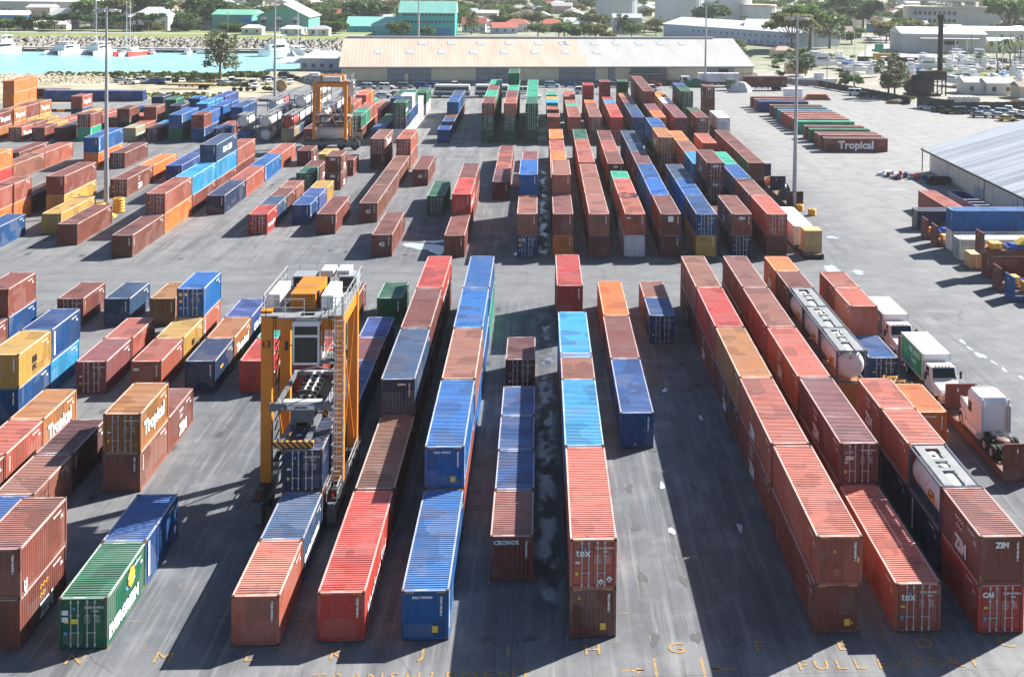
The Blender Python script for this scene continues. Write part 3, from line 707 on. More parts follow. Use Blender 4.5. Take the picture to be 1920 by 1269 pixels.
for x0, s in ((6.1, 1), (8.5, -1)):
    b.add([(x0,58.5,.006),(x0+.12,58.5,.006),(x0+.12,60.6,.006),(x0,60.6,.006)], [(0,1,2,3)], M_MARK)
    xa = x0-.5*s; b.add([(xa-1.2*s,59.5,.006),(xa,59.5,.006),(xa,59.6,.006),(xa-1.2*s,59.6,.006)], [(0,1,2,3) if s > 0 else (3,2,1,0)], M_MARK)
    b.add([(xa-.4*s,59.85,.006),(xa,59.55,.006),(xa-.4*s,59.25,.006)], [(2,1,0) if s > 0 else (0,1,2)], M_MARK)
b.obj('lane_arrow', yard)

# puddles: thin water lying in the gutter and the worn wheel pits
n = NT('puddle_water'); n.set((.05, .055, .065), .04); n.b.inputs['Specular IOR Level'].default_value = .9; M_PUD = n.m
n = NT('wet_asphalt'); n.set((.028, .031, .037), .28); n.b.inputs['Specular IOR Level'].default_value = .6; M_WET = n.m
n = NT('sky_pale_water'); n.set((.40, .43, .47), .2); n.b.inputs['Specular IOR Level'].default_value = .8; M_SKYPALE = n.m  # pale water: bright sky reflection put into its base colour
n = NT('pit_rubber'); n.set((.070, .074, .082), .85); M_PIT = n.m
def blob(b, x, y, rx, ry, z, mat, seed, m=18):
    r = random.Random(seed); ph = [r.uniform(0, 6.28) for _ in range(4)]; vs = [(x, y, z)]
    for i in range(m):
        t = 6.2832*i/m; q = 1+.22*math.sin(2*t+ph[0])+.15*math.sin(3*t+ph[1])+.1*math.sin(5*t+ph[2]); vs.append((x+rx*q*math.cos(t), y+ry*q*math.sin(t), z))
    b.add(vs, [(0, i+1, (i+1) % m+1) for i in range(m)], mat)
def puddle(name, items, mat, z):
    for i, (x, y, rx, ry) in enumerate(items):
        b = MB(); blob(b, x, y, rx, ry, z+.0011*(i % 11), mat, i*7+int(abs(x)*10)+int(y)); tag(b.obj(name), kind='structure')
pr = random.Random(4)
gut = [(.75+pr.uniform(-.15, .15), 66.5+i*3.1+pr.uniform(-.8, .8), pr.uniform(.15, .45), pr.uniform(.5, 1.3)) for i in range(19)]
gut += [(.9+pr.uniform(-.3, .3), 147+i*4.2, pr.uniform(.2, .5), pr.uniform(.6, 1.4)) for i in range(14)]
gut += [(5.2, 150+i*4.5, .5, 1.5) for i in range(5)]
wet = [(.95, 66+i*7.5, 1.1, 5.0) for i in range(9)] + [(.95, 150+i*9, 1.1, 6.0) for i in range(8)]
puddle('puddle', [(-14.2, 151, 2.4, 1.6), (-12.3, 149, .9, 2.4), (-12.9, 153.5, 1.3, .8), (-1.9, 147, .8, 1.4)], M_SKYPALE, .014)
puddle('puddle', [(34.6, 137.5, .9, 4.0), (37.2, 138, .7, 1.0), *[(40+i*.34+pr.uniform(-.3, .3), 112-i*2.0, pr.uniform(.15, .4), pr.uniform(.5, 1.1)) for i in range(12)], (57, 190, 2.2, .5), (38.5, 156, .8, .7), (83, 268, 6, 1.0)], M_SKYPALE, .014)
pits = []
for k in (1, 2):
    for s in range(0, 8):
        for xo in (.1, CW-.1): pits.append((lane_x('F', k)+xo+pr.uniform(-.1, .1), YB['F']+6.2*s+pr.uniform(-.3, .3), .2, .5))
pits += [(lane_x('F', -1)+.1, 62.6, .25, .35), (lane_x('F', -1)+2.3, 62.6, .25, .35)]
puddle('worn_pit', [(x, y, rx*1.35, ry*1.15) for x, y, rx, ry in pits], M_PIT, .008)
puddle('pit_water', [q for i, q in enumerate(pits) if pr.random() < .3], M_SKYPALE, .015)

# ------------------------------------------------------------------ lamp masts
M_GALV = flat('galvanised_mast', (.36, .38, .40), .5, .5, .06)
def mast_meshes(h):
    b = MB(); b.tube((0,0,0), (0,0,h), .36, M_GALV, .13, 12); b.tube((0,0,0), (0,0,.35), .62, M_CONC, n=12)
    ring = MB()
    for i in range(12):
        a, c = 6.2832*i/12, 6.2832*(i+1)/12; ring.bar((1.35*math.cos(a), 1.35*math.sin(a), h-.4), (1.35*math.cos(c), 1.35*math.sin(c), h-.4), .12, M_GALV)
        if i % 3 == 0: ring.bar((0,0,h-.3), (1.35*math.cos(a), 1.35*math.sin(a), h-.4), .08, M_GALV)
    fl = MB(); fl.cbox((1.6, 0, h-.55), (.55, .7, .22), M_GALV); fl.cbox((1.62, 0, h-.68), (.45, .6, .05), M_WHITE)
    return b.mesh('pole'), ring.mesh('head_ring'), fl.mesh('floodlight')
for x, y, h, lb in ((-59.6, 170.7, 28.6, 'tall grey floodlight mast beside the yellow tyre stacks on the left'), (37.4, 174.5, 28.3, 'tall grey floodlight mast beside the open flat racks and white trailer'),
                    (-63.8, 297, 30, 'tall grey floodlight mast behind the white tank containers'), (48.5, 352, 30, 'tall grey floodlight mast in front of the long warehouse'),
                    (-40.5, 410, 40, 'pale tall twin masts rising behind the warehouse roof')):
    t = thing('floodlight_mast', lb, 'light mast', (x, y, 0), 0, 'floodlight masts'); pm, rm, fm = mast_meshes(h); ob('pole', pm, t); ob('head_ring', rm, t)
    for i in range(8): ob('floodlight', fm, t, rz=6.2832*i/8)

# ------------------------------------------------------------------ the long warehouse
def metal_roof(name, c1, c2, rib=.5, axis=0):
    n = NT(name); v, oi = n.obj(); f = n.noise(v, .25, 5, .6, (1, .15, .15)); g = n.noise(v, 1.2, 5, .65, (1, .12, 1))
    c = n.mix(n.ramp(f, .35, .65), c1, c2); c = n.mix(n.ramp(g, .55, .75, 0, .4), c, tuple(x*.72 for x in c1))
    n.set(c, .55); n.b.inputs['Specular IOR Level'].default_value = .3
    return n.m
M_CREAMROOF = metal_roof('cream_roof_sheet', (.44, .36, .285), (.50, .43, .35)); M_PALEROOF = metal_roof('pale_roof_sheet', (.38, .375, .365), (.46, .45, .44))
M_CREAM = flat('cream_wall', (.60, .55, .41), .8, var=.1, scale=.4); M_GREYDOOR = flat('grey_sliding_door', (.22, .25, .28), .6, var=.15, scale=.8)
M_DARK = flat('dark_void', (.02, .022, .025), .9); M_SKYL = flat('skylight_sheet', (.42, .45, .47), .4); M_LGREY = flat('light_grey_wall', (.45, .46, .47), .7, var=.08, scale=.4)
WA, WB = Vector((-56.5, 350)), Vector((64.6, 363.5)); u = (WB-WA).normalized(); vv = Vector((-u.y, u.x)); ang = math.atan2(u.y, u.x); WL = (WB-WA).length
wh = thing('long_warehouse', 'long cream walled warehouse with a peach and pale grey sheet roof', 'warehouse', (WA.x, WA.y, 0), ang)
RZ, RD, EZ = 12.0, 25.5, 5.3
b = MB(); b.box(0, WL, .0, .25, 1.15, EZ+.3, M_CREAM)
b.box(0, WL, 50.6, 50.9, 0, EZ, M_CREAM)
for x in (0, WL-.25): b.prism([(x, .25), (x+.25, .25), (x+.25, 50.6), (x, 50.6)], 0, EZ, M_LGREY); b.extr([(.25, EZ), (50.6, EZ), (RD, RZ-.2)], x, x+.25, M_LGREY)
b.obj('wall', wh)
b = MB(); b.box(0, WL, -1.6, 0, 0, 1.15, flat('dock_concrete', (.20, .2, .2), .85)); b.obj('loading_dock', wh)
def roof_slab(x0, x1, mat, name):
    b = MB(); ri0 = (x0-2.2 if x0 == 0 else x0-1.2, x1)  # the rake leans
    vs = [(x0-.6 if x0 == 0 else x0, -1.7, EZ), (x1, -1.7, EZ), (x1-(0 if x1 < WL else -.6), RD, RZ), (x0-(0 if x0 else .6), RD, RZ)]
    n_ = max(2, round((x1-x0)/1.0)); A, Bq, C_, D_ = [Vector(p) for p in vs]
    pts = []
    for i in range(n_+1):
        for q in (0, .5):
            if i == n_ and q: break
            t = (i+q)/n_; up = .02 if q else 0
            pts.append((A.lerp(Bq, t)+Vector((0, 0, up)), D_.lerp(C_, t)+Vector((0, 0, up))))
    flatv = [v for pr_ in pts for v in pr_]; b.add(flatv, [(2*i, 2*i+2, 2*i+3, 2*i+1) for i in range(len(pts)-1)], mat)
    b.add([(A.x, 52.5, EZ), (Bq.x, 52.5, EZ), (C_.x, RD, RZ), (D_.x, RD, RZ)], [(1, 0, 3, 2)], mat)
    b.box(A.x, Bq.x, -1.75, -1.6, EZ-.3, EZ+.02, M_LGREY)
    return b.obj(name, wh)
XS = WL*.585
roof_slab(0, XS, M_CREAMROOF, 'roof'); roof_slab(XS, WL, M_PALEROOF, 'roof')
b = MB(); b.box(.5, WL-6, RD-.6, RD+.6, RZ-.05, RZ+.45, M_LGREY); b.obj('ridge_vent', wh)
def on_roof(x, t): return (x, -1.7+(RD+1.7)*t, EZ+(RZ-EZ)*t+.09)
sk = [(9+i*9.35, .42) for i in range(8)]+[(22+i*8.9, .74) for i in range(6)] + [(XS-6, .74)] + [(XS+4+i*7, .74) for i in range(5)]
for x, t in sk:
    if x > WL-3: continue
    a, c = on_roof(x, t), on_roof(x, t+.13); b = MB(); b.add([a, (x+2.3, a[1], a[2]), (x+2.3, c[1], c[2]), c], [(0,1,2,3)], M_SKYL); b.obj('skylight', wh)
b = MB(); x = 8.5; i = 0
b = MB(); b.box(-.2, WL+.2, -.06, -.01, EZ-.55, EZ-.05, M_DARK); b.obj('eave_band', wh)  # dark band along the wall just under the eave
for (a, c) in ((13.2, 25.5), (38.6, 50.3), (63, 73.6), (77.5, 79.5), (84.5, 95.2), (107.5, 116)):
    m_ = (a+c)/2
    for (p0, p1) in (((a, m_-.1), (m_+.1, c)) if c-a > 4 else ((a, c),)):
        b = MB(); b.box(p0, p1, -.14, -.02, 1.15, EZ-.55, M_GREYDOOR); b.box(p0, p1, -.17, -.14, 3.0, 3.1, M_DARK)
        b.box(p0-.1, p0, -.2, -.02, 1.15, EZ-.5, M_DARK); b.obj('sliding_door', wh)
b = MB(); b.box(15.9+25*.0+2.0, 16.9+2.0, -.2, -.14, 1.2, 3.2, M_CREAM); b.obj('small_door', wh)
b = MB(); b.box(83.5, 95, -4.5, -.3, 3.2, 3.35, M_STEELD)
for x in (83.7, 89, 94.8): b.box(x, x+.12, -4.4, -4.28, 0, 3.2, M_STEELD)
b.obj('canopy', wh)
b = MB(); b.box(111, 114, -.25, -.17, 1.15, 4.4, M_DARK); b.obj('open_doorway', wh)
text('SWALLOW', .95, M_BLACKM, 'N', (WL-5.2, -.02, 2.6), wh); text('WHARF', .6, M_BLACKM, 'N', (WL-4.8, -.02, 1.8), wh) if False else None

# ------------------------------------------------------------------ the shed on the right
sh = thing('grey_roof_shed', 'cream walled shed with ribbed grey sheet roof at the right edge', 'shed')
n = NT('grey_roof_sheet'); p = n.pos(); f1 = n.noise(p, 1, 4, .6, (.02, .45, .02)); f2 = n.noise(p, 1, 3, .6, (.15, 1.6, .15)); cc = n.mix(n.ramp(f1, .4, .58), (.26, .29, .33), (.44, .47, .51)); cc = n.mix(n.ramp(f2, .5, .65, 0, .45), cc, (.24, .26, .29)); n.set(cc, .5); M_GREYROOF = n.m; M_WALLW = flat('faded_cream_wall', (.70, .68, .60), .8, var=.12, scale=.5)
SX, SY1, SY0, SE, SR, SXR = 68.2, 207.6, 118, 4.1, 9.6, 87.0
b = MB(); b.box(SX, SX+.25, SY0, SY1-.25, 0, SE, M_WALLW)
pts = [(SX, 0), (2*SXR-SX, 0), (2*SXR-SX, SE), (SXR, SR-.1), (SX, SE)]
for y in (SY0, SY1-.25):
    b.add([(x, y, z) for x, z in pts]+[(x, y+.25, z) for x, z in pts], [tuple(range(5)), tuple(range(9, 4, -1))]+[(i, (i+1) % 5, (i+1) % 5+5, i+5) for i in range(5)], M_WALLW)
b.box(2*SXR-SX-.25, 2*SXR-SX, SY0+.25, SY1-.25, 0, SE, M_WALLW); b.obj('wall', sh)
for sd in (0, 1):
    b = MB(); vs = []; n_ = 178
    for i in range(n_+1):
        y = SY0-.8+(SY1+.6-SY0+.8)*i/n_; z = .05 if i % 2 else 0
        e = (SX-1.3, y, SE-.25+z) if not sd else (2*SXR-SX+1.3, y, SE-.25+z); vs += [e, (SXR, y, SR+z)]
    b.add(vs, [((2*i, 2*i+1, 2*i+3, 2*i+2) if sd else (2*i, 2*i+2, 2*i+3, 2*i+1)[::-1]) for i in range(n_)], M_GREYROOF); b.obj('roof', sh)
b = MB(); b.box(SX-1.45, SX-1.3, SY0-.8, SY1+.6, SE-.5, SE-.22, M_STEELD); b.box(SX-.1, SX-.0, SY0, SY1, SE-.55, SE-.2, M_STEELD); b.obj('gutter', sh)
for y in (185.5, 170.3):
    for q in (0, 1):
        b = MB(); b.box(SX-.1, SX-.02, y-2.1*q-2.0, y-2.1*q, .05, 1.6, flat('blue_tinted_panel', (.36, .44, .52), .5)); b.box(SX-.1, SX-.02, y-2.1*q-2.0, y-2.1*q, 1.66, 3.3, M_WALLW)
        b.box(SX-.13, SX-.1, y-2.1*q-2.08, y-2.1*q-2.0, .0, 3.35, M_STEELD); b.obj('sliding_door', sh)
for y in (203.5, 198, 190, 178, 163, 158.5): b = MB(); b.box(SX-.012, SX, y, y+.08, 0, SE-.5, M_LGREY); b.obj('panel_joint', sh)
b = MB(); b.tube((SX-1.2, 207.9, 0), (SX-1.2, 207.9, 4.0), .09, M_STEELD, n=8); b.obj('downpipe', sh)
# ------------------------------------------------------------------ straddle carriers
M_ORANGE = flat('orange_paint', (.66, .215, .012), .42, var=.07); M_CABW = flat('white_enamel', (.68, .69, .70), .35, var=.04); M_GREYP = flat('grey_paint', (.13, .15, .17), .5)
M_RAIL = flat('galvanised_rail', (.42, .43, .44), .5, .3); M_RUB = flat('tyre_rubber', (.018, .018, .019), .85)
gl = NT('dark_glass'); gl.set((.012, .022, .024), .1); gl.b.inputs['Specular IOR Level'].default_value = .45; M_GLASS = gl.m
M_REDL = flat('red_lamp', (.6, .03, .02), .3); M_LOUV = flat('grey_louvre', (.25, .27, .3), .5)
hz = NT('hazard_stripes'); tc = hz.n('TexCoord'); sp = hz.n('SeparateXYZ'); hz.l(tc.outputs['Object'], sp.inputs[0])
fr = hz.math('FRACT', hz.math('MULTIPLY', hz.math('ADD', sp.outputs[0], sp.outputs[2]), 2.6)); hz.set(hz.mix(hz.math('LESS_THAN', fr, .5), (.55, .27, .03), (.03, .03, .03)), .6); M_HAZ = hz.m
def rail(b, pts, h=1.05, t=.045, mid=True, posts=1.2):
    for a, c in zip(pts, pts[1:]):
        a, c = Vector(a), Vector(c); up = Vector((0, 0, h)); b.bar(a+up, c+up, t, M_RAIL)
        if mid: b.bar(a+up*.5, c+up*.5, t*.8, M_RAIL)
        k = max(1, round((c-a).length/posts))
        for i in range(k+1): q = a.lerp(c, i/k); b.bar(q, q+up, t, M_RAIL)
def straddle(loc, rz, label, num, spread_z, spread_len):
    t = thing('straddle_carrier', label, 'straddle carrier', loc, rz, 'straddle carriers')
    HX, HY, TZ = 2.28, 5.8, 12.7
    for x in (-HX, HX):
        for y in (0, HY):
            b = MB(); wx = .34; b.box(x-wx, x+wx, y-.28, y+.28, 1.9, TZ, M_ORANGE); b.box(x-wx-.05, x+wx+.05, y-.34, y+.34, 1.55, 1.9, M_STEELD)
            if x < 0 and y == 0: b.box(x-wx-.02, x+wx+.02, y-.3, y+.3, TZ, TZ+.25, M_ORANGE)
            o = b.obj('leg', t)
        # bogie beam
        b = MB(); b.prism([(x-.36, -2.3), (x-.2, -2.7), (x+.2, -2.7), (x+.36, -2.3), (x+.36, HY+2.0), (x+.2, HY+2.3), (x-.2, HY+2.3), (x-.36, HY+2.0)], .95, 1.55, M_GREYP)
        b.box(x-.3, x+.3, -2.72, -2.5, .35, 1.3, M_GREYP); b.box(x-.42, x+.42, -2.3, HY+2.0, 1.55, 1.6, M_STEELD)
        b.obj('side_beam', t)
        for i, y in enumerate((-1.75, .75, 4.4, 6.9)):
            b = MB(); b.lathe([(0, -.2), (.3, -.2), (.34, -.25), (.62, -.27), (.76, -.2), (.78, 0), (.76, .2), (.62, .27), (.34, .25), (.3, .2), (0, .2)], M_RUB, 22, (x, y, .78), 'X')
            wo = b.obj('wheel', t); b = MB(); b.lathe([(0, -.3), (.12, -.3), (.2, -.24), (.3, -.22)], M_GREYP, 12, (x, y, .78), 'X'); b.lathe([(.3, .22), (.2, .24), (.12, .3), (0, .3)], M_GREYP, 12, (x, y, .78), 'X'); b.obj('hub', wo)
            if i != 1: b = MB(); b.box(x-.4, x+.4, y-.55, y+.55, 1.62, 1.72, M_STEELD); b.box(x-.25, x+.25, y-.3, y+.3, 1.72, 2.15, M_STEELD); b.obj('drive_unit', t)
    b = MB()
    for y in (0, HY): b.box(-HX+.34, HX-.34, y-.26, y+.26, TZ-1.0, TZ-.25, M_ORANGE)
    for x in (-HX, HX): b.box(x-.26, x+.26, .28, HY-.28, TZ-.95, TZ-.2, M_ORANGE)
    b.obj('top_frame', t)
    b = MB(); b.box(-HX-.3, HX+.35, -.9, HY+1.9, TZ+.02, TZ+.1, M_WALK); b.box(-HX+.9, HX-.6, -1.3, -.9, TZ+.02, TZ+.1, M_WALK); b.obj('deck', t)
    b = MB(); z = TZ+.1; rail(b, [(-HX-.25, .2, z), (-HX+.1, -.9, z), (.2, -.9, z)]); rail(b, [(-HX-.28, .2, z), (-HX-.28, HY+1.8, z)]); rail(b, [(HX+.3, .3, z), (HX+.3, HY+1.8, z)]); rail(b, [(-HX+.6, HY+1.85, z), (HX-.4, HY+1.85, z)], 1.25)
    rail(b, [(1.3, -.85, z), (HX+.3, -.85, z), (HX+.3, .3, z)], 1.15, .05, True, .5); b.obj('railing', t)
    b = MB(); b.box(-.95, .65, .6, 4.9, TZ+.1, TZ+1.1, M_ORANGE); b.box(-.85, .55, .56, .6, TZ+.2, TZ+1.0, flat('orange_louvre', (.38, .13, .02), .6))
    for i in range(4): b.box(-.85, .55, .52, .56, TZ+.25+i*.18, TZ+.31+i*.18, M_ORANGE)
    b.box(.65, .8, 1.0, 1.5, TZ+.5, TZ+1.1, M_STEELD); b.box(-.9, .6, 2.2, 2.28, TZ+1.25, TZ+1.3, M_RAIL); 
    b.tube((-1.2, .9, TZ+.25), (-1.2, 4.8, TZ+.25), .09, M_STEELD); b.tube((.82, .9, TZ+.3), (.82, 4.8, TZ+.3), .07, M_STEELD); b.tube((-1.3, 5.2, TZ+.4), (1.5, 5.2, TZ+.4), .12, M_STEELD)
    for i in range(7): b.box(-.96, .66, 1.1+i*.55, 1.13+i*.55, TZ+1.1, TZ+1.115, M_STEELD)
    eg = bevel(b.obj('engine_housing', t), .04)
    for x0, x1, y0, y1 in ((-HX-.15, -HX+.6, .9, 4.2), (1.0, 1.8, .6, 4.1)):
        b = MB(); b.box(x0, x1, y0, y1, TZ+.1, TZ+.98, M_CABW); b.box(x0+.08, x0+.36, y0-.03, y0, TZ+.2, TZ+.86, M_PLACARD); b.box(x0+.4, x1-.08, y0-.03, y0, TZ+.2, TZ+.86, M_LGREY); bevel(b.obj('electrical_cabinet', t), .03)
    for x0, x1 in ((-1.7, -.2), (1.4, 2.6)):
        b = MB(); b.box(x0, x1, 4.9+.1, 6.6, TZ+.3, TZ+1.1, M_LOUV); b.box(x0+.1, x1-.1, 4.95, 5.0, TZ+.4, TZ+1.0, M_DARK); b.obj('radiator', t)
    for x in (.1, 1.2): b = MB(); b.box(x, x+.85, 5.5, 7.2, TZ+.9, TZ+1.35, M_LGREY); b.tube((x+.4, 6, TZ+.1), (x+.4, 6, TZ+.9), .16, M_STEELD, n=10); b.obj('exhaust_silencer', t)
    # cab, hung at the front
    cx0, cx1, cy0, cy1, cz0, cz1 = -.45, 1.2, -1.15, .9, 9.75, 12.55
    b = MB(); b.box(cx0, cx1, cy0+.25, cy1, cz0, cz0+.25, M_CABW); b.box(cx0, cx0+.1, cy0+.1, cy1, cz0+.25, cz1-.35, M_CABW); b.box(cx0, cx1, cy1-.1, cy1, cz0+.25, cz1-.35, M_CABW)
    b.prism([(cx0-.03, cy0), (cx1+.03, cy0), (cx1+.03, cy1+.1), (cx0-.03, cy1+.1)], cz1-.35, cz1-.05, M_CABW); b.box(cx0+.12, cx1-.12, cy0+.2, cy1-.1, cz1-.05, cz1+.1, M_CABW)
    for x in (cx0, cx1-.1): b.box(x, x+.1, cy0, cy0+.12, cz0+.1, cz1-.35, M_CABW)
    b.box(cx0+.1, cx1-.1, cy0, cy0+.1, cz0+1.75, cz0+1.9, M_CABW); b.box(cx0, cx1, cy0, cy0+.3, cz0, cz0+.14, M_CABW); b.box(cx1-.1, cx1, cy0+.9, cy0+1.0, cz0+.25, cz1-.35, M_CABW)
    cb = b.obj('cab', t)
    b = MB(); b.box(cx0+.1, cx1-.1, cy0+.03, cy0+.06, cz0+.14, cz0+1.75, M_GLASS); b.obj('windscreen', cb)
    b = MB(); b.box(cx0+.1, cx1-.1, cy0+.03, cy0+.06, cz0+1.9, cz1-.35, M_GLASS); b.obj('upper_window', cb)
    b = MB(); b.box(cx1-.06, cx1-.03, cy0+.12, cy0+.9, cz0+.25, cz1-.35, M_GLASS); b.box(cx1-.06, cx1-.03, cy0+1.0, cy1-.1, cz0+.25, cz1-.35, M_GLASS); b.obj('side_window', cb)
    b = MB(); b.box(cx0+.45, cx0+.8, cy0+.3, cy0+.5, cz1+.1, cz1+.22, M_DARK); b.box(cx0+.85, cx0+1.2, cy0+.3, cy0+.5, cz1+.1, cz1+.22, M_DARK); b.box(cx0+.4, cx0+1.25, cy0+.35, cy0+.9, cz1+.09, cz1+.25, M_CABW); b.obj('air_unit', cb)
    b = MB(); b.bar((cx0-.02, cy0+.2, cz0+1.2), (cx0-.35, cy0+.1, cz0+1.2), .05, M_STEELD); b.box(cx0-.5, cx0-.28, cy0+.05, cy0+.1, cz0+.9, cz0+1.5, M_STEELD); b.obj('mirror', cb)
    b = MB(); b.box(cx1, cx1+.9, cy0+.2, cy1+.6, cz0-.02, cz0+.04, M_WALK); rail(b, [(cx1+.02, cy0+.2, cz0+.04), (cx1+.9, cy0+.2, cz0+.04), (cx1+.9, cy1+.4, cz0+.04)], 1.1, .045, True, .6); b.obj('cab_platform', t)
    for x in (cx0+.2, cx1-.3): b = MB(); b.box(x, x+.14, cy0+.6, cy0+.9, cz1, TZ+.05, M_STEELD); b.obj('cab_hanger', t)
    # ladder with hoops on the right front leg
    b = MB(); lx, ly = HX+.1, -.62
    for x in (lx-.3, lx+.25): b.bar((x, ly, 1.0), (x, ly, TZ+1.1), .05, M_RAIL)
    for i in range(38): b.bar((lx-.3, ly, 1.2+i*.31), (lx+.25, ly, 1.2+i*.31), .035, M_RAIL)
    for i in range(13):
        z = 3.0+i*.8; pts = [(lx-.3, ly, z), (lx-.42, ly-.45, z), (lx-.02, ly-.75, z), (lx+.37, ly-.45, z), (lx+.25, ly, z)]
        for a, c in zip(pts, pts[1:]): b.bar(a, c, .035, M_RAIL)
    b.bar((lx-.02, ly-.75, 3), (lx-.02, ly-.75, 12.6), .03, M_RAIL); b.bar((lx+.37, ly-.45, 3), (lx+.37, ly-.45, 12.6), .03, M_RAIL)
    b.obj('ladder', t)
    b = MB(); rail(b, [(HX-.35, -2.5, 1.6), (HX-.35, -.7, 1.6)], .95, .05, True, .5); rail(b, [(HX+.3, -2.5, 1.6), (HX+.3, -.9, 1.6)], .95, .05, True, .5); rail(b, [(HX+.38, 1.6, 1.6), (HX+.38, HY-.4, 1.6)], .9, .05); rail(b, [(-HX+.4, 1.6, 1.6), (-HX+.4, HY-.4, 1.6)], .9, .05); b.obj('side_railing', t)
    for x in (-HX, HX):
        b = MB(); b.tube((x, -2.2, 1.6), (x, -2.2, 1.95), .06, M_REDL, n=8); b.tube((x+.02, -2.0, 1.95), (x+.02, -2.0, 2.15), .07, M_REDL, n=8); b.obj('warning_lamp', t)
    # bracing on the outer sides
    for x in (-HX-.1, HX+.12):
        b = MB(); b.bar((x, .3, 11.6), (x, HY-.2, 2.2), .09, M_ORANGE); b.bar((x, HY-.3, 11.6), (x, .3, 2.2), .09, M_ORANGE); b.cbox((x, HY/2, 6.9), (.12, .35, .35), M_ORANGE); b.obj('brace', t)
    # hoist frame and spreader
    z = spread_z; b = MB(); H2 = z+1.6
    for x in (-1.55, 1.55): b.box(x-.11, x+.11, -.5, 5.9, H2, H2+.24, M_GREYP if x < 0 else M_LOUV); b.bar((x*.72, -.9, H2-.0), (x, .2, H2+.2), .16, M_LOUV)
    b.box(-1.7, 1.7, -.75, -.4, H2-.12, H2+.25, M_GREYP); b.box(-1.7, 1.7, 5.6, 5.9, H2, H2+.25, M_LOUV); b.box(-1.2, 1.2, -.38, .2, H2+.25, H2+.3, M_LGREY)
    b.box(-1.98, -1.7, -.7, -.4, H2-.2, H2+.3, M_GREYP); b.box(1.7, 1.98, -.7, -.4, H2-.2, H2+.3, M_GREYP)
    b.bar((-1.4, 5.7, H2+.2), (0, 4.9, H2+.8), .1, M_LOUV); b.bar((1.4, 5.7, H2+.2), (0, 4.9, H2+.8), .1, M_LOUV); hf = b.obj('hoist_frame', t)
    b = MB(); b.box(-.5, .5, 1.0, 5.2, H2-.2, H2+.25, M_STEELD)
    for i in range(5): b.box(-.65, .65, 1.3+i*.8, 1.45+i*.8, H2+.1, H2+.38, M_STEELD)
    b.tube((-.25, .6, H2+.3), (-.25, 5.4, H2+.3), .09, M_BAR); b.tube((.25, .6, H2+.3), (.25, 5.4, H2+.3), .09, M_BAR); b.tube((-.4, .9, H2+.5), (.4, .9, H2+.5), .16, M_STEELD); b.obj('hoist_gear', t)
    b = MB(); b.box(-.75, .75, -.3, .0, z+.35, H2-.1, M_GREYP); b.box(-.75, .75, 4.8, 5.1, z+.35, H2-.1, M_GREYP); b.box(-.35, .35, -.3, 5.2, z+.2, z+.55, M_STEELD)
    b.obj('headblock', t)
    for yy in (spread_len[0], spread_len[1]): b = MB(); b.box(-1.24, 1.24, yy-.13, yy+.13, z+.02, z+.42, M_HAZ); b.obj('spreader_end_beam', t)
    b = MB(); b.box(-.9, -.6, spread_len[0], spread_len[1], z+.1, z+.4, M_GREYP); b.box(.6, .9, spread_len[0], spread_len[1], z+.1, z+.4, M_GREYP); b.obj('spreader_beam', t)
    b = MB()
    for x in (-1.75, 1.75):
        for y in (-.3, 5.5):
            for q in (-.07, .07): b.tube((x+q, y, H2+.2), (x+q, y, TZ-.3), .02, M_STEELD, n=5, caps=False)
    b.obj('hoist_rope', t)
    b = MB()
    for i in range(12): b.bar((-1.75, -.1, 4+i*.6), (-1.6+.1*(i % 2), .1, 4.6+i*.6), .06, M_STEELD)
    b.obj('cable_chain', t)
    text('LIEBHERR', .2, M_BLACKM, 'N', (0, -.776, H2-.0), hf, 'CENTER', .008)
    b = MB(); b.box(-.85, .85, -.765, -.75, H2-.07, H2+.2, M_PLACARD); b.obj('name_plate', hf)
    if num: text(num, .62, M_BLACKM, 'N', (-HX, -.3, 10.6), t, 'CENTER', .015)
    return t
straddle((-14.87, 78.0, 0), 0, 'orange straddle carrier numbered 13 setting down a navy container in lane L', '13', 5.22, (-3.2+.2, 2.3))
straddle((-36.1, 231.4, 0), R(90), 'orange straddle carrier crossing the far aisle with a white tank', '', 4.35, (.1, 5.7))
tank_container((-35.95, 230.2, 1.7), M_TANKW, 'white tank container hanging inside the far straddle carrier', None, R(90))

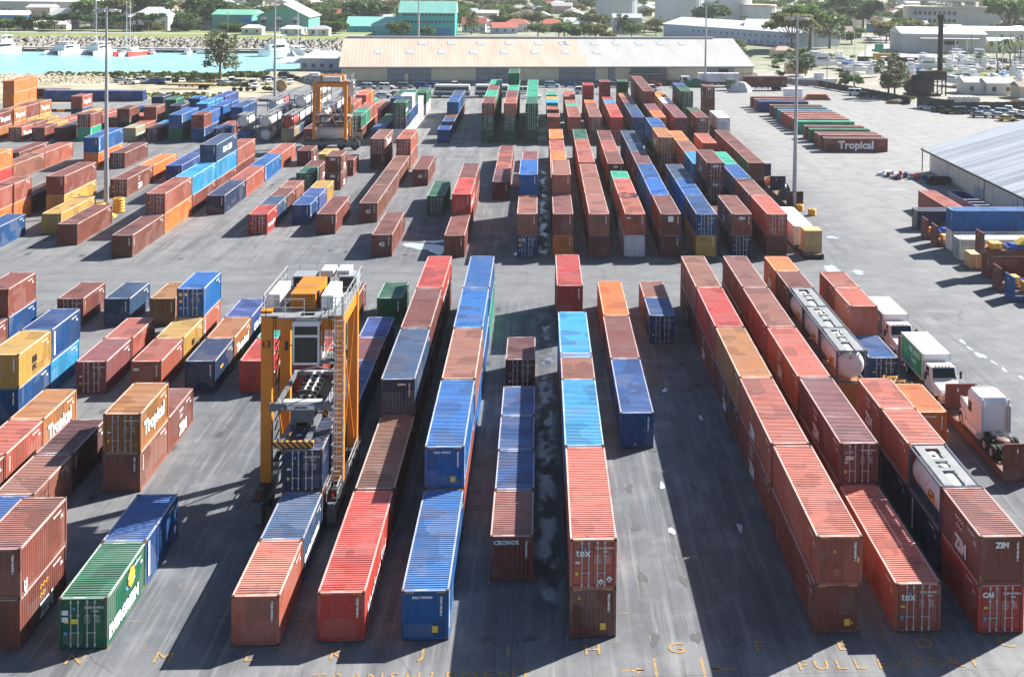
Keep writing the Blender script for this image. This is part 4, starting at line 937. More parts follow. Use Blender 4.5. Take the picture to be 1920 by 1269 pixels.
# ------------------------------------------------------------------ flat racks and what stands on them
M_RUSTB = PAL['r']
def flat_rack(loc, L, rz, label, col='r', walls=(1, 1), full=True):
    t = thing('flat_rack', label, 'flat rack', loc, rz, 'flat racks'); c = tuple(v*.8 for v in PAL[col])
    b = MB(); b.box(0, .2, .2, L-.2, .05, .6, M_PAINT); b.box(CW-.2, CW, .2, L-.2, .05, .6, M_PAINT)
    for i in range(int(L/.9)): b.box(.2, CW-.2, .4+i*.9, .5+i*.9, .15, .45, M_PAINT)
    for i in range(int(L/1.1)):
        for x in (-.012, CW): b.box(x, x+.012, .6+i*1.1, .9+i*1.1, .15, .45, M_CAST)
    b.obj('base_frame', t, c)
    b = MB(); nb = 8
    for i in range(nb): x = .2+(CW-.4)*i/nb; b.box(x, x+(CW-.4)/nb-.02, .25, L-.25, .5, .57, flat('worn_deck_timber', (.16, .11, .07), .9, var=.3))
    b.obj('timber_deck', t)
    for q, y in enumerate((0, L-.2)):
        if not walls[q]: continue
        b = MB()
        for x in (0, CW-.16): b.box(x, x+.16, y, y+.2, 0, CH, M_PAINT)
        b.box(.16, CW-.16, y+.02, y+.18, CH-.14, CH, M_PAINT); b.box(.16, CW-.16, y, y+.2, 0, .6, M_PAINT)
        pr = corr(.16, CW-.16, .5, .06); vs = []
        for x, o in pr: vs += [(x, y+.04-o, .6), (x, y+.04-o, CH-.14)]
        b.add(vs, [(2*i-2, 2*i, 2*i+1, 2*i-1) for i in range(1, len(pr))], M_PAINT)
        b.add([(v[0], v[1]+.05, v[2]) for v in vs], [(2*i-2, 2*i-1, 2*i+1, 2*i) for i in range(1, len(pr))], M_PAINT)
        b.box(.9, 1.0, y-.01, y+.0, CH-.6, CH-.35, M_PLACARD)
        b.obj('end_wall', t, c)
    b = MB()
    for x in (-.004, CW-.158):
        for y in (-.004, L-.174): b.box(x, x+.162, y, y+.178, 0, .118, M_CAST)
    b.obj('corner_castings', t)
    return t
LX7 = lane_x('F', 7)
flat_rack((LX7, 81.0, .03), 12.192, 0, 'rusty flat rack carrying the white tractor unit')
flat_rack((LX7-.1, 93.3, .03), 12.192, 0, 'rusty flat rack under the green sided box truck', walls=(0, 1))

def wheel(b, x, y, r, w, z=None, sgn=1): b.lathe([(0, -w/2+.06), (r*.5, -w/2+.03), (r*.58, -w/2), (r*.95, -w/2), (r, -w/3), (r, w/3), (r*.95, w/2), (r*.58, w/2), (r*.5, w/2-.03), (0, w/2-.06)], M_RUB, 18, (x, y, r if z is None else z), 'X')
M_RIM = flat('white_rim', (.5, .5, .5), .4, .3)
def rim(b, x, y, r, w, z): b.lathe([(0, -w/2-.0), (r*.3, -w/2-.02), (r*.5, -w/2+.02), (r*.56, -w/2-.005)], M_RIM, 14, (x, y, z), 'X'); b.lathe([(r*.56, w/2+.005), (r*.5, w/2-.02), (r*.3, w/2+.02), (0, w/2)], M_RIM, 14, (x, y, z), 'X')
def add_wheels(t, items):
    for x, y, r, w_ in items:
        b = MB(); wheel(b, x, y, r, w_); wo = b.obj('wheel', t); b = MB(); rim(b, x, y, r, w_, r); b.obj('rim', wo)
def box_truck(loc, label, sidemat, words):
    t = thing('box_truck', label, 'truck', loc, 0, 'white box trucks')      # front faces -y
    Lb, W2, Z0, Z1 = 6.0, 1.15, .95, 3.15
    b = MB(); b.box(-W2, W2, 2.7, 2.7+Lb, Z0, Z1, M_CABW); 
    for x in (-W2-.02, W2-.03): b.box(x, x+.05, 2.68, 2.7+Lb+.02, Z1-.1, Z1+.02, M_LGREY); b.box(x, x+.05, 2.68, 2.7+Lb+.02, Z0-.05, Z0+.1, M_LGREY)
    for x in (-W2-.01, W2-.05): b.box(x, x+.06, 2.66, 2.72, Z0, Z1, M_LGREY)
    bx = b.obj('cargo_box', t)
    b = MB(); b.box(-W2-.014, -W2, 2.95, 2.5+Lb, Z0+.15, Z1-.15, sidemat); b.obj('side_panel', bx)
    for st, sz, y, z, mt in words: text(st, sz, mt, 'L', (-W2-.03, y, z), bx, 'LEFT', .015)
    b = MB(); b.box(-.45, .45, .3, 8.6, .55, .85, M_STEELD); b.box(-1.1, 1.1, 8.6, 8.75, .5, .65, M_STEELD); b.obj('chassis', t)
    # cab with sloping bonnet
    b = MB(); prof = [(2.45, .7), (2.45, 2.55), (1.1, 2.62), (.75, 1.75), (-.65, 1.35), (-.95, 1.1), (-1.0, .6), (-.2, .55)]
    n_ = len(prof); w1 = [1.1, 1.08, 1.02, 1.08, .85, .78, .82, 1.05]
    vs = [(-w1[i], y, z) for i, (y, z) in enumerate(prof)]+[(w1[i], y, z) for i, (y, z) in enumerate(prof)]
    b.add(vs, [tuple(range(n_)), tuple(range(2*n_-1, n_-1, -1))]+[(i, i+n_, (i+1) % n_+n_, (i+1) % n_) for i in range(n_)], M_CABW)
    for x in (-1, 1): b.box(x*1.0-.2, x*1.0+.2, -.75, .55, .85, 1.12, M_CABW)
    cb = bevel(b.obj('cab', t), .09)
    b = MB(); b.add([(-.93, .73, 1.83), (.93, .73, 1.83), (.88, 1.05, 2.52), (-.88, 1.05, 2.52)], [(0,1,2,3)], M_GLASS); o = b.obj('windscreen', cb); o.location = (0, -.05, .01)
    for x in (-1, 1):
        b = MB(); q = [(x*1.1, 1.25, 1.75), (x*1.1, 2.0, 1.75), (x*1.085, 2.0, 2.42), (x*1.07, 1.3, 2.42)]; b.add(q, [(0,1,2,3) if x > 0 else (3,2,1,0)], M_GLASS); b.obj('side_window', cb)
        b = MB(); b.bar((x*1.1, 1.2, 2.0), (x*1.45, 1.05, 2.0), .03, M_STEELD); b.box(x*1.45-.09, x*1.45+.09, .98, 1.05, 1.65, 2.25, M_STEELD); b.obj('mirror', cb)
        b = MB(); b.box(x*.72-.14, x*.72+.14, -.99, -.9, .88, 1.06, M_PLACARD); b.obj('headlight', cb)
    b = MB(); b.box(-.42, .42, -1.03, -.97, .68, 1.02, M_STEELD); b.obj('grille', cb); b = MB(); b.box(-1.1, 1.1, -1.12, -.98, .42, .62, M_LGREY); b.obj('bumper', cb)
    for i in range(5): b = MB(); b.box(-.6+i*.28, -.5+i*.28, 1.15, 1.3, 2.62, 2.68, M_YELM); b.obj('marker_lamp', cb)
    add_wheels(t, [(-.98, -.1, .5, .28), (.98, -.1, .5, .28), (-.92, 6.9, .5, .5), (.92, 6.9, .5, .5)])
    return t
M_NAVYP = flat('navy_panel', (.03, .045, .16), .4); gp = NT('green_leaf_panel'); v_, o_ = gp.obj(); gp.set(gp.mix(gp.ramp(gp.noise(v_, .55, 3), .5, .6), (.012, .25, .06), (.05, .42, .10)), .4); M_GREENP = gp.m
box_truck((LX7+1.22, 105.6, 0), 'white box truck with a navy side panel behind the green one', M_NAVYP, (('PEPSI', .9, 4.6, 2.3, M_WHITE),)) if False else box_truck((33.3, 107.6, 0), 'white box truck with a navy side panel parked behind the green one', M_NAVYP, (('si', .8, 4.3, 2.2, M_WHITE),))
box_truck((32.9, 94.7, .45), 'white box truck with a bright green side panel on a flat rack', M_GREENP, (('FEEL GOOD', .55, 6.3, 2.4, M_WHITE), ('beings', .5, 5.6, 1.7, M_WHITE)))

# tractor unit (front faces +y, seen from behind)
t = thing('tractor_unit', 'white long nosed tractor unit standing on the rusty flat rack', 'truck', (LX7+1.25, 82.5, .6))
b = MB(); b.box(-.42, -.3, .6, 8.2, .62, .9, M_STEELD); b.box(.3, .42, .6, 8.2, .62, .9, M_STEELD); b.box(-.42, .42, .6, .75, .6, .9, M_STEELD); b.box(-.4, .4, 2.8, 3.3, .9, 1.0, M_LGREY); b.obj('chassis', t)
b = MB(); b.lathe([(0, 1.02), (.48, 1.02), (.5, .96), (.5, .92)], M_CAST, 18, (0, 1.9, 0)); b.obj('fifth_wheel', t)
b = MB(); pr_ = [(-1.05, 3.6), (1.05, 3.6), (1.12, 3.9), (1.12, 5.9), (.95, 6.5), (-.95, 6.5), (-1.12, 5.9), (-1.12, 3.9)]
b.prism(pr_, .9, 2.95, M_CABW); b.add([(x*1.0, y, 2.95) for x, y in pr_]+[(x*.86, 3.85+(y-3.6)*.8, 3.35) for x, y in pr_], [(i, (i+1) % 8, (i+1) % 8+8, i+8) for i in range(8)]+[tuple(range(8, 16))], M_CABW)
b.box(1.05, 1.12, 3.25, 3.9, .9, 2.9, M_CABW); b.box(-1.12, -1.05, 3.25, 3.9, .9, 2.9, M_CABW)
cb = bevel(b.obj('cab', t), .14, 4)
b = MB(); b.prism([(-.72, 8.6), (-.95, 6.5), (.95, 6.5), (.72, 8.6)][::-1], .7, 1.75, M_CABW)
for x in (-1, 1): b.lathe([(.5, -.22), (.62, -.2), (.64, 0), (.62, .2), (.5, .22)], M_CABW, 20, (x*.92, 7.4, .62), 'X')
bevel(b.obj('bonnet', t), .12, 3)
b = MB(); b.add([(-.9, 6.52, 1.95), (.9, 6.52, 1.95), (.78, 6.3, 2.75), (-.78, 6.3, 2.75)], [(3,2,1,0)], M_GLASS); b.obj('windscreen', cb)
for x in (-1, 1):
    b = MB(); b.box(x*1.125-.01, x*1.125+.01, 5.2, 5.9, 1.75, 2.5, M_GLASS); b.obj('side_window', cb)
    b = MB(); b.tube((x*.95, 3.42, .9), (x*.95, 3.42, 3.35), .08, M_BAR); b.obj('exhaust_stack', t)
    b = MB(); b.tube((x*.95, 3.9, .55), (x*.95, 6.4, .55), .3, M_CABW, n=14); b.obj('fuel_tank', t)
    b = MB(); b.bar((x*1.1, 6.3, 2.3), (x*1.4, 6.6, 2.3), .04, M_BAR); b.box(x*1.4-.08, x*1.4+.08, 6.55, 6.62, 1.85, 2.5, M_CABW); b.obj('mirror', cb)
for i in range(5): b = MB(); b.box(-.55+i*.25, -.47+i*.25, 6.0, 6.2, 3.33, 3.42, M_BAR); b.obj('marker_lamp', cb)
for y in (.95, 2.25):
    for x in (-.97, .97): pass
add_wheels(t, [(x, y, .5, .3) for y in (1.0, 2.35) for x in (-1.08, -.72, .72, 1.08)]+[(-.98, 7.4, .5, .28), (.98, 7.4, .5, .28)])

# crate with hoses in lane B
t = thing('hose_crate', 'open timber crate with yellow hoses coiled on top beside the blue container', 'crate', (lane_x('F', 6)+.1, 93.6, .03))
M_TIMB = flat('pale_timber', (.45, .30, .14), .8, var=.2)
b = MB(); b.box(.1, 2.3, .1, 3.6, 0, 1.6, M_TIMB)
for i in range(6): b.box(.05, 2.35, .1+i*.6, .2+i*.6, 1.6, 1.66, M_TIMB)
b.obj('crate_box', t)
hr = random.Random(3)
for i in range(5):
    b = MB(); cx, cy, rr = hr.uniform(.6, 1.9), hr.uniform(.5, 3.2), hr.uniform(.3, .6); pv = None
    for k in range(15):
        a = 6.28*k/14*1.0; p = (cx+rr*math.cos(a)*1.3, cy+rr*math.sin(a), 1.75+.05*k/3+.08*math.sin(3*a))
        if pv: b.bar(pv, p, .07, M_YELM if i % 2 else M_STEELD)
        pv = p
    b.obj('hose', t)

# white reefer trailer, plywood box and flat at lane A of the middle block, open racks behind
c = container((32.0, 149.2, .35), 12.192, 'w', False, 'white roofed long refrigerated container with its near end machinery open', None, marks=False)
c2 = flat_rack((32.2, 144.0, .0), 6.058, 0, 'low dark flat rack with bare timber deck under the tall plywood crate', 'n', walls=(0, 0))
t = thing('plywood_crate', 'tall tan plywood crate standing on the low flat rack', 'crate', (32.45, 145.1, .58)); M_PLY = flat('plywood', (.50, .34, .16), .75, var=.12)
b = MB(); b.box(0, 2.1, 0, 2.3, 0, 2.7, M_PLY); b.obj('box_panel', t); b = MB()
for i in range(4): x = 2.1*i/3; b.box(min(x, 2.02), min(x, 2.02)+.08, -.04, 0, 0, 2.7, M_TIMB)
for z in (0, .65, 1.35, 2.05, 2.62): b.box(0, 2.1, -.06, -.04, z, z+.08, M_TIMB); b.box(-.04, 0, 0, 2.3, z, z+.08, M_TIMB)
b.obj('batten', t)
for x, y, cc, lb, w_ in ((36.2, 174.2, 'd', 'dark open flat rack with a wrapped black load near the tall mast', (1, 0)), (36.2, 187.0, 'n', 'navy ended flat rack with an orange machine behind the dark rack', (1, 1))):
    flat_rack((x, y, 0), 12.192, 0, lb, cc, w_)
M_TARP = flat('black_tarpaulin', (.03, .032, .04), .35)
def lump(name, label, cat, loc, rx, ry, rz_, mat, seed, n=12):
    r = random.Random(seed); b = MB(); vs = []; m = 7
    for j in range(m):
        ph = math.pi/2*j/(m-1)
        for i in range(n):
            t_ = 6.2832*i/n; q = r.uniform(.85, 1.12); vs.append((rx*q*math.cos(t_)*math.cos(ph), ry*q*math.sin(t_)*math.cos(ph), rz_*(math.sin(ph)*r.uniform(.9, 1.05)) if j else 0))
    b.add(vs, [(j*n+i, j*n+(i+1) % n, (j+1)*n+(i+1) % n, (j+1)*n+i) for j in range(m-1) for i in range(n)], mat)
    o = b.obj(name, loc=loc); return tag(o, label, cat)
lump('wrapped_load', 'black plastic wrapped load standing on the dark flat rack', 'load', (36.9+.4, 180.5, .57), 1.0, 2.2, 2.1, M_TARP, 5)
lump('wrapped_machine', 'orange machine lying on the navy ended flat rack', 'load', (37.4, 192, .57), 1.0, 2.4, 1.1, M_ORANGE, 6)

# tyre stacks and sand at the foot of the left mast
for x, y, lb, mt in ((-58.2, 171.5, 'tall stack of yellow painted tyres with a green plant beside the left mast', M_YELM), (-60.3, 170.2, 'short yellow tyre stack touching the left mast', M_YELM)):
    t = thing('tyre_stack', lb, 'tyres', (x, y, 0), 0, 'yellow tyre stacks')
    for i in range(5 if x > -59 else 4):
        b = MB(); b.lathe([(.45, .02), (.72, 0), (.8, .12), (.8, .26), (.72, .38), (.45, .36)], M_YELM, 20, (0, 0, .4*i)); b.obj('tyre', t)
for x in (37.9, 39.0):
    t = thing('tyre_stack', {36.5: 'yellow tyre stack just left of the right mast foot', 37.9: 'yellow tyre stack against the right mast foot', 39.0: 'yellow tyre stack right of the right mast foot'}[x], 'tyres', (x, 173.2 if x < 38.5 else 170.0, 0), 0, 'yellow tyre stacks'); t.scale = (.75, .75, .75)
    for i in range(3): b = MB(); b.lathe([(.45, .02), (.72, 0), (.8, .12), (.8, .26), (.72, .38), (.45, .36)], M_YELM, 16, (0, 0, .4*i)); b.obj('tyre', t)
lump('sand_heap', 'small heap of yellow sand beside the tyre stacks', 'sand', (-58.6, 168.2, 0), 1.3, 1.1, .6, M_YELM, 9)

# ------------------------------------------------------------------ sideways containers by the shed on the right
H90 = R(-90)      # container length runs along +x after turning
def sidec(x, y, tier, L, col, lb, doors=False, full=True):   # near left corner (x, y) ; near face looks to -y
    return container((x, y+CW, .03+tier*(CH+.008)), L, col, doors, lb, 'containers by the grey roofed shed', full, H90)
c = container((56.0, 163.2, .03), 12.192, 'c', False, 'coral container end on behind the blue ones by the shed', 'containers by the grey roofed shed')
sidec(51.2, 160.4, 0, 12.192, 'n', 'dark blue container with grey doors on its left end, left of the bright blue one', True)
k1 = sidec(51.6, 147.8, 0, 12.192, 'w', 'rust streaked white container under the bright blue one'); k2 = sidec(51.6, 147.8, 1, 12.192, 'B', 'bright blue container stacked on a rust streaked white one')
k3 = sidec(51.0, 143.3, 0, 12.192, 'w', 'white container with green striped end in front of the blue stack', True)
k4 = sidec(51.5, 135.0, 0, 12.192, 'r', 'rust red container under a flat rack loaded with machinery')
M_GREENS = flat('green_stripe', (.03, .3, .14), .5)
b = MB(); 
for i in range(4): b.box(.35+i*.48, .45+i*.48, -.035, -.03, .35, 2.3, M_GREENS)
b.obj('green_stripes', k3)
b = MB(); b.box(-.02, -.012, 1.3, 1.9, .3, 2.4, M_PLACARD)
def srack(x, y, tier, lb, col='r'): return flat_rack((x, y+CW, .03+tier*(CH+.008)), 12.192, H90, lb, col)
srack(50.6, 154.6, 0, 'rusty flat rack at the left of the upper pair beside the dark blue container'); srack(50.6, 150.6, 0, 'rusty flat rack nearer than its twin, left of the blue stack')
srack(50.7, 133.0+2.0, 1, 'rusty flat rack stacked on the rust red container, with yellow and blue machinery'); srack(50.6, 129.2, 0, 'brown flat rack in front of the rust red container'); srack(50.5, 125.4, 0, 'blue ended flat rack, nearest of the racks at the right edge', 'B')
M_MBLUE = flat('machine_blue', (.015, .07, .32), .4); M_MYEL = flat('machine_yellow', (.65, .48, .04), .5)
def machine(x, y, z, lb):
    t = thing('packed_machine', lb, 'machinery', (x, y, z), 0, 'blue and yellow machines on flat racks')
    b = MB(); b.box(0, 5, 0, 2, 0, .35, M_MBLUE); b.box(.5, 4.5, .3, 1.7, .35, .6, M_MBLUE); b.obj('base_frame', t)
    b = MB(); b.add([(1.0, .2, .5), (4.8, .2, .9), (4.8, 1.8, .9), (1.0, 1.8, .5), (2.2, .4, 1.2), (4.6, .4, 1.5), (4.6, 1.6, 1.5), (2.2, 1.6, 1.2)], [(4,5,6,7), (0,1,5,4), (1,2,6,5), (2,3,7,6), (3,0,4,7), (0,3,2,1)], M_MYEL); b.obj('yellow_hood', t)
    b = MB()
    for i in range(5): b.box(2+i*.6, 2.05+i*.6, .1, .15, .5, 1.7, M_STEELD)
    b.box(2, 4.5, .1, .15, 1.65, 1.7, M_STEELD); b.obj('rail', t)
for x, y, z, lb in ((53.8, 135.3, 3.2, 'blue and yellow machine on the raised flat rack'), (53.5, 129.5, .65, 'blue and yellow machine on the brown flat rack'), (53.0, 151, .65, 'blue machine with yellow hood on the rusty rack left of the blue stack'), (52.6, 155, .65, 'small blue machine on the rusty rack behind')):
    machine(x, y, z, lb)
def strapped(x, y, z, w_, d, h, lb, mat=None):
    t = thing('strapped_pallet', lb, 'pallet load', (x, y, z), 0, 'strapped pallet loads'); b = MB(); b.box(0, w_, 0, d, .12, h, mat or M_PLY); b.obj('wrapped_goods', t)
    b = MB()
    for i in range(4): b.box(.03+i*(w_-.2)/3, .17+i*(w_-.2)/3, .02, d-.02, 0, .12, M_TIMB)
    b.obj('pallet', t); b = MB()
    for i in (0.25, .75): b.box(w_*i, w_*i+.06, -.01, d+.01, .12, h+.01, M_WHITE)
    b.obj('strap', t); return t
strapped(51.0, 139.4, .0, 2.6, 2.3, 1.75, 'pallet of pale crates with white labels left of the rust red container', M_PLY); strapped(53.9, 140.6, 0, 2.6, 2.3, 2.1, 'taller pallet of pale crates behind the front one', M_PLY)
strapped(51.9, 135.4, 3.2, 1.3, 1.4, .75, 'small yellow strapped bundle on the raised rack', M_YELM); strapped(52.0, 129.7, .65, 1.0, 1.4, .9, 'small yellow bundle on the brown rack', M_YELM)
strapped(51.6, 151.1, .65, .8, 1.2, .7, 'small yellow bundle on the nearer rusty rack', M_YELM); strapped(51.4, 155.2, .65, .8, 1.2, .7, 'small yellow bundle on the farther rusty rack', M_YELM)
strapped(52.6, 124.6, .65, 1.7, 1.6, 1.5, 'white wrapped pallet on the blue ended rack at the right edge', M_PLACARD); strapped(52.2, 126.7, .65, 1.7, 1.0, 1.1, 'orange topped bundle behind the white pallet', M_ORANGE)
# open top trailer by the shed wall
t = thing('open_trailer', 'long dark blue open topped trailer beside the shed wall', 'trailer', (60.3, 160.5, 0)); b = MB(); b.box(0, .1, 0, 14.5, .9, 2.6, M_NAVYP); b.box(2.4, 2.5, 0, 14.5, .9, 2.6, M_NAVYP); b.box(.1, 2.4, 0, .1, .9, 2.6, M_NAVYP); b.box(.1, 2.4, 14.4, 14.5, .9, 2.6, M_NAVYP); b.obj('trailer_side', t)
b = MB(); b.box(.1, 2.4, .1, 14.4, .9, 1.05, M_DARK); b.box(.1, 2.4, .1, 7.5, 1.9, 2.0, M_STEELD); b.obj('trailer_floor', t)
for i in range(4): b = MB(); b.box(.1, 2.4, 2.2+i*2, 2.4+i*2, 2.5, 2.58, M_LGREY); b.obj('cross_bar', t)
add_wheels(t, [(x, y, .5, .3) for y in (1.6, 2.8, 12.5) for x in (.3, 2.2)])
# heap of drums and scrap at the shed corner
sr = random.Random(8)
dcols = ((.02, .08, .35), (.55, .04, .03), (.5, .5, .52), (.02, .02, .03), (.35, .36, .38))
for i in range(22):
    x, y = 62+sr.uniform(-3.4, 3.6), 200.5+sr.uniform(-1.6, 2.2)-.9*0; col = dcols[i % 5]; nm = ('blue', 'red', 'white', 'black', 'grey')[i % 5]
    b = MB(); mt = flat('drum_'+nm, col, .45)
    if sr.random() < .5: b.tube((0,0,0), (0,0,.88), .29, mt, n=14); b.lathe([(.29,.28),(.31,.3),(.29,.32)], mt, 14); b.lathe([(.29,.58),(.31,.6),(.29,.62)], mt, 14)
    else: b.tube((-.44,0,.3), (.44,0,.3), .29, mt, n=14); b.lathe([(.29,-.02),(.31,0),(.29,.02)], mt, 14, (0,0,.3), 'X')
    tag(b.obj('oil_drum', loc=(x, y, 0)), nm+' oil drum in the scrap heap at the shed corner', 'drum', 'oil drums in the scrap heap')
for x, y, lb in ((65.2, 196.2, 'black scrap skip frame in front of the shed corner'), (63.8, 194, 'flat black skip with scrap nearer the yard')):
    t = thing('scrap_skip', lb, 'skip', (x, y, 0)); b = MB(); b.add([(0,0,0),(2.6,0,0),(2.6,1.4,0),(0,1.4,0),(-.3,-.2,.8),(2.9,-.2,.8),(2.9,1.6,.8),(-.3,1.6,.8)], [(0,1,5,4),(1,2,6,5),(2,3,7,6),(3,0,4,7),(3,2,1,0)], M_STEELD); b.obj('skip_body', t)
lump('white_tarpaulin_heap', 'crumpled white tarpaulin over scrap beside the drums', 'tarpaulin', (59.6, 203.0, 0), 2.0, 1.5, .9, M_PLACARD, 12)

# ------------------------------------------------------------------ row of sideways 40 ft containers (right middle)
SROW = [(229.0,'r'),(233.3,'s'),(236.2,'r'),(241.5,'g'),(246.0,'r'),(253.8,'e'),(258.5,'c'),(262.2,'c'),(266.2,'c'),(270.0,'s'),(273.8,'k'),(278.4,'g'),(283.2,'r'),(291.5,'b'),(296.0,'s'),(301.0,'r')]
for i, (y, c_) in enumerate(SROW):
    o = container((54.8-(0 if i < 13 else 1.5), y+CW, .02), 12.192, c_, False, '%s container lying sideways, %s from the near end of its row' % (CNAME[c_], ('nearest',)*(i == 0) and 'first' or ORD[i] if i < 13 else 'number %d' % (i+1)), 'sideways containers right of the middle block', full=i < 3, rz=H90)
    if i == 0:
        text('Tropical', 2.05, M_PLACARD, 'R', (CW+.01, 2.6, .62), o, 'LEFT', .07, 1.0)
# ------------------------------------------------------------------ trees
def leaf_mat(name, a, b_, c3):
    n = NT(name); p = n.pos(); f = n.noise(p, .35, 3); g = n.noise(p, 1.6, 3); oi = n.n('ObjectInfo')
    c = n.mix(n.ramp(f, .35, .65), a, b_); c = n.mix(n.ramp(g, .5, .75, 0, .8), c, c3)
    c = n.mix(n.ramp(oi.outputs['Random'], 0, 1, 0, .35), c, tuple(v*.45 for v in a)); n.set(c, .65); n.b.inputs['Specular IOR Level'].default_value = .2
    tr = n.n('BsdfTranslucent'); n.l(c, tr.inputs[0]); mx = n.n('MixShader'); mx.inputs[0].default_value = .38; n.l(n.b.outputs[0], mx.inputs[1]); n.l(tr.outputs[0], mx.inputs[2]); n.l(mx.outputs[0], n.t.nodes['Material Output'].inputs['Surface'])
    return n.m
LEAF = {'g': leaf_mat('green_leaves', (.07, .14, .03), (.11, .19, .045), (.19, .26, .07)), 'd': leaf_mat('dark_leaves', (.04, .095, .028), (.07, .13, .038), (.11, .18, .055)),
        'p': leaf_mat('pale_needles', (.16, .19, .10), (.22, .25, .14), (.28, .29, .18)), 'o': leaf_mat('orange_leaves', (.25, .14, .03), (.33, .19, .04), (.16, .15, .04)),
        'y': leaf_mat('olive_leaves', (.15, .17, .05), (.21, .21, .07), (.28, .26, .09))}
M_BARK = flat('bark', (.13, .10, .075), .9, var=.25)
def crown_mesh(kind, seed):
    r = random.Random(seed); b = MB(); trunk = MB(); lobes = []
    if kind == 'round': S = [(0, 0, .62, .36)]+[(.34*math.cos(a), .34*math.sin(a), .5+r.uniform(-.08, .2), r.uniform(.2, .28)) for a in [i*1.05 for i in range(6)]]; nq, ls = 150, .055; sq = .78
    elif kind == 'spread': S = [(.55*math.cos(a)*r.uniform(.3, 1), .55*math.sin(a)*r.uniform(.3, 1), .74+r.uniform(-.12, .14), r.uniform(.16, .25)) for a in [i*.6 for i in range(12)]]; nq, ls = 110, .05; sq = .55
    elif kind == 'airy': S = [(.34*math.cos(a)*r.uniform(.2, 1.1), .34*math.sin(a)*r.uniform(.2, 1.1), .28+.62*i/16, r.uniform(.09, .17)) for i, a in enumerate([i*2.4 for i in range(17)])]; nq, ls = 75, .03; sq = .8
    elif kind == 'bush': S = [(r.uniform(-.5, .5), r.uniform(-.35, .35), .35+r.uniform(-.1, .2), r.uniform(.25, .4)) for i in range(5)]; nq, ls = 90, .09; sq = .8
    for cx, cy, cz, rr in S:
        if kind != 'bush':
            trunk.tube((cx*.25, cy*.25, .18+cz*.25), (cx*.85, cy*.85, cz), .014, M_BARK, .006, 5, False)
        for i in range(nq):
            th = r.uniform(0, 6.2832); u_ = r.uniform(-.75, 1); q = rr*(r.random()**.35)*r.uniform(.85, 1.12); s_ = math.sqrt(max(0, 1-u_*u_))
            p = Vector((cx+q*s_*math.cos(th), cy+q*s_*math.sin(th), cz+q*u_*sq)); d1 = Vector((r.gauss(0, 1), r.gauss(0, 1), r.gauss(0, .5))).normalized(); nn_ = Vector((r.gauss(0, .7), r.gauss(0, .7), 1)).normalized(); d2 = nn_.cross(d1).normalized(); s = ls*r.uniform(.6, 1.35)
            b.add([p-d1*s-d2*s*.6, p+d1*s-d2*s*.5, p+d1*s*.7+d2*s*.7, p-d1*s*.8+d2*s*.5], [(0,1,2,3)], LEAF['g'])
    h0 = .0
    if kind != 'bush': trunk.tube((0,0,-.02), (.01, 0, .32), .035, M_BARK, .022, 8, False); trunk.tube((.01,0,.32), (0, 0, .62), .022, M_BARK, .01, 7, False)
    return b, trunk
_tr = {}
def tree(kind, leaf, x, y, h, label, group='trees in the town', w_=1.0, z=0, cat='tree', name='tree'):
    sd = int(abs(x)*3+y) % 3; key = (kind, leaf, sd)
    if key not in _tr:
        c, t = crown_mesh(kind, sd*11+len(kind)); c.mats = [LEAF[leaf]]; _tr[key] = (c.mesh('crown'), t.mesh('trunk') if kind != 'bush' else None)
    cm, tm = _tr[key]; t = thing(name, label, cat, (x, y, z), (x*7+y) % 6.28, group); t.scale = (h*w_, h*w_, h)
    ob('crown', cm, t)
    if tm: ob('trunk', tm, t)
    return t
def palm_meshes(seed):
    r = random.Random(seed); tr = MB(); pv = (0, 0, 0)
    for i in range(5): q = (.02*i*math.sin(seed), .015*i, (i+1)*.16); tr.tube(pv, q, .022-.002*i, M_BARK, .020-.002*i, 7, False); pv = q
    fr_ = MB()
    for k in range(15):
        a = 6.2832*k/15+r.uniform(-.2, .2); up = r.uniform(-.1, .75); prev = None; d = Vector((math.cos(a), math.sin(a), 0)); s_ = Vector((-d.y, d.x, 0)); P = Vector(pv)
        for j in range(5):
            t_ = j/4; c = P+d*(.28*t_)+Vector((0, 0, .16*up*t_-.20*t_*t_)); wd = .045*(1-t_*.75)*(.5 if j == 0 else 1)
            cur = (c-s_*wd-Vector((0, 0, wd*.6)), c, c+s_*wd-Vector((0, 0, wd*.6)))
            if prev: fr_.add(list(prev)+list(cur), [(0,1,4,3), (1,2,5,4)], LEAF['g'])
            prev = cur
    return tr.mesh('trunk'), fr_.mesh('fronds')
_pm = [palm_meshes(i) for i in range(3)]
def palm(x, y, h, label, z=0, group='palms'):
    t = thing('palm_tree', label, 'palm', (x, y, z), x % 6, group); t.scale = (h*.9, h*.9, h); a, c = _pm[int(x+y) % 3]; ob('trunk', a, t); ob('fronds', c, t)

# ------------------------------------------------------------------ houses and town buildings
def wcol(n_, c): return flat('wall_'+n_, c, .8, var=.06, scale=.3)
WALLS = [wcol('white', (.62, .61, .58)), wcol('cream', (.56, .50, .38)), wcol('pink', (.52, .34, .28)), wcol('pale_blue', (.42, .50, .58)), wcol('peach', (.58, .42, .28)), wcol('mint', (.36, .50, .42))]
WN = ['white', 'cream', 'pink', 'pale blue', 'peach', 'mint']
ROOFS = [flat('roof_white', (.66, .66, .66), .6, var=.05), flat('roof_silver', (.46, .47, .48), .5, var=.12), flat('roof_rusty', (.38, .26, .20), .75, var=.25), flat('roof_red', (.42, .12, .08), .7, var=.15), flat('roof_green', (.22, .36, .28), .7), flat('roof_brown', (.26, .20, .16), .8)]
RN = ['white', 'silver', 'rusty', 'red', 'green', 'brown']
M_WIN = NT('window_pane').set((.035, .05, .07), .15)
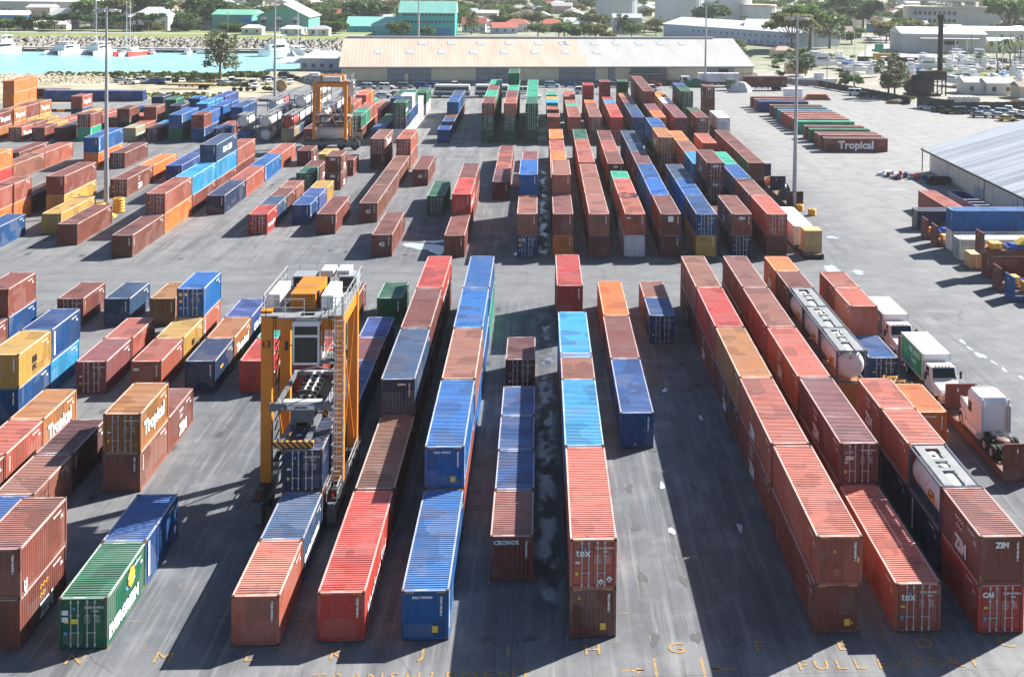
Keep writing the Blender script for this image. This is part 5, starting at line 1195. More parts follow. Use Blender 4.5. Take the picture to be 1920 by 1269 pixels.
def house(x, y, w_, d, h, rz, wi, ri, label, hip=True, group='houses of the town', rh=None, win=True, z=-.25, name='house', nwin=3, roofm=None, wallm=None, cat='house'):
    t = thing(name, label, cat, (x, y, z), rz, group); wm = wallm or WALLS[wi]; rm = roofm or ROOFS[ri]; rh = rh or d*.24
    b = MB(); b.box(-w_/2, w_/2, 0, d, 0, h, wm)
    if not hip: b.add([(-w_/2, 0, h), (-w_/2, d, h), (-w_/2, d/2, h+rh*.95), (w_/2, 0, h), (w_/2, d, h), (w_/2, d/2, h+rh*.95)], [(0, 1, 2), (3, 5, 4)], wm)
    b.obj('wall', t); e = .45; b = MB(); q = w_/2+e; r0 = (q-d/2*.9) if hip else q; r0 = max(r0, .2)
    b.add([(-q, -e, h-.05), (q, -e, h-.05), (q, d+e, h-.05), (-q, d+e, h-.05), (-r0, d/2, h+rh), (r0, d/2, h+rh)], [(0,1,5,4), (2,3,4,5), (1,2,5), (3,0,4), (3,2,1,0)], rm); b.obj('roof', t)
    if win:
        for s in range(max(1, int(h/2.9))):
            for i in range(nwin):
                xx = -w_/2+w_*(i+.5)/nwin; zz = 1.0+s*2.8; b = MB(); b.box(xx-.55, xx+.55, -.06, -.01, zz, zz+1.2, M_WIN); b.box(xx-.65, xx+.65, -.1, -.06, zz-.12, zz, M_LGREY); b.obj('window', t)
    return t
def bld(name, label, x, y, w_, d, h, rz, wm, rm, cat='building', rh=3, hip=False, rows=1, nw=6, z=-.25):
    return house(x, y, w_, d, h, rz, 0, 0, label, hip, None, rh, True, z, name, nw, rm, wm, cat)
M_TEAL = flat('teal_wall', (.02, .42, .42), .6, var=.05); M_TEALR = metal_roof('teal_roof', (.22, .55, .48), (.30, .62, .54)); M_GRNW = flat('sea_green_wall', (.10, .34, .27), .6, var=.05); M_GRNR = metal_roof('sea_green_roof', (.12, .38, .28), (.2, .44, .34))
M_BLUEW = flat('bright_blue_wall', (.03, .22, .50), .6); M_SILO = flat('silo_concrete', (.50, .54, .58), .7, var=.06, scale=.1); M_LBLUE = flat('lilac_blue_wall', (.40, .47, .58), .7, var=.05)
def ribbon(t, x0, x1, n_, z, y=-.08, h=1.2, wd=None):
    for i in range(n_):
        xx = x0+(x1-x0)*(i+.5)/n_; ww = wd or (x1-x0)/n_*.38; b = MB(); b.box(xx-ww, xx+ww, y, y+.05, z, z+h, M_WIN); b.obj('window', t)
t = bld('teal_office_block', 'bright teal three storey building with ribbed teal roof and window bands', -54.5, 592, 27, 16, 11.2, 0, M_TEAL, M_TEALR, rh=5.5, nw=1); ribbon(t, -12, 13, 13, 6.2); ribbon(t, -12, 13, 14, 9.6)
b = MB(); b.box(-2, 12, -.6, -.1, .2, 3.6, M_BLUEW); b.obj('blue_porch', t)
t = bld('teal_hall', 'low teal hall with pale teal roof left of the tall teal building', -80, 590, 26, 18, 4.6, 0, M_TEAL, M_TEALR, rh=4.2, nw=3)
bld('teal_lean_to', 'pale teal roofed link between the teal hall and teal block', -68, 600, 9, 12, 6, 0, M_TEAL, M_TEALR, rh=3, nw=1)
t = bld('green_shed', 'sea green shed with a square grey porch beside the harbour', -147, 590, 19, 24, 9.5, 0, M_GRNW, M_GRNR, 'shed', rh=2, nw=0); b = MB(); b.box(-5, 1, -.2, -.05, 0, 5.5, M_LGREY); b.obj('shutter_door', t); b = MB(); b.box(5, 9.5, -2, 0, 0, 8, M_BLUEW); b.obj('side_block', t)
t = thing('green_gabled_hall', 'sea green gabled hall with arched white windows facing the boats', 'hall', (-122, 585, -.25))
b = MB(); b.box(-12, 12, 0, 30, 0, 9, M_GRNW); b.add([(-12,0,9),(12,0,9),(0,0,15)], [(0,1,2)], M_GRNW); b.add([(-12,30,9),(12,30,9),(0,30,15)], [(2,1,0)], M_GRNW); b.obj('wall', t)
b = MB(); b.add([(-13,-.8,8.6),(0,-.8,15.2),(0,31,15.2),(-13,31,8.6),(13,-.8,8.6),(13,31,8.6)], [(0,1,2,3),(1,4,5,2)], M_LGREY); b.obj('roof', t)
for x in (-9, -2, 6):
    b = MB(); b.box(x-1.7, x+1.7, -.12, -.02, 5.8, 7.4, M_PLACARD); b.lathe([(0, -.12), (1.7, -.12), (1.7, -.02)], M_PLACARD, 20, (x, 0, 7.4), 'Y'); b.obj('window_frame', t)
    for k in range(3): b = MB(); b.box(x-1.4+k*1.0, x-.6+k*1.0, -.18, -.12, 5.95, 7.6, M_WIN); b.obj('window', t)
b = MB(); b.box(-11.5, 11.5, -3.5, 0, 0, 4.2, M_LGREY); b.obj('lean_to', t)
bld('blue_building', 'bright blue walled workshop at the far left of the harbour', -272, 628, 22, 14, 6.5, 0, M_BLUEW, ROOFS[0], rh=2, nw=3)
bld('peach_building', 'tall peach building with a rusty red panel near the left edge', -258, 640, 12, 12, 10, 0, WALLS[4], ROOFS[1], rh=1.5, nw=2)
bld('white_depot', 'big white windowless depot with silver roof behind the blue workshop', -268, 672, 52, 36, 12, 0, WALLS[0], ROOFS[0], 'depot', rh=4, nw=0)
for a in ((-243, 628, 13, 10, 6, 0, 0, 'white two storey house with balcony left of the gabled pair'), (-226, 645, 12, 10, 5, 0, 0, 'white gabled house with blue tinted walls behind the roadside trees'), (-190, 604, 17, 13, 8, 0, 0, 'white two storey house with a row of four dark windows above the harbour')):
    house(a[0], a[1], a[2], a[3], a[4], .0, a[5], a[6], a[7], True, None, rh=4, nwin=4)
house(-160, 598, 9, 7, 4, 0, 1, 5, 'small dark roofed cafe with white railing on the harbour road', True, None, nwin=2)
# long blue shed, silos
t = thing('silver_blue_shed', 'long pale blue shed with a bright silver roof behind the warehouse', 'shed', (62, 606, -.25), -.95); M_BRROOF = flat('bright_silver_roof', (.68, .69, .72), .4, var=.04)
b = MB(); b.box(0, 92, 0, 26, 0, 6.5, M_LBLUE); b.obj('wall', t); b = MB(); b.add([(-.6,-.6,6.4),(92.6,-.6,6.4),(92.6,26.6,6.4),(-.6,26.6,6.4),(-.6,13,9.6),(92.6,13,9.6)], [(0,1,5,4),(2,3,4,5),(1,2,5),(3,0,4)], M_BRROOF); b.obj('roof', t)
ribbon(t, 20, 90, 18, 3.6, -.1, .9, .5); ribbon(t, 42, 90, 12, .8, -.1, 1.0, .5)
def silo(x, y, r, h, lb, ribs=40):
    t = thing('silo', lb, 'silo', (x, y, -.25), 0, 'pale storage silos'); b = MB(); b.tube((0,0,0), (0,0,h), r, M_SILO, n=48, smooth=True); b.obj('drum', t)
    b = MB()
    for i in range(ribs): a = 6.2832*i/ribs; b.cbox((r*math.cos(a), r*math.sin(a), h/2), (.35, .35, h), M_SILO, rz=a)
    b.obj('ribs', t); b = MB(); b.tube((0,0,h), (0,0,h+.8), r+.6, flat('rusty_rim', (.42, .32, .24), .8), r+.3, 40); b.obj('rim', t)
silo(45, 712, 12.2, 16, 'pale ribbed silo standing behind the small white and blue building'); silo(86, 745, 15, 18, 'pale silo behind the round dark tree'); silo(118, 775, 18, 20, 'largest pale silo right of the round dark tree', 10); silo(138, 760, 11, 11, 'low pale tank at the right end of the silos', 10)
bld('white_blue_building', 'white building with blue trim in front of the ribbed silo', 46, 634, 15, 12, 8, 0, WALLS[0], ROOFS[3-2], rh=2, nw=3)
for x, y, wi, ri, lb in ((-12, 636, 0, 3, 'white house with bright red hipped roof left of the pair above the warehouse'), (6, 640, 2, 3, 'pink house with red roof and arcade above the warehouse'), (24, 640, 2, 1, 'low pink house with pale roof right of the red roofed one')):
    house(x, y, 13, 10, 4.2, 0, wi, ri, lb, True, None, nwin=3)
for i in range(3): house(-38+i*4.2, 628, 3.6, 8, 4.5, 0, 0, 3, 'narrow house with steep red roof, %s of the tight row of three' % ('leftmost', 'middle one', 'rightmost')[i], False, 'row of three steep roofed houses', rh=3, nwin=1)
# headquarters building top right
t = thing('headquarters_building', 'large white curved office building with dark window bands at top right', 'building', (214, 690, -.25), -.12)
b = MB(); b.box(0, 64, 0, 26, 0, 13.5, WALLS[0]); b.lathe([(0, 17), (17, 17), (19, 20), (19, 27), (17, 29), (0, 29)], WALLS[1], 32, (40, 12, 0)); b.box(-10, 40, -5, 20, 17, 27, WALLS[0]); b.obj('wall', t)
b = MB(); b.box(-10.1, 24, -5.15, -5.05, 18.5, 22, M_WIN); b.obj('window_band', t)
for z in (4.5, 9): ribbon(t, 1, 26, 9, z, -.1, 2.2, .9)
b = MB(); b.box(-1, 60, -3, 0, 13.2, 14, WALLS[0]); b.obj('balcony', t)
bld('blue_canopy_building', 'bright blue canopied pavilion in front of the headquarters', 196, 664, 26, 8, 4.5, 0, M_BLUEW, M_BLUEW, 'pavilion', rh=.5, nw=0)
t = bld('grey_boat_shed', 'grey steel shed with white roof and canopy behind the boatyard', 172, 508, 36, 22, 8, -.06, M_LGREY, ROOFS[0], 'shed', rh=2.4, nw=0); b = MB(); b.box(-11, 14, -5, 0, 6.0, 6.3, WALLS[0]); b.obj('canopy', t); b = MB(); b.box(0, 6, -.2, -.05, 3.4, 5, M_DARK); b.obj('opening', t)
bld('long_white_building', 'long white building with flat pale roof right of the grey boat shed', 222, 560, 56, 20, 7, 0, WALLS[0], ROOFS[0], rh=1.5, nw=6)
bld('white_annex', 'white annex with turquoise doors right of the grey boat shed', 206, 512, 26, 10, 5, 0, WALLS[1], ROOFS[1], rh=1.2, nw=4)
house(108, 560, 26, 18, 6.5, -.3, 3, 0, 'pale blue gabled workshop with orange stairs near the big tree', False, None, nwin=2); house(96, 470, 8, 6, 3, .2, 1, 2, 'small white roofed hut on the grass by the approach road', True, None, nwin=1)
house(86, 400, 7, 5, 3, 0, 4, 5, 'yellow guard hut by the boatyard fence', True, None, nwin=1)
for x, y, wi, ri, lb in ((124.8, 338, 0, 1, 'small white shed with silver roof at the right of the yard'), (130.5, 336, 0, 0, 'open fronted shed with white lean-to roof beside the white shed'), (139, 326, 1, 5, 'cream building with dark doorways at the right edge')):
    house(x, y, 8 if x < 135 else 14, 7, 3.4, 0, wi, ri, lb, False, None, rh=1.2, nwin=2, z=-.1)
# the rest of the town, low houses
hr_ = random.Random(21); spots = []
def okspot(x, y, dmin=12):
    for a, c, q in ((-54, 600, 34), (-122, 600, 40), (-80, 600, 20), (62, 600, 30), (100, 745, 62), (45, 710, 26), (235, 700, 50), (-265, 665, 48), (-190, 610, 18), (6, 640, 30), (172, 520, 34), (225, 560, 40), (46, 640, 16), (108, 560, 26)):
        if math.hypot(x-a, y-c) < q: return False
    return all(math.hypot(x-p[0], y-p[1]) > dmin for p in spots)
tries = 0
while len(spots) < 270 and tries < 9000:
    tries += 1; y = 600+560*hr_.random()**1.0; f = (y-60)/2277*1.02; x = hr_.uniform(-1180, 860)*y/2277*.98+.054*y
    if not okspot(x, y): continue
    wi = hr_.choice([0, 0, 0, 1, 1, 2, 3, 4]); ri = hr_.choice([0, 1, 1, 2, 2, 3, 1, 5, 0, 0]); spots.append((x, y)); hip = hr_.random() < .5
    w_ = hr_.uniform(9, 17); rzz = hr_.uniform(-.3, .3)+(.0 if hr_.random() < .6 else 1.57)
    side = 'left' if x < -150 else 'middle' if x < 100 else 'right'; dist = 'nearer' if y < 800 else 'middle' if y < 980 else 'farthest'
    house(x, y, w_, hr_.uniform(7, 11), hr_.choice([3, 3, 3.4, 5.6]), rzz, wi, ri, '%s roofed %s %s house among the trees of the %s part, %s rows' % (RN[ri], WN[wi], 'hipped' if hip else 'gabled', side, dist), hip, '%s roofed %s houses of the %s %s town' % (RN[ri], WN[wi], side, dist), nwin=3, win=y < 900)
tpos = []; k = 0
FAR = []
while k < 700:
    y = 560+640*hr_.random(); x = hr_.uniform(-1180, 860)*y/2277*.98+.054*y
    if any(math.hypot(x-p[0], y+5-p[1]) < 6.5 for p in spots) or not all(math.hypot(x-a, y-c) > q for a, c, q in ((-54, 600, 20), (-122, 600, 24), (100, 720, 40), (45, 690, 20), (66, 575, 30), (235, 690, 30), (0, 620, 30), (-190, 600, 14), (172, 500, 30), (-30, 620, 26))): continue
    k += 1; kind = hr_.choice(['round', 'round', 'round', 'round', 'airy']); lf = hr_.choice(['g', 'd', 'g', 'y', 'g']); hh = hr_.uniform(5, 11)
    if y > 730: FAR.append((x, y, hh)); continue
    side = 'left' if x < -150 else 'middle' if x < 100 else 'right'
    tree(kind, lf, x, y, hh, {'g': 'green', 'd': 'dark green', 'y': 'olive'}[lf]+{'round': ' round crowned', 'spread': ' wide crowned', 'airy': ' thin crowned'}[kind]+' tree between the town houses, %s part' % side, '%s %s trees of the town, %s part' % (lf == 'g' and 'green' or lf == 'd' and 'dark' or 'olive', kind, side), z=-.3, w_=1.15)
b = MB(); srcs = [crown_mesh('round', s_) for s_ in (5, 16, 27)]
for i, (x, y, hh) in enumerate(FAR):
    c_, t_ = srcs[i % 3]; o = len(b.v); ca, sa = math.cos(x), math.sin(x); q = hh*1.15
    b.v += [((p[0]*ca-p[1]*sa)*q+x, (p[0]*sa+p[1]*ca)*q+y, p[2]*hh-.3) for p in c_.v]; mi_ = b.mi(LEAF['gdyg'[i % 4]]); b.f += [[j+o for j in f] for f in c_.f]; b.m += [mi_]*len(c_.f); b.smooth += [False]*len(c_.f)
tag(b.obj('distant_trees'), 'green trees thickly scattered among the farthest houses of the town', 'trees', None, 'stuff')
for i in range(22):
    y = hr_.uniform(600, 1000); x = hr_.uniform(-900, 800)*y/2277+.054*y; palm(x, y, hr_.uniform(8, 12), 'slender palm rising among the town houses', -.3, 'palms among the town houses')
# named big trees
tree('round', 'd', 100, 700, 17, 'big dark round clipped tree in front of the silos', None, 1.25)
for x, y, h, kd, lf, lb in ((-217, 640, 20, 'round', 'y', 'tall olive tree clump behind the roadside houses, left one'), (-205, 648, 20, 'round', 'd', 'tall dark tree between the olive clump and the white house'), (-228, 632, 17, 'round', 'g', 'broad green tree behind the white gabled house'), (-172, 640, 18, 'spread', 'd', 'wide dark tree right of the white four window house'), (-156, 612, 12, 'round', 'd', 'dark bushy tree beside the green shed'),
      (-96, 660, 17, 'round', 'd', 'large dark round tree left of the teal buildings'), (-88, 668, 15, 'spread', 'g', 'spreading green tree behind the teal hall'), (-34, 610, 12, 'airy', 'y', 'thin olive tree right of the teal block'),
      (117, 520, 20, 'spread', 'g', 'large spreading green tree at the approach road'), (106, 505, 17, 'spread', 'y', 'spreading olive tree left of the large green one'), (128, 530, 18, 'airy', 'p', 'pale feathery tree right of the large green one'), (84, 390, 9.5, 'airy', 'g', 'dense green casuarina beside the tall mast'), (87, 392, 8, 'airy', 'd', 'darker casuarina behind the dense green one'),
      (176, 620, 9, 'spread', 'o', 'orange leaved tree on the approach road'), (205, 610, 8, 'round', 'g', 'round green tree below the headquarters'), (186, 690, 20, 'round', 'd', 'dark tree left of the headquarters'), (176, 700, 20, 'spread', 'g', 'tall green tree left of the headquarters'), (168, 660, 15, 'spread', 'd', 'wide dark tree by the approach road'),
      (95.8, 328, 11.5, 'airy', 'p', 'tall feathery grey green casuarina at the yard fence'), (98.5, 331, 10, 'airy', 'p', 'second feathery casuarina just behind the tall one'), (92.8, 352, 4.5, 'round', 'g', 'small bright green bushy tree at the fence'), (90.6, 354, 5.5, 'airy', 'd', 'thin bare looking tree beside the small bushy one'), (-93.7, 362, 15, 'airy', 'p', 'feathery tree standing alone on the sandy shore'), (71, 430, 10, 'airy', 'p', 'feathery tree at the right end of the warehouse')):
    tree(kd, lf, x, y, h, lb, None, 1.1 if kd != 'airy' else .95, z=-.15)
for i in range(9): tree('spread', ('g', 'y', 'd')[i % 3], 236+i*13+hr_.uniform(-4, 4), 590+hr_.uniform(-15, 25), 21+hr_.uniform(-3, 3), 'large spreading rain tree, %s from the left of the row at top right' % ORD[i].replace('front', 'first'), 'rain trees at top right')
for i, x in enumerate((-232, -222, -213, -203, -190, -180)): tree('spread', 'd', x, 566+(i % 2)*3, 7.5+(i % 3), 'low wind bent tree on the grass bank, %s from the left' % ORD[i].replace('front', 'first'), 'wind bent trees on the grass bank', 1.2, z=2.0)
for x, y, h in ((158.3, 411, 13), (157.4, 397, 15), (171, 423, 14), (152.3, 391, 12), (162, 405, 14), (149, 404, 9), (140, 412, 5), (133, 410, 4.5), (168, 409, 5)):
    palm(x, y, h, '%s palm on the verge behind the boatyard, about %d m tall' % ('tall grey trunked' if h > 8 else 'low', h), 0)
palm(-66, 575, 9, 'palm in front of the teal link building'); palm(8, 600, 6, 'low palm behind the warehouse ridge, left of a pair'); palm(12, 602, 6.5, 'low palm behind the warehouse ridge, right of a pair'); palm(49, 610, 8, 'palm in front of the white and blue building')
for i in range(14): tree('bush', 'g' if i % 3 else 'y', 133+i*2.6+hr_.uniform(-1, 1), 404+hr_.uniform(-6, 10), 1.7+hr_.random(), 'low green shrub on the verge behind the boatyard', 'shrubs on the verge', cat='shrub', name='shrub')
for i in range(26):
    x = hr_.uniform(-128, -82); tree('bush', 'y' if i % 2 else 'g', x, 371+hr_.uniform(-3, 5), 1.2+hr_.random()*1.2, 'low scrub bush on the sandy shore', 'shrubs on the sandy shore', cat='shrub', name='shrub')
for i, (x, y) in enumerate([(95, 323), (99, 318), (101, 312), (89.5, 340), (88.5, 346), (97, 320)]): tree('bush', 'y', x, y, 1.8, 'overgrown bush along the netted fence', 'bushes along the netted fence', cat='shrub', name='shrub')

# ------------------------------------------------------------------ vehicles
M_CARP = NT('car_paint'); oi_ = M_CARP.n('ObjectInfo'); M_CARP.set(oi_.outputs['Color'], .3); M_CARP = M_CARP.m
def car_meshes(kind):
    L, W2, H = {'car': (4.3, .86, 1.42), 'suv': (4.5, .92, 1.75), 'van': (4.7, .9, 1.95), 'pickup': (5.1, .92, 1.75)}[kind]; b = MB(); g = MB(); q = L/2
    low = [(-q, .35), (-q, .72), (-q+.25, .85), (-q+1.05, .95), (q-.35, .95 if kind != 'van' else 1.0), (q, .85), (q, .35)]
    cab = {'car': [(-q+1.0, .93), (-q+1.75, H-.04), (-q+2.2, H), (q-1.15, H), (q-.45, .95)], 'suv': [(-q+1.1, .93), (-q+1.65, H-.04), (-q+2.1, H), (q-.4, H-.03), (q-.08, .95)],
           'van': [(-q+.45, .93), (-q+1.15, H-.04), (-q+1.7, H), (q-.25, H-.02), (q-.05, .95)], 'pickup': [(-q+1.2, .93), (-q+1.7, H-.04), (-q+2.1, H), (q-1.9, H), (q-1.7, .95)]}[kind]
    b.extr(low, -W2, W2, M_CARP)
    n_ = len(cab); vs = [(-W2*(.98 if z < 1 else .82), y, z) for y, z in cab]+[(W2*(.98 if z < 1 else .82), y, z) for y, z in cab]
    b.add(vs, [tuple(range(n_)), tuple(range(2*n_-1, n_-1, -1))]+[(i, i+n_, (i+1) % n_+n_, (i+1) % n_) for i in range(n_)], M_CARP)
    A = [Vector(v) for v in vs]
    def quad(p, out): c = sum(p, Vector())/4; g.add([c+(v-c)*.86+Vector(out)*.02 for v in p], [(0,1,2,3)], M_GLASS)
    quad([A[0], A[n_], A[n_+1], A[1]], (0, -1, .6)); quad([A[n_-1], A[n_-2], A[2*n_-2], A[2*n_-1]], (0, 1, .5))
    for s in (0, n_):
        p = [A[s+0], A[s+n_-1], A[s+n_-2], A[s+1]]; m0, m1 = (p[0]+p[1])/2, (p[2]+p[3])/2; o = (-1 if s == 0 else 1, 0, .2)
        z0 = Vector((0, 0, .06)); quad([p[0]+z0, m0+z0, m1, p[3]], o); quad([m0+z0, p[1]+z0, p[2], m1], o)
    w_ = MB(); w_.lathe([(0, -.11), (.2, -.11), (.31, -.1), (.32, 0), (.31, .1), (.2, .11), (0, .11)], M_RUB, 14, (0, 0, 0), 'X')
    li = MB(); li.box(-W2+.08, -W2+.4, -q-.01, -q+.03, .58, .72, M_PLACARD); li.box(W2-.4, W2-.08, -q-.01, -q+.03, .58, .72, M_PLACARD)
    return b.mesh('body'), g.mesh('window'), w_.mesh('wheel'), li.mesh('headlights'), W2, q
_cars = {k: car_meshes(k) for k in ('car', 'suv', 'van', 'pickup')}
CC = {'white': (.7, .7, .7), 'silver': (.42, .45, .48), 'grey': (.16, .18, .2), 'black': (.02, .02, .022), 'blue': (.03, .07, .25), 'red': (.3, .03, .02), 'pale blue': (.25, .42, .52), 'yellow': (.5, .35, .05)}
_used = {}
def car(kind, col, x, y, rz, where, group):
    bm, gm, wm, lm, W2, q = _cars[kind]; lb = '%s %s %s' % (col, {'car': 'car', 'suv': 'off-road car', 'van': 'van', 'pickup': 'pickup'}[kind], where)
    t = thing('parked_car' if kind != 'van' else 'parked_van', lb, 'car' if kind != 'van' else 'van', (x, y, 0), rz, group)
    ob('body', bm, t, CC[col]); ob('window', gm, t); ob('headlights', lm, t)
    for sx in (-1, 1):
        for sy in (-q+.8, q-.85): ob('wheel', wm, t, None, (sx*(W2-.08), sy, .32))
G1, G2, G3, G4, G5 = 'cars parked before the warehouse', 'cars parked on the sandy strip', 'cars in the vehicle compound at right', 'cars on the town roads', 'cars by the netted fence'
for i, (x, y, c_, kd, rz) in enumerate([(-47, 339, 'silver', 'suv', 1.5), (-42.3, 339.5, 'white', 'suv', 1.6), (-37.3, 341, 'grey', 'suv', 1.5), (-32.6, 342, 'blue', 'suv', 1.5), (-29, 344, 'blue', 'car', 1.2), (-24, 345, 'white', 'pickup', 1.7), (-40.5, 317.5, 'silver', 'car', 1.6), (-37.2, 321, 'grey', 'car', 1.3), (-35, 318, 'white', 'car', 2.0), (-33, 323, 'white', 'suv', 1.9),
        (-14, 346, 'grey', 'car', 1.6), (-9, 346, 'black', 'car', 1.6), (3.7, 347.5, 'pale blue', 'suv', 1.5), (9, 348.5, 'blue', 'car', 1.6), (15, 347, 'black', 'car', 1.6), (21, 348, 'grey', 'suv', 1.5), (12, 331, 'white', 'van', 1.6), (-4, 330, 'white', 'van', 1.5), (-7.5, 333, 'silver', 'car', 1.6), (27, 350, 'white', 'car', 1.2), (33.5, 353, 'red', 'car', 1.3), (38.3, 355, 'black', 'suv', 1.4), (44, 352, 'white', 'car', 2.0), (65, 362, 'white', 'car', 1.6), (-1.5, 318, 'white', 'car', 1.6), (31, 338, 'white', 'van', 1.6), (-26, 326, 'silver', 'car', 1.5)]):
    car(kd, c_, x, y+.0, rz, 'parked before the warehouse, number %d from the left' % (sorted([-47, -42.3, -37.3, -32.6, -29, -24, -40.5, -37.2, -35, -33, -14, -9, 3.7, 9, 15, 21, 12, -4, -7.5, 27, 33.5, 38.3, 44, 65, -1.5, 31, -26]).index(x)+1), G1)
for i, (x, y, c_, kd, rz) in enumerate([(-119.3, 353.5, 'silver', 'car', 1.5), (-115, 349, 'white', 'car', 1.2), (-112.3, 351, 'white', 'suv', 1.7), (-109, 350.5, 'blue', 'car', 1.9), (-107, 352, 'white', 'car', 1.4), (-105, 350, 'white', 'van', .3), (-101.5, 351.5, 'white', 'car', .2), (-89.4, 348, 'silver', 'car', 1.4), (-87.5, 351, 'white', 'van', .2), (-85.3, 348.5, 'white', 'pickup', 1.9), (-80.5, 346, 'white', 'van', .1), (-78.5, 340, 'white', 'car', .1), (-77.3, 352, 'white', 'car', .3), (-79.5, 361, 'blue', 'car', 1.5), (-76.5, 371, 'black', 'suv', 1.4), (-73.7, 366, 'black', 'car', 1.4), (-74.2, 358, 'grey', 'car', .2), (-71.5, 352, 'white', 'car', .2), (-97.3, 352, 'grey', 'car', 1.1)]):
    car(kd, c_, x, y, rz, 'on the sandy strip, number %d from the left' % (i+1), G2)
k = 0
for i, (x, y, c_, kd, rz) in enumerate([(97.3, 299, 'silver', 'car', 1.2), (103.7, 291, 'black', 'suv', 1.2), (106.8, 291.5, 'blue', 'car', .8), (109.8, 291.8, 'silver', 'suv', 1.1), (112.6, 288, 'pale blue', 'suv', 1.2), (115.8, 293.5, 'white', 'pickup', 1.0), (120, 291, 'black', 'suv', 1.3), (124, 291, 'grey', 'suv', 1.2), (105, 283.5, 'grey', 'car', 1.2), (109.4, 282.5, 'silver', 'car', 1.1), (113.2, 283.5, 'silver', 'car', 1.4), (117, 286, 'white', 'car', 1.2), (113, 278.5, 'black', 'car', 1.1), (117.5, 280, 'silver', 'car', 1.3), (121.5, 284.5, 'white', 'suv', 1.1), (109, 277, 'yellow', 'car', 1.5), (99.3, 293.4, 'black', 'car', 1.2), (101.3, 290.5, 'black', 'pickup', 1.3)]):
    car(kd, c_, x, y, rz, 'in the scrap car compound, number %d from its near left' % (i+1), G3)
car('van', 'white', 87.7, 331, 1.2, 'parked under the fence trees', G5); car('car', 'black', 89.4, 327.2, 1.2, 'parked under the fence trees', G5); car('suv', 'white', 113.5, 415, 1.1, 'beside the yellow container', G5); car('car', 'blue', 115.5, 413, 1.1, 'beside the yellow container', G5); car('car', 'silver', 83, 372, 1.2, 'by the guard hut', G5); car('car', 'white', 85, 368, 1.2, 'by the guard hut', G5); car('suv', 'white', 68.5, 372, .2, 'at the right end of the warehouse', G5)
for i in range(34):
    x, y = (hr_.uniform(140, 215), hr_.uniform(585, 650)) if i < 16 else (hr_.uniform(-300, -205), hr_.uniform(549, 555)) if i < 24 else (-30-32*(y_ := hr_.random())+hr_.uniform(-2, 2), 650+480*y_)
    c_ = hr_.choice(['white', 'silver', 'white', 'grey', 'blue']); car(hr_.choice(['car', 'suv']), c_, x, y, hr_.uniform(0, 3), 'on a far town road or car park', '%s cars on the far roads' % c_)
# buses
def bus(x, y, rz, lb):
    t = thing('coach', lb, 'bus', (x, y, 0), rz, 'coaches before the warehouse'); b = MB(); b.box(-1.25, 1.25, -4.6, 4.6, .45, 1.35, flat('dark_blue_skirt', (.02, .09, .16), .4)); b.box(-1.25, 1.25, -4.6, 4.6, 1.35, 3.1, M_CABW); b.add([(-1.25,-4.6,3.1),(1.25,-4.6,3.1),(1.25,4.6,3.1),(-1.25,4.6,3.1),(-1.05,-4.3,3.3),(1.05,-4.3,3.3),(1.05,4.4,3.3),(-1.05,4.4,3.3)], [(4,5,6,7),(0,1,5,4),(1,2,6,5),(2,3,7,6),(3,0,4,7)], M_CABW); b.obj('body', t)
    b = MB()
    for s in (-1.26, 1.24): b.box(s, s+.02, -4.3, 4.3, 1.75, 2.75, M_GLASS)
    b.obj('side_windows', t); b = MB(); b.box(-1.15, 1.15, -4.64, -4.6, 1.3, 2.9, M_GLASS); b.obj('windscreen', t); add_wheels(t, [(s*1.1, y_, .48, .28) for s in (-1, 1) for y_ in (-3.2, 2.9)])
bus(-22.8, 320.5, R(-90), 'white and dark blue coach, left one of the two before the warehouse'); bus(-12.2, 321.5, R(-90), 'white and dark blue coach, right one of the two before the warehouse')
# flatbed trailers, spool, gear near the sandy strip
def flatbed(x, y, rz, lb, striped=True):
    t = thing('flatbed_trailer', lb, 'trailer', (x, y, 0), rz, 'flatbed trailers'); b = MB(); b.box(-6.5, 6.5, -1.2, 1.2, 1.15, 1.4, M_PLY if striped else M_STEELD); b.box(-6.2, 6.2, -.5, .5, .85, 1.15, M_STEELD); b.obj('bed', t)
    b = MB()
    for i in range(5): b.box(-3.2+i*.9, -2.7+i*.9, -1.24, -1.2, .5, 1.1, (M_REDL, M_PLACARD)[i % 2])
    b.obj('side_guard', t); b = MB()
    for xx in (2.6, 4.0):
        for yy in (-1.05, 1.05): b.lathe([(0,-.15),(.5,-.15),(.5,.15),(0,.15)], M_RUB, 16, (xx, yy, .5), 'Y')
    b.obj('wheels', t)
flatbed(-95, 337.5, .0, 'pale flatbed trailer with red and white side boards on the grass'); flatbed(-62, 300, 0, 'dark flatbed behind the blue long container at left', False)
c = container((-122, 306+CW, .02), 12.192, 'p', False, 'long purple blue container lying sideways at the far left road', None, False, H90); c = container((-130, 309.5+CW, .02), 12.192, 'd', False, 'maroon container sideways behind the purple blue one', None, False, H90); c = container((-110.2, 306.2+CW, .02), 12.192, 'p', False, 'second purple blue sideways container right of the first', None, False, H90)
t = thing('cable_reel', 'large timber cable reel beside the white tanks', 'reel', (-69.5, 331, 0)); b = MB(); b.lathe([(0,-.7),(1.6,-.7),(1.6,-.6),(.8,-.6),(.8,.6),(1.6,.6),(1.6,.7),(0,.7)], M_TIMB, 24, (0,0,1.6), 'Y'); b.obj('drum', t); b = MB(); b.lathe([(.82,-.58),(1.25,-.55),(1.25,.55),(.82,.58)], M_YELM, 24, (0,0,1.6), 'Y'); b.obj('cable', t)
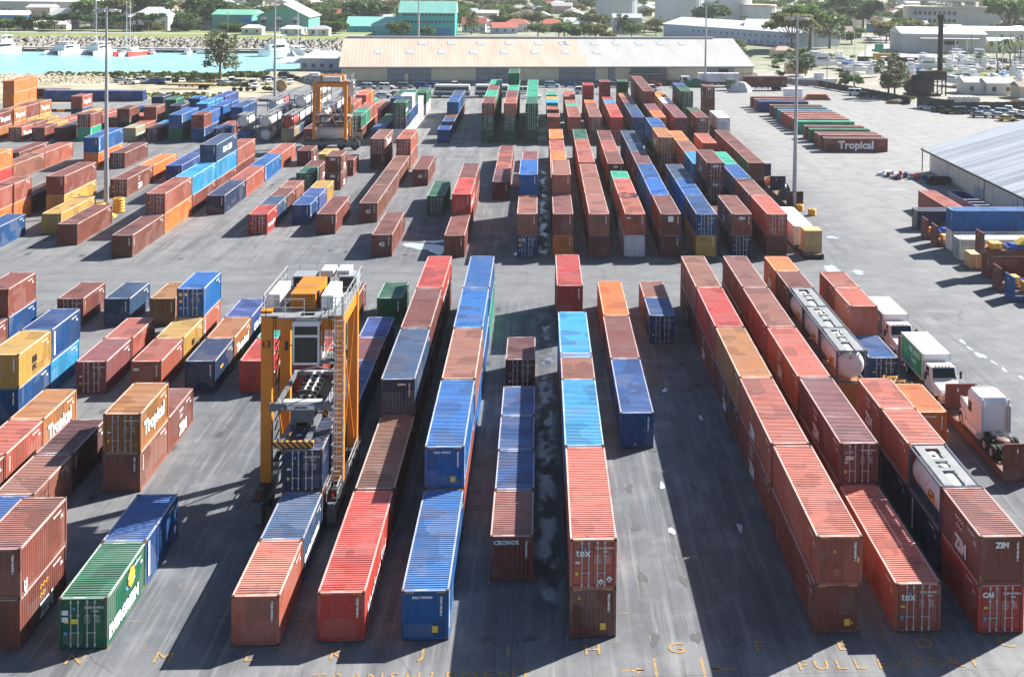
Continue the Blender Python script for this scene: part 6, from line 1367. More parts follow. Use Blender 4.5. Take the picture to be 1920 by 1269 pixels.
for x, y, lb in ((-81, 331, 'axle pair with rusty wheels on the sandy strip, left one'), (-77.6, 331.5, 'axle pair with rusty wheels on the sandy strip, right one')):
    t = thing('wheel_bogie', lb, 'bogie', (x, y, 0), 0, 'wheel bogies'); b = MB(); b.box(-1.2, 1.2, -.15, .15, .5, .8, M_CAST); b.obj('axle', t); b = MB()
    for s in (-.9, .9): b.lathe([(0,-.2),(.55,-.2),(.55,.2),(0,.2)], M_RUB, 16, (s, 0, .55), 'Y')
    b.obj('wheels', t)
tree('bush', 'g', -72.5, 330, 2.2, 'bright green bush beside the pole and the cable reel', None, cat='shrub', name='shrub')
# white tent and clubhouse by the harbour
t = thing('white_marquee', 'white peaked marquee tent beside the harbour', 'tent', (-80.5, 400, 0)); b = MB(); b.add([(-5,-5,2.6),(5,-5,2.6),(5,5,2.6),(-5,5,2.6),(0,0,6.2),(-1.5,-1.5,4.2),(1.5,-1.5,4.2),(1.5,1.5,4.2),(-1.5,1.5,4.2)], [(0,1,6,5),(1,2,7,6),(2,3,8,7),(3,0,5,8),(5,6,4),(6,7,4),(7,8,4),(8,5,4)], M_PLACARD); b.obj('canopy', t)
for x in (-4.9, 4.9):
    for y in (-4.9, 4.9): b = MB(); b.tube((x, y, 0), (x, y, 2.6), .08, M_BAR); b.obj('pole', t)
house(-70, 396, 14, 9, 4, 0, 3, 0, 'white clubhouse with blue windows beside the marquee', True, None, nwin=5, z=0)
for x, y, ri, lb in ((-110, 545, 0, 'small white boat shed on the bank, left one'), (-98, 545, 1, 'small white boat shed on the bank, right one'), (-128, 548, 0, 'white cabin on the bank by the green hall')): house(x, y, 9, 6, 3, 0, 0, ri, lb, True, None, nwin=2, z=2.2)
# yellow and blue containers in the boatyard, white box, rusty scrap, plates
c = container((118, 424, 2.62), 6.058, 'y', False, 'yellow container stacked on a blue one in the boatyard', None, False, H90); c = container((118, 424, .0), 6.058, 'B', False, 'blue container under the yellow one in the boatyard', None, False, H90)
c = container((97.5, 428, 0), 6.058, 'B', False, 'blue container beside the dense casuarina, lower of two', None, False); c = container((97.5, 428, 2.62), 6.058, 'w', False, 'pale container on the blue one beside the dense casuarina', None, False)
strapped(65.3, 318, 0, 4.5, 3, 3, 'large white wrapped block at the far end of the sideways containers', M_PLACARD)
t = thing('rusty_plate_stack', 'stack of rusty curved plates beside the white wrapped block', 'scrap', (70.5, 318, 0)); b = MB()
for i in range(5): b.box(0+i*.3, 7-i*.2, i*.3, 3, .3*i+.05, .3*i+.28, M_CAST if i % 2 else flat('orange_rust', (.42, .12, .05), .8))
b.obj('plates', t)
M_NET = flat('black_netting', (.03, .033, .038), .8); M_POST = flat('fence_post', (.2, .2, .2), .7)
def fence(name, pts, h, mat, lb, top=0):
    t = thing(name, lb, 'fence'); 
    for (x0, y0), (x1, y1) in zip(pts, pts[1:]):
        L = math.hypot(x1-x0, y1-y0); n_ = max(1, round(L/3)); b = MB(); vs = []
        for i in range(n_*3+1): q = i/(n_*3); z = h-.12*math.sin(q*n_*math.pi)**2; vs += [(x0+(x1-x0)*q, y0+(y1-y0)*q, .05), (x0+(x1-x0)*q, y0+(y1-y0)*q+.15*math.sin(i*1.7), z)]
        b.add(vs, [(2*i, 2*i+2, 2*i+3, 2*i+1) for i in range(n_*3)], mat); b.obj('netting', t)
        for i in range(n_+1): b = MB(); q = i/n_; b.tube((x0+(x1-x0)*q, y0+(y1-y0)*q+.1, 0), (x0+(x1-x0)*q, y0+(y1-y0)*q+.1, h+.15), .05, M_POST, n=6); b.obj('post', t)
    return t
fence('netted_fence', [(96, 303), (99.5, 296.8), (102.6, 294.6)], 3.0, M_NET, 'black netted fence panel behind the silver car'); fence('netted_fence', [(103.5, 297.2), (112, 298.6), (131, 301)], 2.1, M_NET, 'long low black netted fence behind the scrap cars')
fence('netted_fence', [(82, 356), (87, 341), (92.5, 325), (96.2, 309.5)], 2.0, M_NET, 'black netted fence running back under the casuarinas'); fence('wire_fence', [(66, 372), (76, 362), (83, 354)], 1.8, M_POST, 'grey wire fence at the right end of the warehouse')
fence('site_fence', [(120, 452), (150, 447), (200, 450), (260, 455)], 2.0, M_NET, 'black fence in front of the grey boat shed'); fence('boundary_wall', [(-250, 560), (-205, 560), (-170, 560)], 2.0, M_LGREY, 'low grey boundary wall along the harbour road')
# striped kerb at far left
t = thing('striped_barrier', 'black and yellow striped concrete barrier along the far left aisle', 'barrier', (-112, 284, 0))
for i in range(16): b = MB(); b.box(i*1.7, i*1.7+1.65, 0, .4, 0, .6, M_YELM if i % 2 else M_DARK); b.obj('block', t)
# black chimney plant
t = thing('chimney_plant', 'black steel chimney rising from a hopper on legs', 'chimney', (110.6, 333, 0)); M_BLK = flat('soot_black_steel', (.022, .022, .025), .7, var=.3)
b = MB(); b.tube((1.2, 0, 6), (1.2, 0, 22), .75, M_BLK, .7, 14); b.tube((1.2, 0, 21.4), (1.2, 0, 22.6), 1.0, M_BLK, 1.0, 14); b.obj('chimney', t)
b = MB(); b.box(-5, 2.6, -1.8, 1.8, 4.4, 6.9, M_BLK)
for i in range(10): b.box(-5+i*.8, -4.9+i*.8, -1.85, -1.8, 4.4, 6.9, M_STEELD)
b.obj('hopper', t); b = MB()
for x in (0, 2.4):
    for y in (-1.6, 1.6): b.box(x-.15, x+.15, y-.15, y+.15, 0, 4.4, M_BLK)
b.bar((0, -1.6, .5), (2.4, -1.6, 4), .12, M_BLK); b.obj('support_leg', t)
b = MB(); b.lathe([(0,-3.2),(2.2,-3.2),(2.9,-2.6),(2.9,1.6),(2.2,2.4),(0,2.4)], M_BLK, 20, (-3.8, -.6, 2.9), 'X'); b.lathe([(0,-1),(1.9,-1),(1.9,1.2),(0,1.2)], M_CAST, 16, (-7, -.5, 2.4), 'Y'); b.box(-8.5, 1, -2, 2, 0, .6, M_BLK); b.obj('kiln_drum', t)
# silver rolls and ochre skip
for i in range(6):
    b = MB(); b.tube((0,-1.0,.75), (0,1.0,.75), .75, M_BAR, n=14); tag(b.obj('silver_drum', loc=(109.3+i*1.35, 316, 0)), 'silver ribbed drum, %s from the left of the row behind the netted fence' % ORD[i].replace('front', 'first'), 'drum', 'row of silver drums')
t = thing('ochre_skip', 'ochre yellow skip filled with scrap at the right edge', 'skip', (124, 309, 0)); b = MB(); b.add([(0,0,0),(4.5,0,0),(4.5,2.2,0),(0,2.2,0),(-.7,-.3,1.4),(5.2,-.3,1.4),(5.2,2.5,1.4),(-.7,2.5,1.4)], [(0,1,5,4),(1,2,6,5),(2,3,7,6),(3,0,4,7),(3,2,1,0)], flat('ochre_paint', (.50, .26, .04), .6)); b.obj('skip_body', t); lump('scrap_load', 'mixed scrap heaped in the ochre skip', 'scrap', (126.2, 310.1, .5), 2.3, 1.2, 1.3, M_LGREY, 31)
lump('rubble_heap', 'pale rubble heap behind the long netted fence', 'rubble', (117, 303.5, 0), 5.5, 1.6, 1.0, M_ROCK, 33); lump('rusty_scrap_heap', 'rusty scrap heap beneath the casuarina', 'scrap', (93.5, 312, 0), 3.2, 1.5, 1.2, M_CAST, 35)
# ------------------------------------------------------------------ boats
M_HULL = flat('white_hull', (.72, .73, .74), .3, var=.03); M_REDH = flat('red_hull', (.5, .06, .04), .4); M_BCOV = flat('blue_boat_cover', (.04, .16, .5), .6); M_MAST = flat('white_mast', (.66, .67, .68), .4)
def hull(b, L, W, H, mat, x=0, z=0):
    st = [(-.5, .70, .15), (-.3, .95, .02), (0, 1, 0), (.25, .85, .05), (.42, .45, .15), (.5, .04, .3)]; vs = []
    for t_, w_, r in st:
        yy = t_*L; hh = H*(1+.25*max(0, t_)); vs += [(x-W/2*w_, yy, z+hh), (x-W/2*w_*.75, yy, z+r*H), (x, yy, z+r*H-.15), (x+W/2*w_*.75, yy, z+r*H), (x+W/2*w_, yy, z+hh)]
    fs = [(5*i+q, 5*i+q+1, 5*i+q+6, 5*i+q+5) for i in range(5) for q in range(4)]+[(4,3,2,1,0)]+[(5*i, 5*i+5, 5*i+9, 5*i+4) for i in range(5)]
    b.add(vs, fs, mat)
def boat(kind, x, y, z, rz, s, lb, group, cover=False):
    t = thing({'cat': 'catamaran', 'sail': 'sailing_boat', 'motor': 'motor_boat', 'small': 'small_boat', 'tri': 'trimaran'}[kind], lb, 'boat', (x, y, z), rz, group); t.scale = (s, s, s)
    b = MB()
    if kind in ('cat', 'tri'):
        m = M_HULL if kind == 'cat' else M_REDH; hull(b, 14, 1.8, 1.6, m, -3.0); hull(b, 14, 1.8, 1.6, m, 3.0)
        if kind == 'tri': hull(b, 16, 1.6, 1.4, M_HULL)
        b.box(-3.4, 3.4, -5.5, 3.5, 1.4, 1.8, M_HULL)
    else: hull(b, 10 if kind != 'small' else 6, 3.1 if kind != 'small' else 2.2, 1.5 if kind != 'small' else .9, M_HULL)
    b.obj('hull', t); b = MB()
    if kind == 'cat': b.prism([(-2.8,-4.5),(2.8,-4.5),(2.4,2.8),(-2.4,2.8)], 1.8, 3.6, M_HULL); b.box(-2.6, 2.6, -4.3, 1.5, 4.6, 4.75, M_HULL)
    elif kind == 'motor': b.prism([(-1.2,-3),(1.2,-3),(.9,2.4),(-.9,2.4)], 1.5, 2.9, M_HULL); b.prism([(-1,-2.4),(1,-2.4),(.8,.8),(-.8,.8)], 2.9, 3.9, M_HULL); b.box(-1.1, 1.1, -2.4, .6, 4.8, 4.9, M_HULL); b.bar((-.9,-2,3.9), (-.9,-2,4.8), .06, M_MAST); b.bar((.9,-2,3.9), (.9,-2,4.8), .06, M_MAST); b.bar((0,-1,4.9), (0,-1.4,6.6), .07, M_MAST)
    elif kind == 'small': b.box(-.6, .6, -1, .6, .9, 1.8, M_HULL if not cover else M_BCOV)
    elif kind == 'tri': b.prism([(-1.2,-3),(1.2,-3),(1,1),(-1,1)], 1.8, 2.6, M_HULL)
    else: b.prism([(-.9,-2.4),(.9,-2.4),(.7,1.6),(-.7,1.6)], 1.5, 2.2, M_HULL if not cover else M_BCOV)
    b.obj('cabin', t)
    if kind in ('cat', 'motor', 'sail'):
        b = MB(); q = {'cat': (2.62, -3.8, 2.2, 2.7, 3.3), 'motor': (1.12, -2.6, 1.6, 2.1, 2.6), 'sail': (.86, -2, 1, 1.75, 2.0)}[kind]
        b.box(-q[0]-.02, q[0]+.02, q[1], q[2], q[3], q[4], M_GLASS); b.obj('window_band', t)
    if kind in ('sail', 'tri') or (kind == 'cat' and group is None):
        b = MB(); hm = 22 if kind != 'sail' else 14; b.tube((0, .6, 1.4), (0, .6, hm), .13 if kind != 'sail' else .09, M_MAST, .07, 8)
        if kind == 'tri': b.tube((1.4, .6, 1.4), (1.4, .6, hm-2), .12, M_MAST, .07, 8)
        b.obj('mast', t); b = MB(); b.tube((0, .4, 2.7), (0, -4.2, 2.7), .12, M_MAST); b.tube((0, .2, 2.95), (0, -4, 2.95), .2, M_BCOV if cover else M_HULL); b.obj('boom', t)
        b = MB()
        for p in ((0, 5.4, 1.9), (0, -5, 1.6), (1.4, .4, 1.7), (-1.4, .4, 1.7)): b.tube(p, (0, .6, hm-.5), .025, M_BAR, n=4, caps=False)
        b.obj('rigging', t)
for a in (('cat', -175, 458, 2.8, 1.0, 'white motor catamaran moored at the quay, left of the tall mast', 'moored catamarans'), ('cat', -163.5, 458.5, 2.9, 1.0, 'white sailing catamaran with tall mast moored at the quay', None), ('tri', -150, 455, 2.9, 1.0, 'red hulled trimaran with two masts moored at the quay', None), ('small', -144.5, 462, .3, 1.1, 'small white boat beside the red trimaran', None), ('small', -131.9, 464, 3.3, 1.3, 'small white motor boat alone at the quay', None), ('small', -125.5, 465, 1.8, 1.2, 'small white boat behind the shore tree', None),
          ('motor', -98.5, 459, 2.5, 1.6, 'large white sport fishing yacht with tower near the marquee', None), ('cat', -88, 448, 3.4, .95, 'white catamaran with mast moored near the marquee', None), ('motor', -198, 459, 2.6, 1.4, 'white yacht cut by the left edge of the picture', None), ('sail', -80.5, 444, 3, 1.0, 'white sailing boat right of the marquee catamaran', 'moored boats by the marquee'), ('small', -84, 426, 2, 1.2, 'small white boat behind the marquee', 'moored boats by the marquee'), ('motor', -79.5, 432, 2.2, .9, 'white motor boat behind the clubhouse', 'moored boats by the marquee')):
    boat(a[0], a[1], a[2], -.35, a[3], a[4], a[5], a[6])
br = random.Random(5); n_b = 0; bp = []
while n_b < 46:
    x, y = br.uniform(98, 178), br.uniform(352, 440)
    if x < 98+(440-y)*.25-6 or math.hypot(x-118, y-421) < 9 or any(math.hypot(x-p[0], y-p[1]) < 6 for p in bp) or (x < 118 and y < 372): continue
    bp.append((x, y)); n_b += 1; kd = br.choice(['motor', 'motor', 'sail', 'small', 'motor']); cv = br.random() < .25
    px_ = x/y; sd = 'left' if px_ < .30 else 'centre' if px_ < .35 else 'right'; dd = 'near' if y < 385 else 'far'
    boat(kd, x, y, .9 if kd != 'small' else .4, br.uniform(0, 6.28), br.uniform(.85, 1.15), 'white %s %son stands in the boatyard, %s %s side' % ({'motor': 'motor boat', 'sail': 'sailing boat', 'small': 'open boat'}[kd], 'with blue cover ' if cv and kd != 'motor' else '', dd, sd), '%s %s boats in the boatyard, %s %s' % (kd, 'covered' if cv and kd != 'motor' else 'open', dd, sd), cv)
boat('small', 84, 362, .3, 1.4, 1.8, 'long pale blue open boat behind the fence', None)
# utility poles
def pole(x, y, h, lb, mat=M_BARK, lamp=False, group='utility poles'):
    t = thing('utility_pole' if not lamp else 'street_lamp', lb, 'pole', (x, y, 0), 0, group); b = MB(); b.tube((0,0,-.3), (0,0,h), .16, mat, .1, 8); b.obj('pole', t)
    b = MB(); (b.box(-1.1, 1.1, -.06, .06, h-.9, h-.75, mat) if not lamp else b.bar((0,0,h), (1.4,0,h+.35), .09, mat)); b.obj('arm', t)
    if lamp: b = MB(); b.box(1.3, 1.9, -.12, .12, h+.28, h+.4, M_LGREY); b.obj('lamp_head', t)
for i, (x, y, h) in enumerate([(131, 482, 11), (134, 470, 10), (152, 455, 10), (163, 450, 11), (110, 445, 9), (-201, 560, 13), (-142, 562, 12), (-168, 570, 13), (10, 600, 11), (14, 603, 11), (-32, 700, 10), (-36, 740, 10), (-40, 790, 10), (-45, 840, 10), (-50, 900, 10), (-72, 640, 10), (-100, 640, 10), (180, 455, 11), (196, 470, 10)]):
    pole(x, y, h, '%s standing by the roads beyond the yard' % ('thin street lamp' if i % 3 == 1 else 'thin utility pole with a crossarm'), M_BARK if i % 2 else M_GALV, i % 3 == 1, 'thin %s beyond the yard' % ('street lamps' if i % 3 == 1 else 'poles'))
for x, y, h, lb in ((88, 335, 9, 'thin grey pole at the netted fence'), (84, 350, 9, 'thin grey pole at the fence behind the mast')): pole(x, y, h, lb, M_GALV, False, None)
t = thing('road_sign', 'green road sign on the approach road', 'sign', (131, 462, 0)); b = MB(); b.box(-1.7, 1.7, -.06, .06, 3.0, 6.0, flat('sign_green', (.02, .30, .16), .5)); b.obj('sign_panel', t); b = MB(); b.tube((-1.2, .1, -.3), (-1.2, .1, 5.5), .08, M_GALV); b.tube((1.2, .1, -.3), (1.2, .1, 5.5), .08, M_GALV); b.obj('post', t)
# lorries waiting at the right end of the warehouse
def lorry(x, y, col, lb, cabc, words=None):
    flatbed(x, y, .06, 'dark trailer carrying the %s' % lb.split(' on ')[0], False); c = container((x-6.1, y+CW/2, 1.42), 12.192, col, False, lb, 'containers on lorry trailers', True, H90+.06)
    if words: text(words, 1.1, M_PLACARD, 'R', (CW+.012, 4.6, .7), c, 'LEFT', .05)
    t = thing('lorry_cab', '%s lorry cab coupled to the left of its trailer' % cabc, 'truck', (x-9.3, y-.5, 0), .06); b = MB(); b.box(-1.9, .6, -1.2, 1.2, .9, 3.1, flat(cabc.split()[0]+'_cab', {'green': (.03, .16, .05), 'white': (.62, .62, .62)}[cabc.split()[0]], .4)); b.box(-.2, 3.4, -.45, .45, .7, .95, M_STEELD); b.obj('cab_body', t)
    b = MB(); b.box(-1.5, -.2, -1.22, -1.2, 1.9, 2.8, M_GLASS); b.box(-1.93, -1.9, -1.05, 1.05, 1.8, 2.8, M_GLASS); b.obj('window', t); b = MB()
    for xx in (-1.1, 2.4):
        for yy in (-1.05, 1.05): b.lathe([(0,-.15),(.5,-.15),(.5,.15),(0,.15)], M_RUB, 16, (xx, yy, .5), 'Y')
    b.obj('wheels', t)
lorry(64.5, 343.5, 'd', 'maroon container on a trailer near the right end of the warehouse', 'green'); lorry(52.5, 352.5, 'w', 'white container on a trailer by the warehouse corner', 'white')
lump('tarpaulin_bale', 'brown wrapped bale between the lorries and the yard', 'bale', (56.5, 338, 0), 3.4, 1.8, 3.0, M_LGREY, 41); lump('tarpaulin_bale', 'green tarpaulin mound beside the warehouse door', 'bale', (45, 351, 0), 4.4, 1.6, 2.4, flat('green_tarp', (.02, .12, .08), .6), 42)
for i in range(34):
    x, y = hr_.uniform(122, 330), hr_.uniform(436, 640)
    if not all(math.hypot(x-a, y-c) > q for a, c, q in ((172, 515, 24), (225, 560, 34), (206, 515, 16), (200, 664, 16))) or 128 < x-(y-430)*.2 < 150: continue
    tree('round', 'gdy'[i % 3], x, y, hr_.uniform(5, 10), 'bushy tree between the boatyard, the sheds and the approach road', 'bushy trees around the sheds at right', 1.3, z=-.3)
for i in range(40):
    x, y = hr_.uniform(78, 125), hr_.uniform(356, 470)
    if math.hypot(x-118, y-424) < 9: continue
    tree('bush', 'gyd'[i % 3], x, y, hr_.uniform(1.5, 3), 'overgrown bush in the boatyard clutter', 'overgrown bushes in the boatyard', cat='shrub', name='shrub')
# ------------------------------------------------------------------ writing on the containers
LRG = 12.192
def D(b_, k, s, t): return CONT.get((b_, k, s, t))
def side(key, st, y, z, size, mat=None, face='R', bold=.03, vert=False, stretch=1.0, sp=1.0):
    o = D(*key)
    if o is None: return
    x = CW+.012 if face == 'R' else -.012
    text(st, size, mat or M_PLACARD, face, (x, y, z), o, 'LEFT', bold, sp, vert, stretch=stretch)
def near(key, st, x, z, size, mat=None, bold=.02, vert=False):
    o = D(*key)
    if o is not None: text(st, size, mat or M_WHITE, 'N', (x, -.04, z), o, 'LEFT', bold, 1.0, vert)
def quad(key, face, a0, a1, z0, z1, mat, name='sticker', off=0):
    o = D(*key)
    if o is None: return
    b = MB()
    if face == 'R': x = CW+.008+off; b.add([(x,a0,z0),(x,a1,z0),(x,a1,z1),(x,a0,z1)], [(0,1,2,3)], mat)
    elif face == 'L': x = -.008-off; b.add([(x,a1,z0),(x,a0,z0),(x,a0,z1),(x,a1,z1)], [(0,1,2,3)], mat)
    else: y = -.03-off; b.add([(a0,y,z0),(a1,y,z0),(a1,y,z1),(a0,y,z1)], [(0,1,2,3)], mat)
    b.obj(name, o)
def tropical(key, L=6.058): side(key, 'Tropical', .75 if L < 7 else 2.4, .85, 1.28 if L < 7 else 2.0, bold=.06)
for key in (('F', -7, 3.0, 1), ('F', -9, 4.0, 0), ('F', -7, 7.0, 0), ('R', -24, 0.0, 0), ('R', -25, 0.0, 1), ('R', -25, 1.1, 1), ('R', -25, 3.1, 1), ('R', -24, 5.0, 1), ('R', -25, 0.0, 0), ('R', -25, 4.2, 1)): tropical(key)
tropical(('M', -6, 10.0, 1) if 0 else ('M', -7, 10.0, 1), 12)
side(('M', 4, 7.6, 2), 'Tropical', 9.5, .7, 1.7, face='L', bold=.06); side(('M', 4, 0.0, 0), 'Tropical', 9.5, .7, 1.7, face='L', bold=.06)
def zim_side(key, L, face='L', mat=None, y=None):
    if face == 'L': side(key, 'ZIM', y if y is not None else L*.62, .35, 1.05, mat, 'L', .06); side(key, '* * * *\n * * *', (y if y is not None else L*.62), 1.75, .5, mat if mat else None, 'L', .05)
    else: side(key, 'ZIM', y if y is not None else L*.42, .35, 1.05, mat, 'R', .06); side(key, '* * *\n * *', y if y is not None else L*.42, 1.75, .5, mat, 'R', .05)
for key, L in ((('F', 5, 0.0, 1), 6.058), (('F', 5, 3.0, 1), 6.058), (('F', 4, 2.0, 1), LRG), (('F', 4, 4.0, 1), LRG), (('F', 3, 2.0, 0), LRG), (('F', 3, 4.0, 0), LRG), (('F', 3, 6.0, 0), LRG), (('F', 3, 8.0, 0), LRG), (('F', 5, 9.0, 1), 6.058), (('M', 5, 0.0, 1), LRG), (('M', 5, 3.6, 2), LRG), (('M', 5, 3.6, 1), LRG), (('M', 3, 6.0, 1), LRG), (('R', 7, 0.0, 1), LRG), (('R', 8.5, 5.8, 2), 6.058)): zim_side(key, L)
side(('F', 3, 2.0, 1), 'ZIM', 7.6, .35, 1.05, None, 'L', .06); side(('F', 3, 2.0, 1), '* * *\n* * *', 7.6, 1.8, .5, M_YELM, 'L', .05); side(('F', 3, 2.0, 0), '* * *', 7.6, 1.8, .5, M_YELM, 'L', .05)
for key, L in ((('F', -7, 4.0, 0), 6.058), (('M', -9, 8.0, 0), 6.058), (('M', -8, 7.0, 0), 6.058), (('M', -8, 7.0, 1), 6.058), (('M', -10, 10.6, 0), 6.058), (('M', -15, 6.0, 0), LRG)): zim_side(key, L, 'R')
side(('F', -7, 0.0, 0), 'ZIM', 2.5, .3, 1.0, None, 'R', .07); side(('F', -7, 0.0, 0), '* * *\n* *', 2.5, 1.6, .55, M_YELM, 'R', .05); side(('F', -7, 0.0, 1), 'ZIM', .45, .75, .5, None, 'R', .02, True)
near(('F', 5, 0.0, 1), 'ZIM', .85, 2.0, .42, bold=.025); near(('F', 4, 2.0, 1), 'ZIM', .32, 1.55, .32); near(('F', 4, 2.0, 1), '* * * *', .3, 1.9, .2)
for key in (('M', 5, 0.0, 1), ('M', 5, 3.6, 2), ('M', 5, 3.6, 1), ('M', 2, 6.0, 1), ('R', 8.5, 5.8, 2), ('R', 7, 0.0, 1), ('M', -8, 7.0, 1), ('M', -8, 7.0, 0)): near(key, 'ZIM', .8, 1.95, .45, bold=.025)
near(('M', 4, 6.0, 0), 'ZI', .8, 1.9, .45)
near(('F', 0, 0.0, 1), 'tex', .3, 1.72, .58, bold=.008); near(('F', 4, 0.0, 0), 'tex', .3, 1.72, .58, bold=.008); near(('F', 5, 0.0, 0), 'CAI', .2, 1.95, .36, bold=.02); near(('F', -1, 1.0, 0), 'CRONOS', .2, 2.12, .34, bold=.015)
near(('M', 2, 0.0, 1), 'tex', .2, 2.05, .34); near(('F', -8, 6.0, 0), 'tex', .2, 1.85, .36); side(('F', -8, 6.0, 0), 'FLORENS', .5, .35, .34, None, 'R', .015, False)
near(('F', -2, 0.0, 0), 'SHLU 7907269', .55, 2.2, .17, bold=.008); near(('F', -2, 2.0, 1), 'SHLU 7969216', .55, 2.2, .17, bold=.008); near(('F', 6, 4.0, 0), 'TEXU 3948575', .55, 2.2, .17, bold=.008); near(('F', -3, 4.0, 1), '4307994', 1.2, 2.15, .17)
for key in (('M', -5, 0.1, 0), ('M', -6, 3.2, 0), ('M', -5, 7.6, 0)): near(key, '45', .85, 1.2, .75, bold=.02)
near(('M', 3, 0.0, 1), '©', .95, 1.75, .6); quad(('M', 3, 0.0, 1), 'N', .85, 1.5, 1.65, 2.35, M_PLACARD); near(('M', 6, 10.0, 1), 'C', 1, 1.6, .5)
quad(('M', 5, 8.0, 1), 'N', .9, 1.5, 1.6, 2.2, M_PLACARD)
side(('F', -3, 0.0, 0), 'Hamburg Süd', 1.0, .55, 1.35, bold=.02); side(('F', -3, 8.0, 1), 'Hamburg Süd', 1.0, .6, 1.3, bold=.02); side(('M', -3, 2.0, 1), 'Hamburg Süd', 1.0, .6, 1.3, bold=.02); side(('M', -9, 2.0, 0), 'Hamburg Süd', .6, .8, .75, bold=.02); side(('F', -6, 6.0, 0), 'Hamburg Süd', .6, .8, .75, bold=.02)
side(('F', -7, 8.0, 0), 'CMA CGM', .9, 1.0, .85, bold=.05); side(('M', -12, 6.0, 2), 'CMA CGM', 3.6, .85, 1.15, bold=.06); side(('R', -17, 5.2, 1), 'CMA CGM', 3.4, .7, 1.3, bold=.05)
side(('F', -7, 6.0, 0), 'seaco', 1.6, 1.45, .38, M_YELM); side(('F', -9, 9.0, 0), 'SEALAND', .8, 1.0, .6, M_BLACKM); side(('R', -19, 0.0, 0), 'SAFMARINE', .9, .9, .75, bold=.02)
for key, L in ((('F', -10, 5.0, 1), 6.058), (('F', -8, 7.0, 0), 6.058), (('M', -16, 4.0, 0), LRG), (('M', -15, 2.0, 0), LRG)):
    side(key, 'm', L*.42, 1.15, 1.0, M_BLACKM, bold=.05); side(key, 'sc', L*.42, .6, .8, M_BLACKM, bold=.03)
side(('F', -4, 1.0, 0), 'EVERGREEN', .4, .75, .85, bold=.05); side(('F', -5, 8.0, 0), 'EVERGREEN', .4, .75, .78, bold=.03); side(('R', -7, 0.0, 2), 'EVERGREEN', .3, .75, .75, bold=.03)
# green container in lane N: huge white block lettering and an orange flower
side(('F', -6, 0.0, 0), 'EVERGREEN', .25, .35, .86, M_PLACARD, 'R', .055, stretch=1.0)
o = D('F', -6, 0.0, 0)
if o is not None:
    b = MB(); x = CW+.01
    for i in range(7): a = 6.2832*i/7; cy, cz = 3.7+.34*math.cos(a), 1.85+.34*math.sin(a); b.add([(x, cy+.22*math.cos(t_), cz+.22*math.sin(t_)) for t_ in [j*.785 for j in range(8)]], [tuple(range(8))], M_YELM); x += .0006
    b.add([(x, 3.7+.28*math.cos(t_), 1.85+.28*math.sin(t_)) for t_ in [j*.785 for j in range(8)]], [tuple(range(8))], M_YELM); b.obj('flower_emblem', o)
    b = MB(); x = CW+.009
    for y0, z0 in ((2.75, 1.55), (2.95, 1.4), (4.25, 2.1), (4.4, 2.25), (3.1, 1.9), (4.1, 1.5)): b.add([(x,y0,z0),(x,y0+.22,z0),(x,y0+.22,z0+.14),(x,y0,z0+.14)], [(0,1,2,3)], M_STICK[2])
    b.obj('blue_marks', o); quad(('F', -6, 0.0, 0), 'N', .18, .5, 1.75, 2.0, M_PLACARD); quad(('F', -6, 0.0, 0), 'N', .18, .5, 1.4, 1.65, M_PLACARD); quad(('F', -6, 0.0, 0), 'N', .62, .98, 1.3, 1.55, flat('lime_sticker', (.65, .62, .03), .5))
# vertical white strips with names running down at the near corner of the blue boxes
def strip(key, y=.42, w_=.3, st='FLORENS', mat=None, bg_=True, face='R'):
    if bg_: quad(key, face, y, y+w_, .35, 2.3, M_PLACARD, 'name_strip')
    side(key, st, y+.06, 2.25, .24, M_BLACKM if bg_ else (mat or M_WHITE), face, .005, True)
for key in (('F', -6, 1.0, 0), ('F', -10, 6.0, 1), ('F', -8, 8.0, 0), ('F', -2, 0.0, 0), ('F', -2, 2.0, 1), ('M', -11, 8.0, 0), ('M', -18, 10.0, 1), ('R', -17, 0.0, 1), ('R', -16, 0.0, 0), ('R', -16, 1.0, 1), ('R', -18, 4.6, 1), ('R', -16, 3.4, 1), ('M', -8, 3.0, 0), ('R', -21, 0.0, 0)): strip(key)
for key, st, m in ((('F', -7, 3.0, 0), 'ALIANCA', M_PLACARD), (('F', -8, 3.0, 0), 'TRITON', M_WHITE), (('F', -9, 3.0, 0), 'CRONOS', M_WHITE), (('M', -12, 0.0, 0), 'FLORENS', M_WHITE), (('M', -16, 4.0, 1), 'HAPAG', M_YELM), (('M', -20, 8.0, 0), 'TRITON', M_YELM), (('R', -23, 0.0, 0), 'TRITON', M_YELM), (('M', -7, 2.0, 0), 'TRITON', M_WHITE), (('F', -11, 9.0, 0), 'TRITON', M_YELM)): strip(key, st=st, mat=m, bg_=False)
strip(('F', 5, 1.0, 0), 4.9, .3, 'FLORENS', face='L')
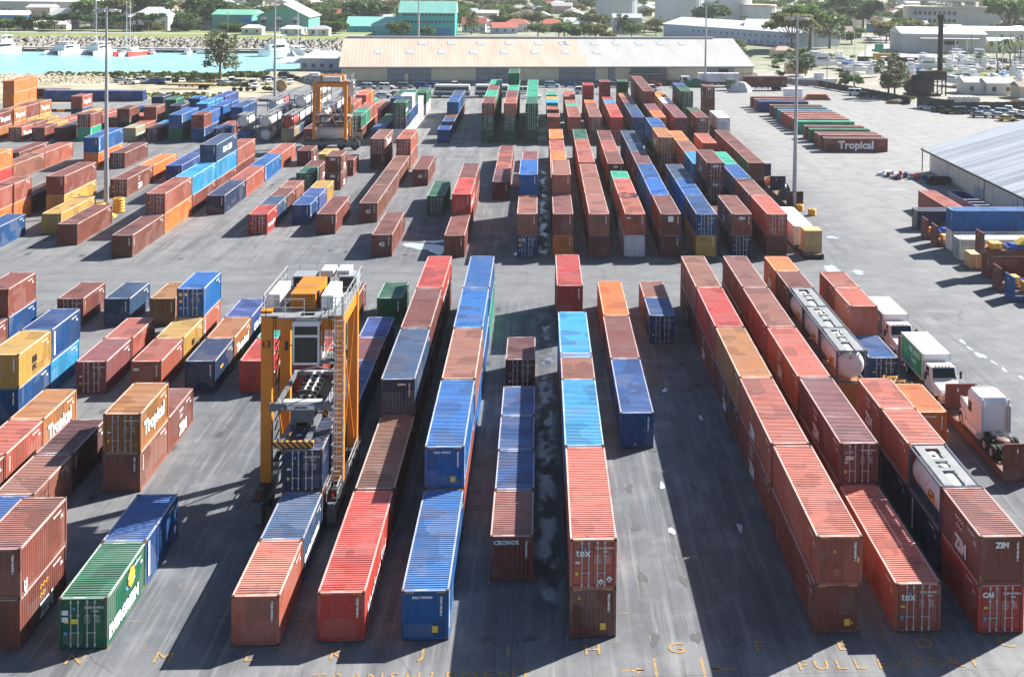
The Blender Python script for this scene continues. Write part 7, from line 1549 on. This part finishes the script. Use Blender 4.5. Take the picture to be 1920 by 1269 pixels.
# black/yellow height warnings on tall boxes, round diamond placards, small stickers on plain ends
def chev(key):
    o = D(*key)
    if o is None: return
    b = MB()
    for x0 in (.2, CW-.62):
        for i in range(5): x = x0+i*.09; b.add([(x,-.012,CH-.12),(x+.045,-.012,CH-.12),(x+.075,-.012,CH-.04),(x+.03,-.012,CH-.04)], [(0,1,2,3)], M_YELM)
    b.obj('hazard_marks', o)
for key in (('F', 0, 0.0, 1), ('F', 0, 0.0, 0), ('F', -2, 0.0, 0), ('F', -3, 0.0, 0), ('F', 3, 0.0, 1), ('F', 3, 0.0, 0), ('F', 4, 0.0, 0), ('F', -2, 2.0, 1), ('F', 4, 2.0, 1)): chev(key)
def diamond(key, x, z, s=.17):
    o = D(*key)
    if o is None: return
    b = MB(); b.add([(x,-.034,z-s),(x+s,-.034,z),(x,-.034,z+s),(x-s,-.034,z)], [(0,1,2,3)], M_PLACARD); b.obj('diamond_placard', o); b = MB(); q = s*.4; b.add([(x-q,-.036,z-q),(x+q,-.036,z-q),(x+q,-.036,z),(x-q,-.036,z)], [(0,1,2,3)], M_BLACKM); b.obj('placard_symbol', o)
diamond(('F', 0, 0.0, 1), 1.62, .36); diamond(('F', 0, 0.0, 1), 2.06, .5)
for key in (('F', -2, 0.0, 0), ('F', 0, 0.0, 0), ('F', -2, 2.0, 1), ('F', 3, 0.0, 0)): quad(key, 'N', 1.6, 1.9, .4, .75, M_STICK[0])
quad(('F', 3, 0.0, 1), 'N', .9, 1.3, .5, .9, flat('fresh_red_patch', (.33, .09, .06), .6)); quad(('F', 3, 0.0, 1), 'N', 2.15, 2.27, 1.2, 1.5, M_STICK[0])
for key, x, z, m in ((('F', 0, 0.0, 0), .5, 2.1, M_YELM), (('F', 3, 0.0, 1), .95, 1.8, M_YELM), (('F', 3, 0.0, 0), 2.0, .55, M_YELM), (('F', 1, 4.0, 0), 1.1, .3, M_YELM)):
    o = D(*key)
    if o is not None: b = MB(); b.add([(x-.09,-.03,z-.07),(x+.09,-.03,z-.07),(x,-.03,z+.12)], [(0,1,2)], m); b.obj('warning_triangle', o)
for key, i in ((('F', -8, 8.0, 1), 0), (('M', -1, 0.0, 0), 0)): quad(key, 'N', .2, .5, 1.9, 2.2, M_STICK[0]); quad(key, 'N', .7, 1.0, 1.9, 2.2, M_STICK[1]); quad(key, 'N', .2, .5, 1.3, 1.55, M_STICK[0])
mr = random.Random(17)
for key, o in list(CONT.items()):      # small marks every box carries: weight panel and number at the far end of its sides
    if o.name.startswith('tank') or key[0] == 'R': continue
    L = LRG if any(abs(c.data.vertices[0].co.y) >= 0 and c.name.startswith('roof') and max(v.co.y for v in c.data.vertices) > 8 for c in o.children if c.data) else 6.058
    ob('lettering', merged(('sidemark', L, key[1] < 1), 'lettering', [(text_mesh('TGHU 847677 3', .16, M_WHITE, 'LEFT', .006), Matrix.Translation((CW+.012 if key[1] < 1 else -.012, L-1.9 if key[1] < 1 else 1.9, 2.15)) @ Euler(FACE['R' if key[1] < 1 else 'L']).to_matrix().to_4x4()), (text_mesh('45G1\n22 000', .13, M_WHITE, 'LEFT', .004), Matrix.Translation((CW+.012 if key[1] < 1 else -.012, L-.9 if key[1] < 1 else .9, 1.9)) @ Euler(FACE['R' if key[1] < 1 else 'L']).to_matrix().to_4x4())]), o)
# tank container emblem
for s, lb in ((1.0, 'Stolt'), (5.0, ''), (6.0, ''), (7.0, '')):
    o = D('F', 5, s, 1)
    if o is not None:
        b = MB(); b.add([(-.02,2.2,1.05),(-.02,1.2,1.05),(-.02,1.2,1.55),(-.02,2.2,1.55)], [(0,1,2,3)], M_YELM); b.obj('yellow_label', o)
        text('Stolt', .42, M_BLACKM, 'L', (-.03, 2.15, 1.17), o);
        b = MB(); b.add([(1.1,-.02,1.9),(1.22,-.02,2.02),(1.1,-.02,2.14),(.98,-.02,2.02)], [(0,1,2,3)], M_REDL); b.obj('diamond_placard', o)
# ------------------------------------------------------------------ haze: one box of thin air round the camera and everything
b = MB(); b.box(-900, 900, -230, 1500, -1.5, 40, M_WHITE); hz_o = b.obj('haze'); tag(hz_o, 'thin pale sea haze over the port and town', 'haze', None, 'stuff')
hm = bpy.data.materials.new('haze'); hm.use_nodes = True; t_ = hm.node_tree; t_.nodes.clear(); vo = t_.nodes.new('ShaderNodeVolumePrincipled'); mo = t_.nodes.new('ShaderNodeOutputMaterial')
vo.inputs['Color'].default_value = (.92, .95, 1, 1); vo.inputs['Density'].default_value = .0001; vo.inputs['Anisotropy'].default_value = .2
t_.links.new(vo.outputs[0], mo.inputs['Volume']); hz_o.data.materials.clear(); hz_o.data.materials.append(hm)
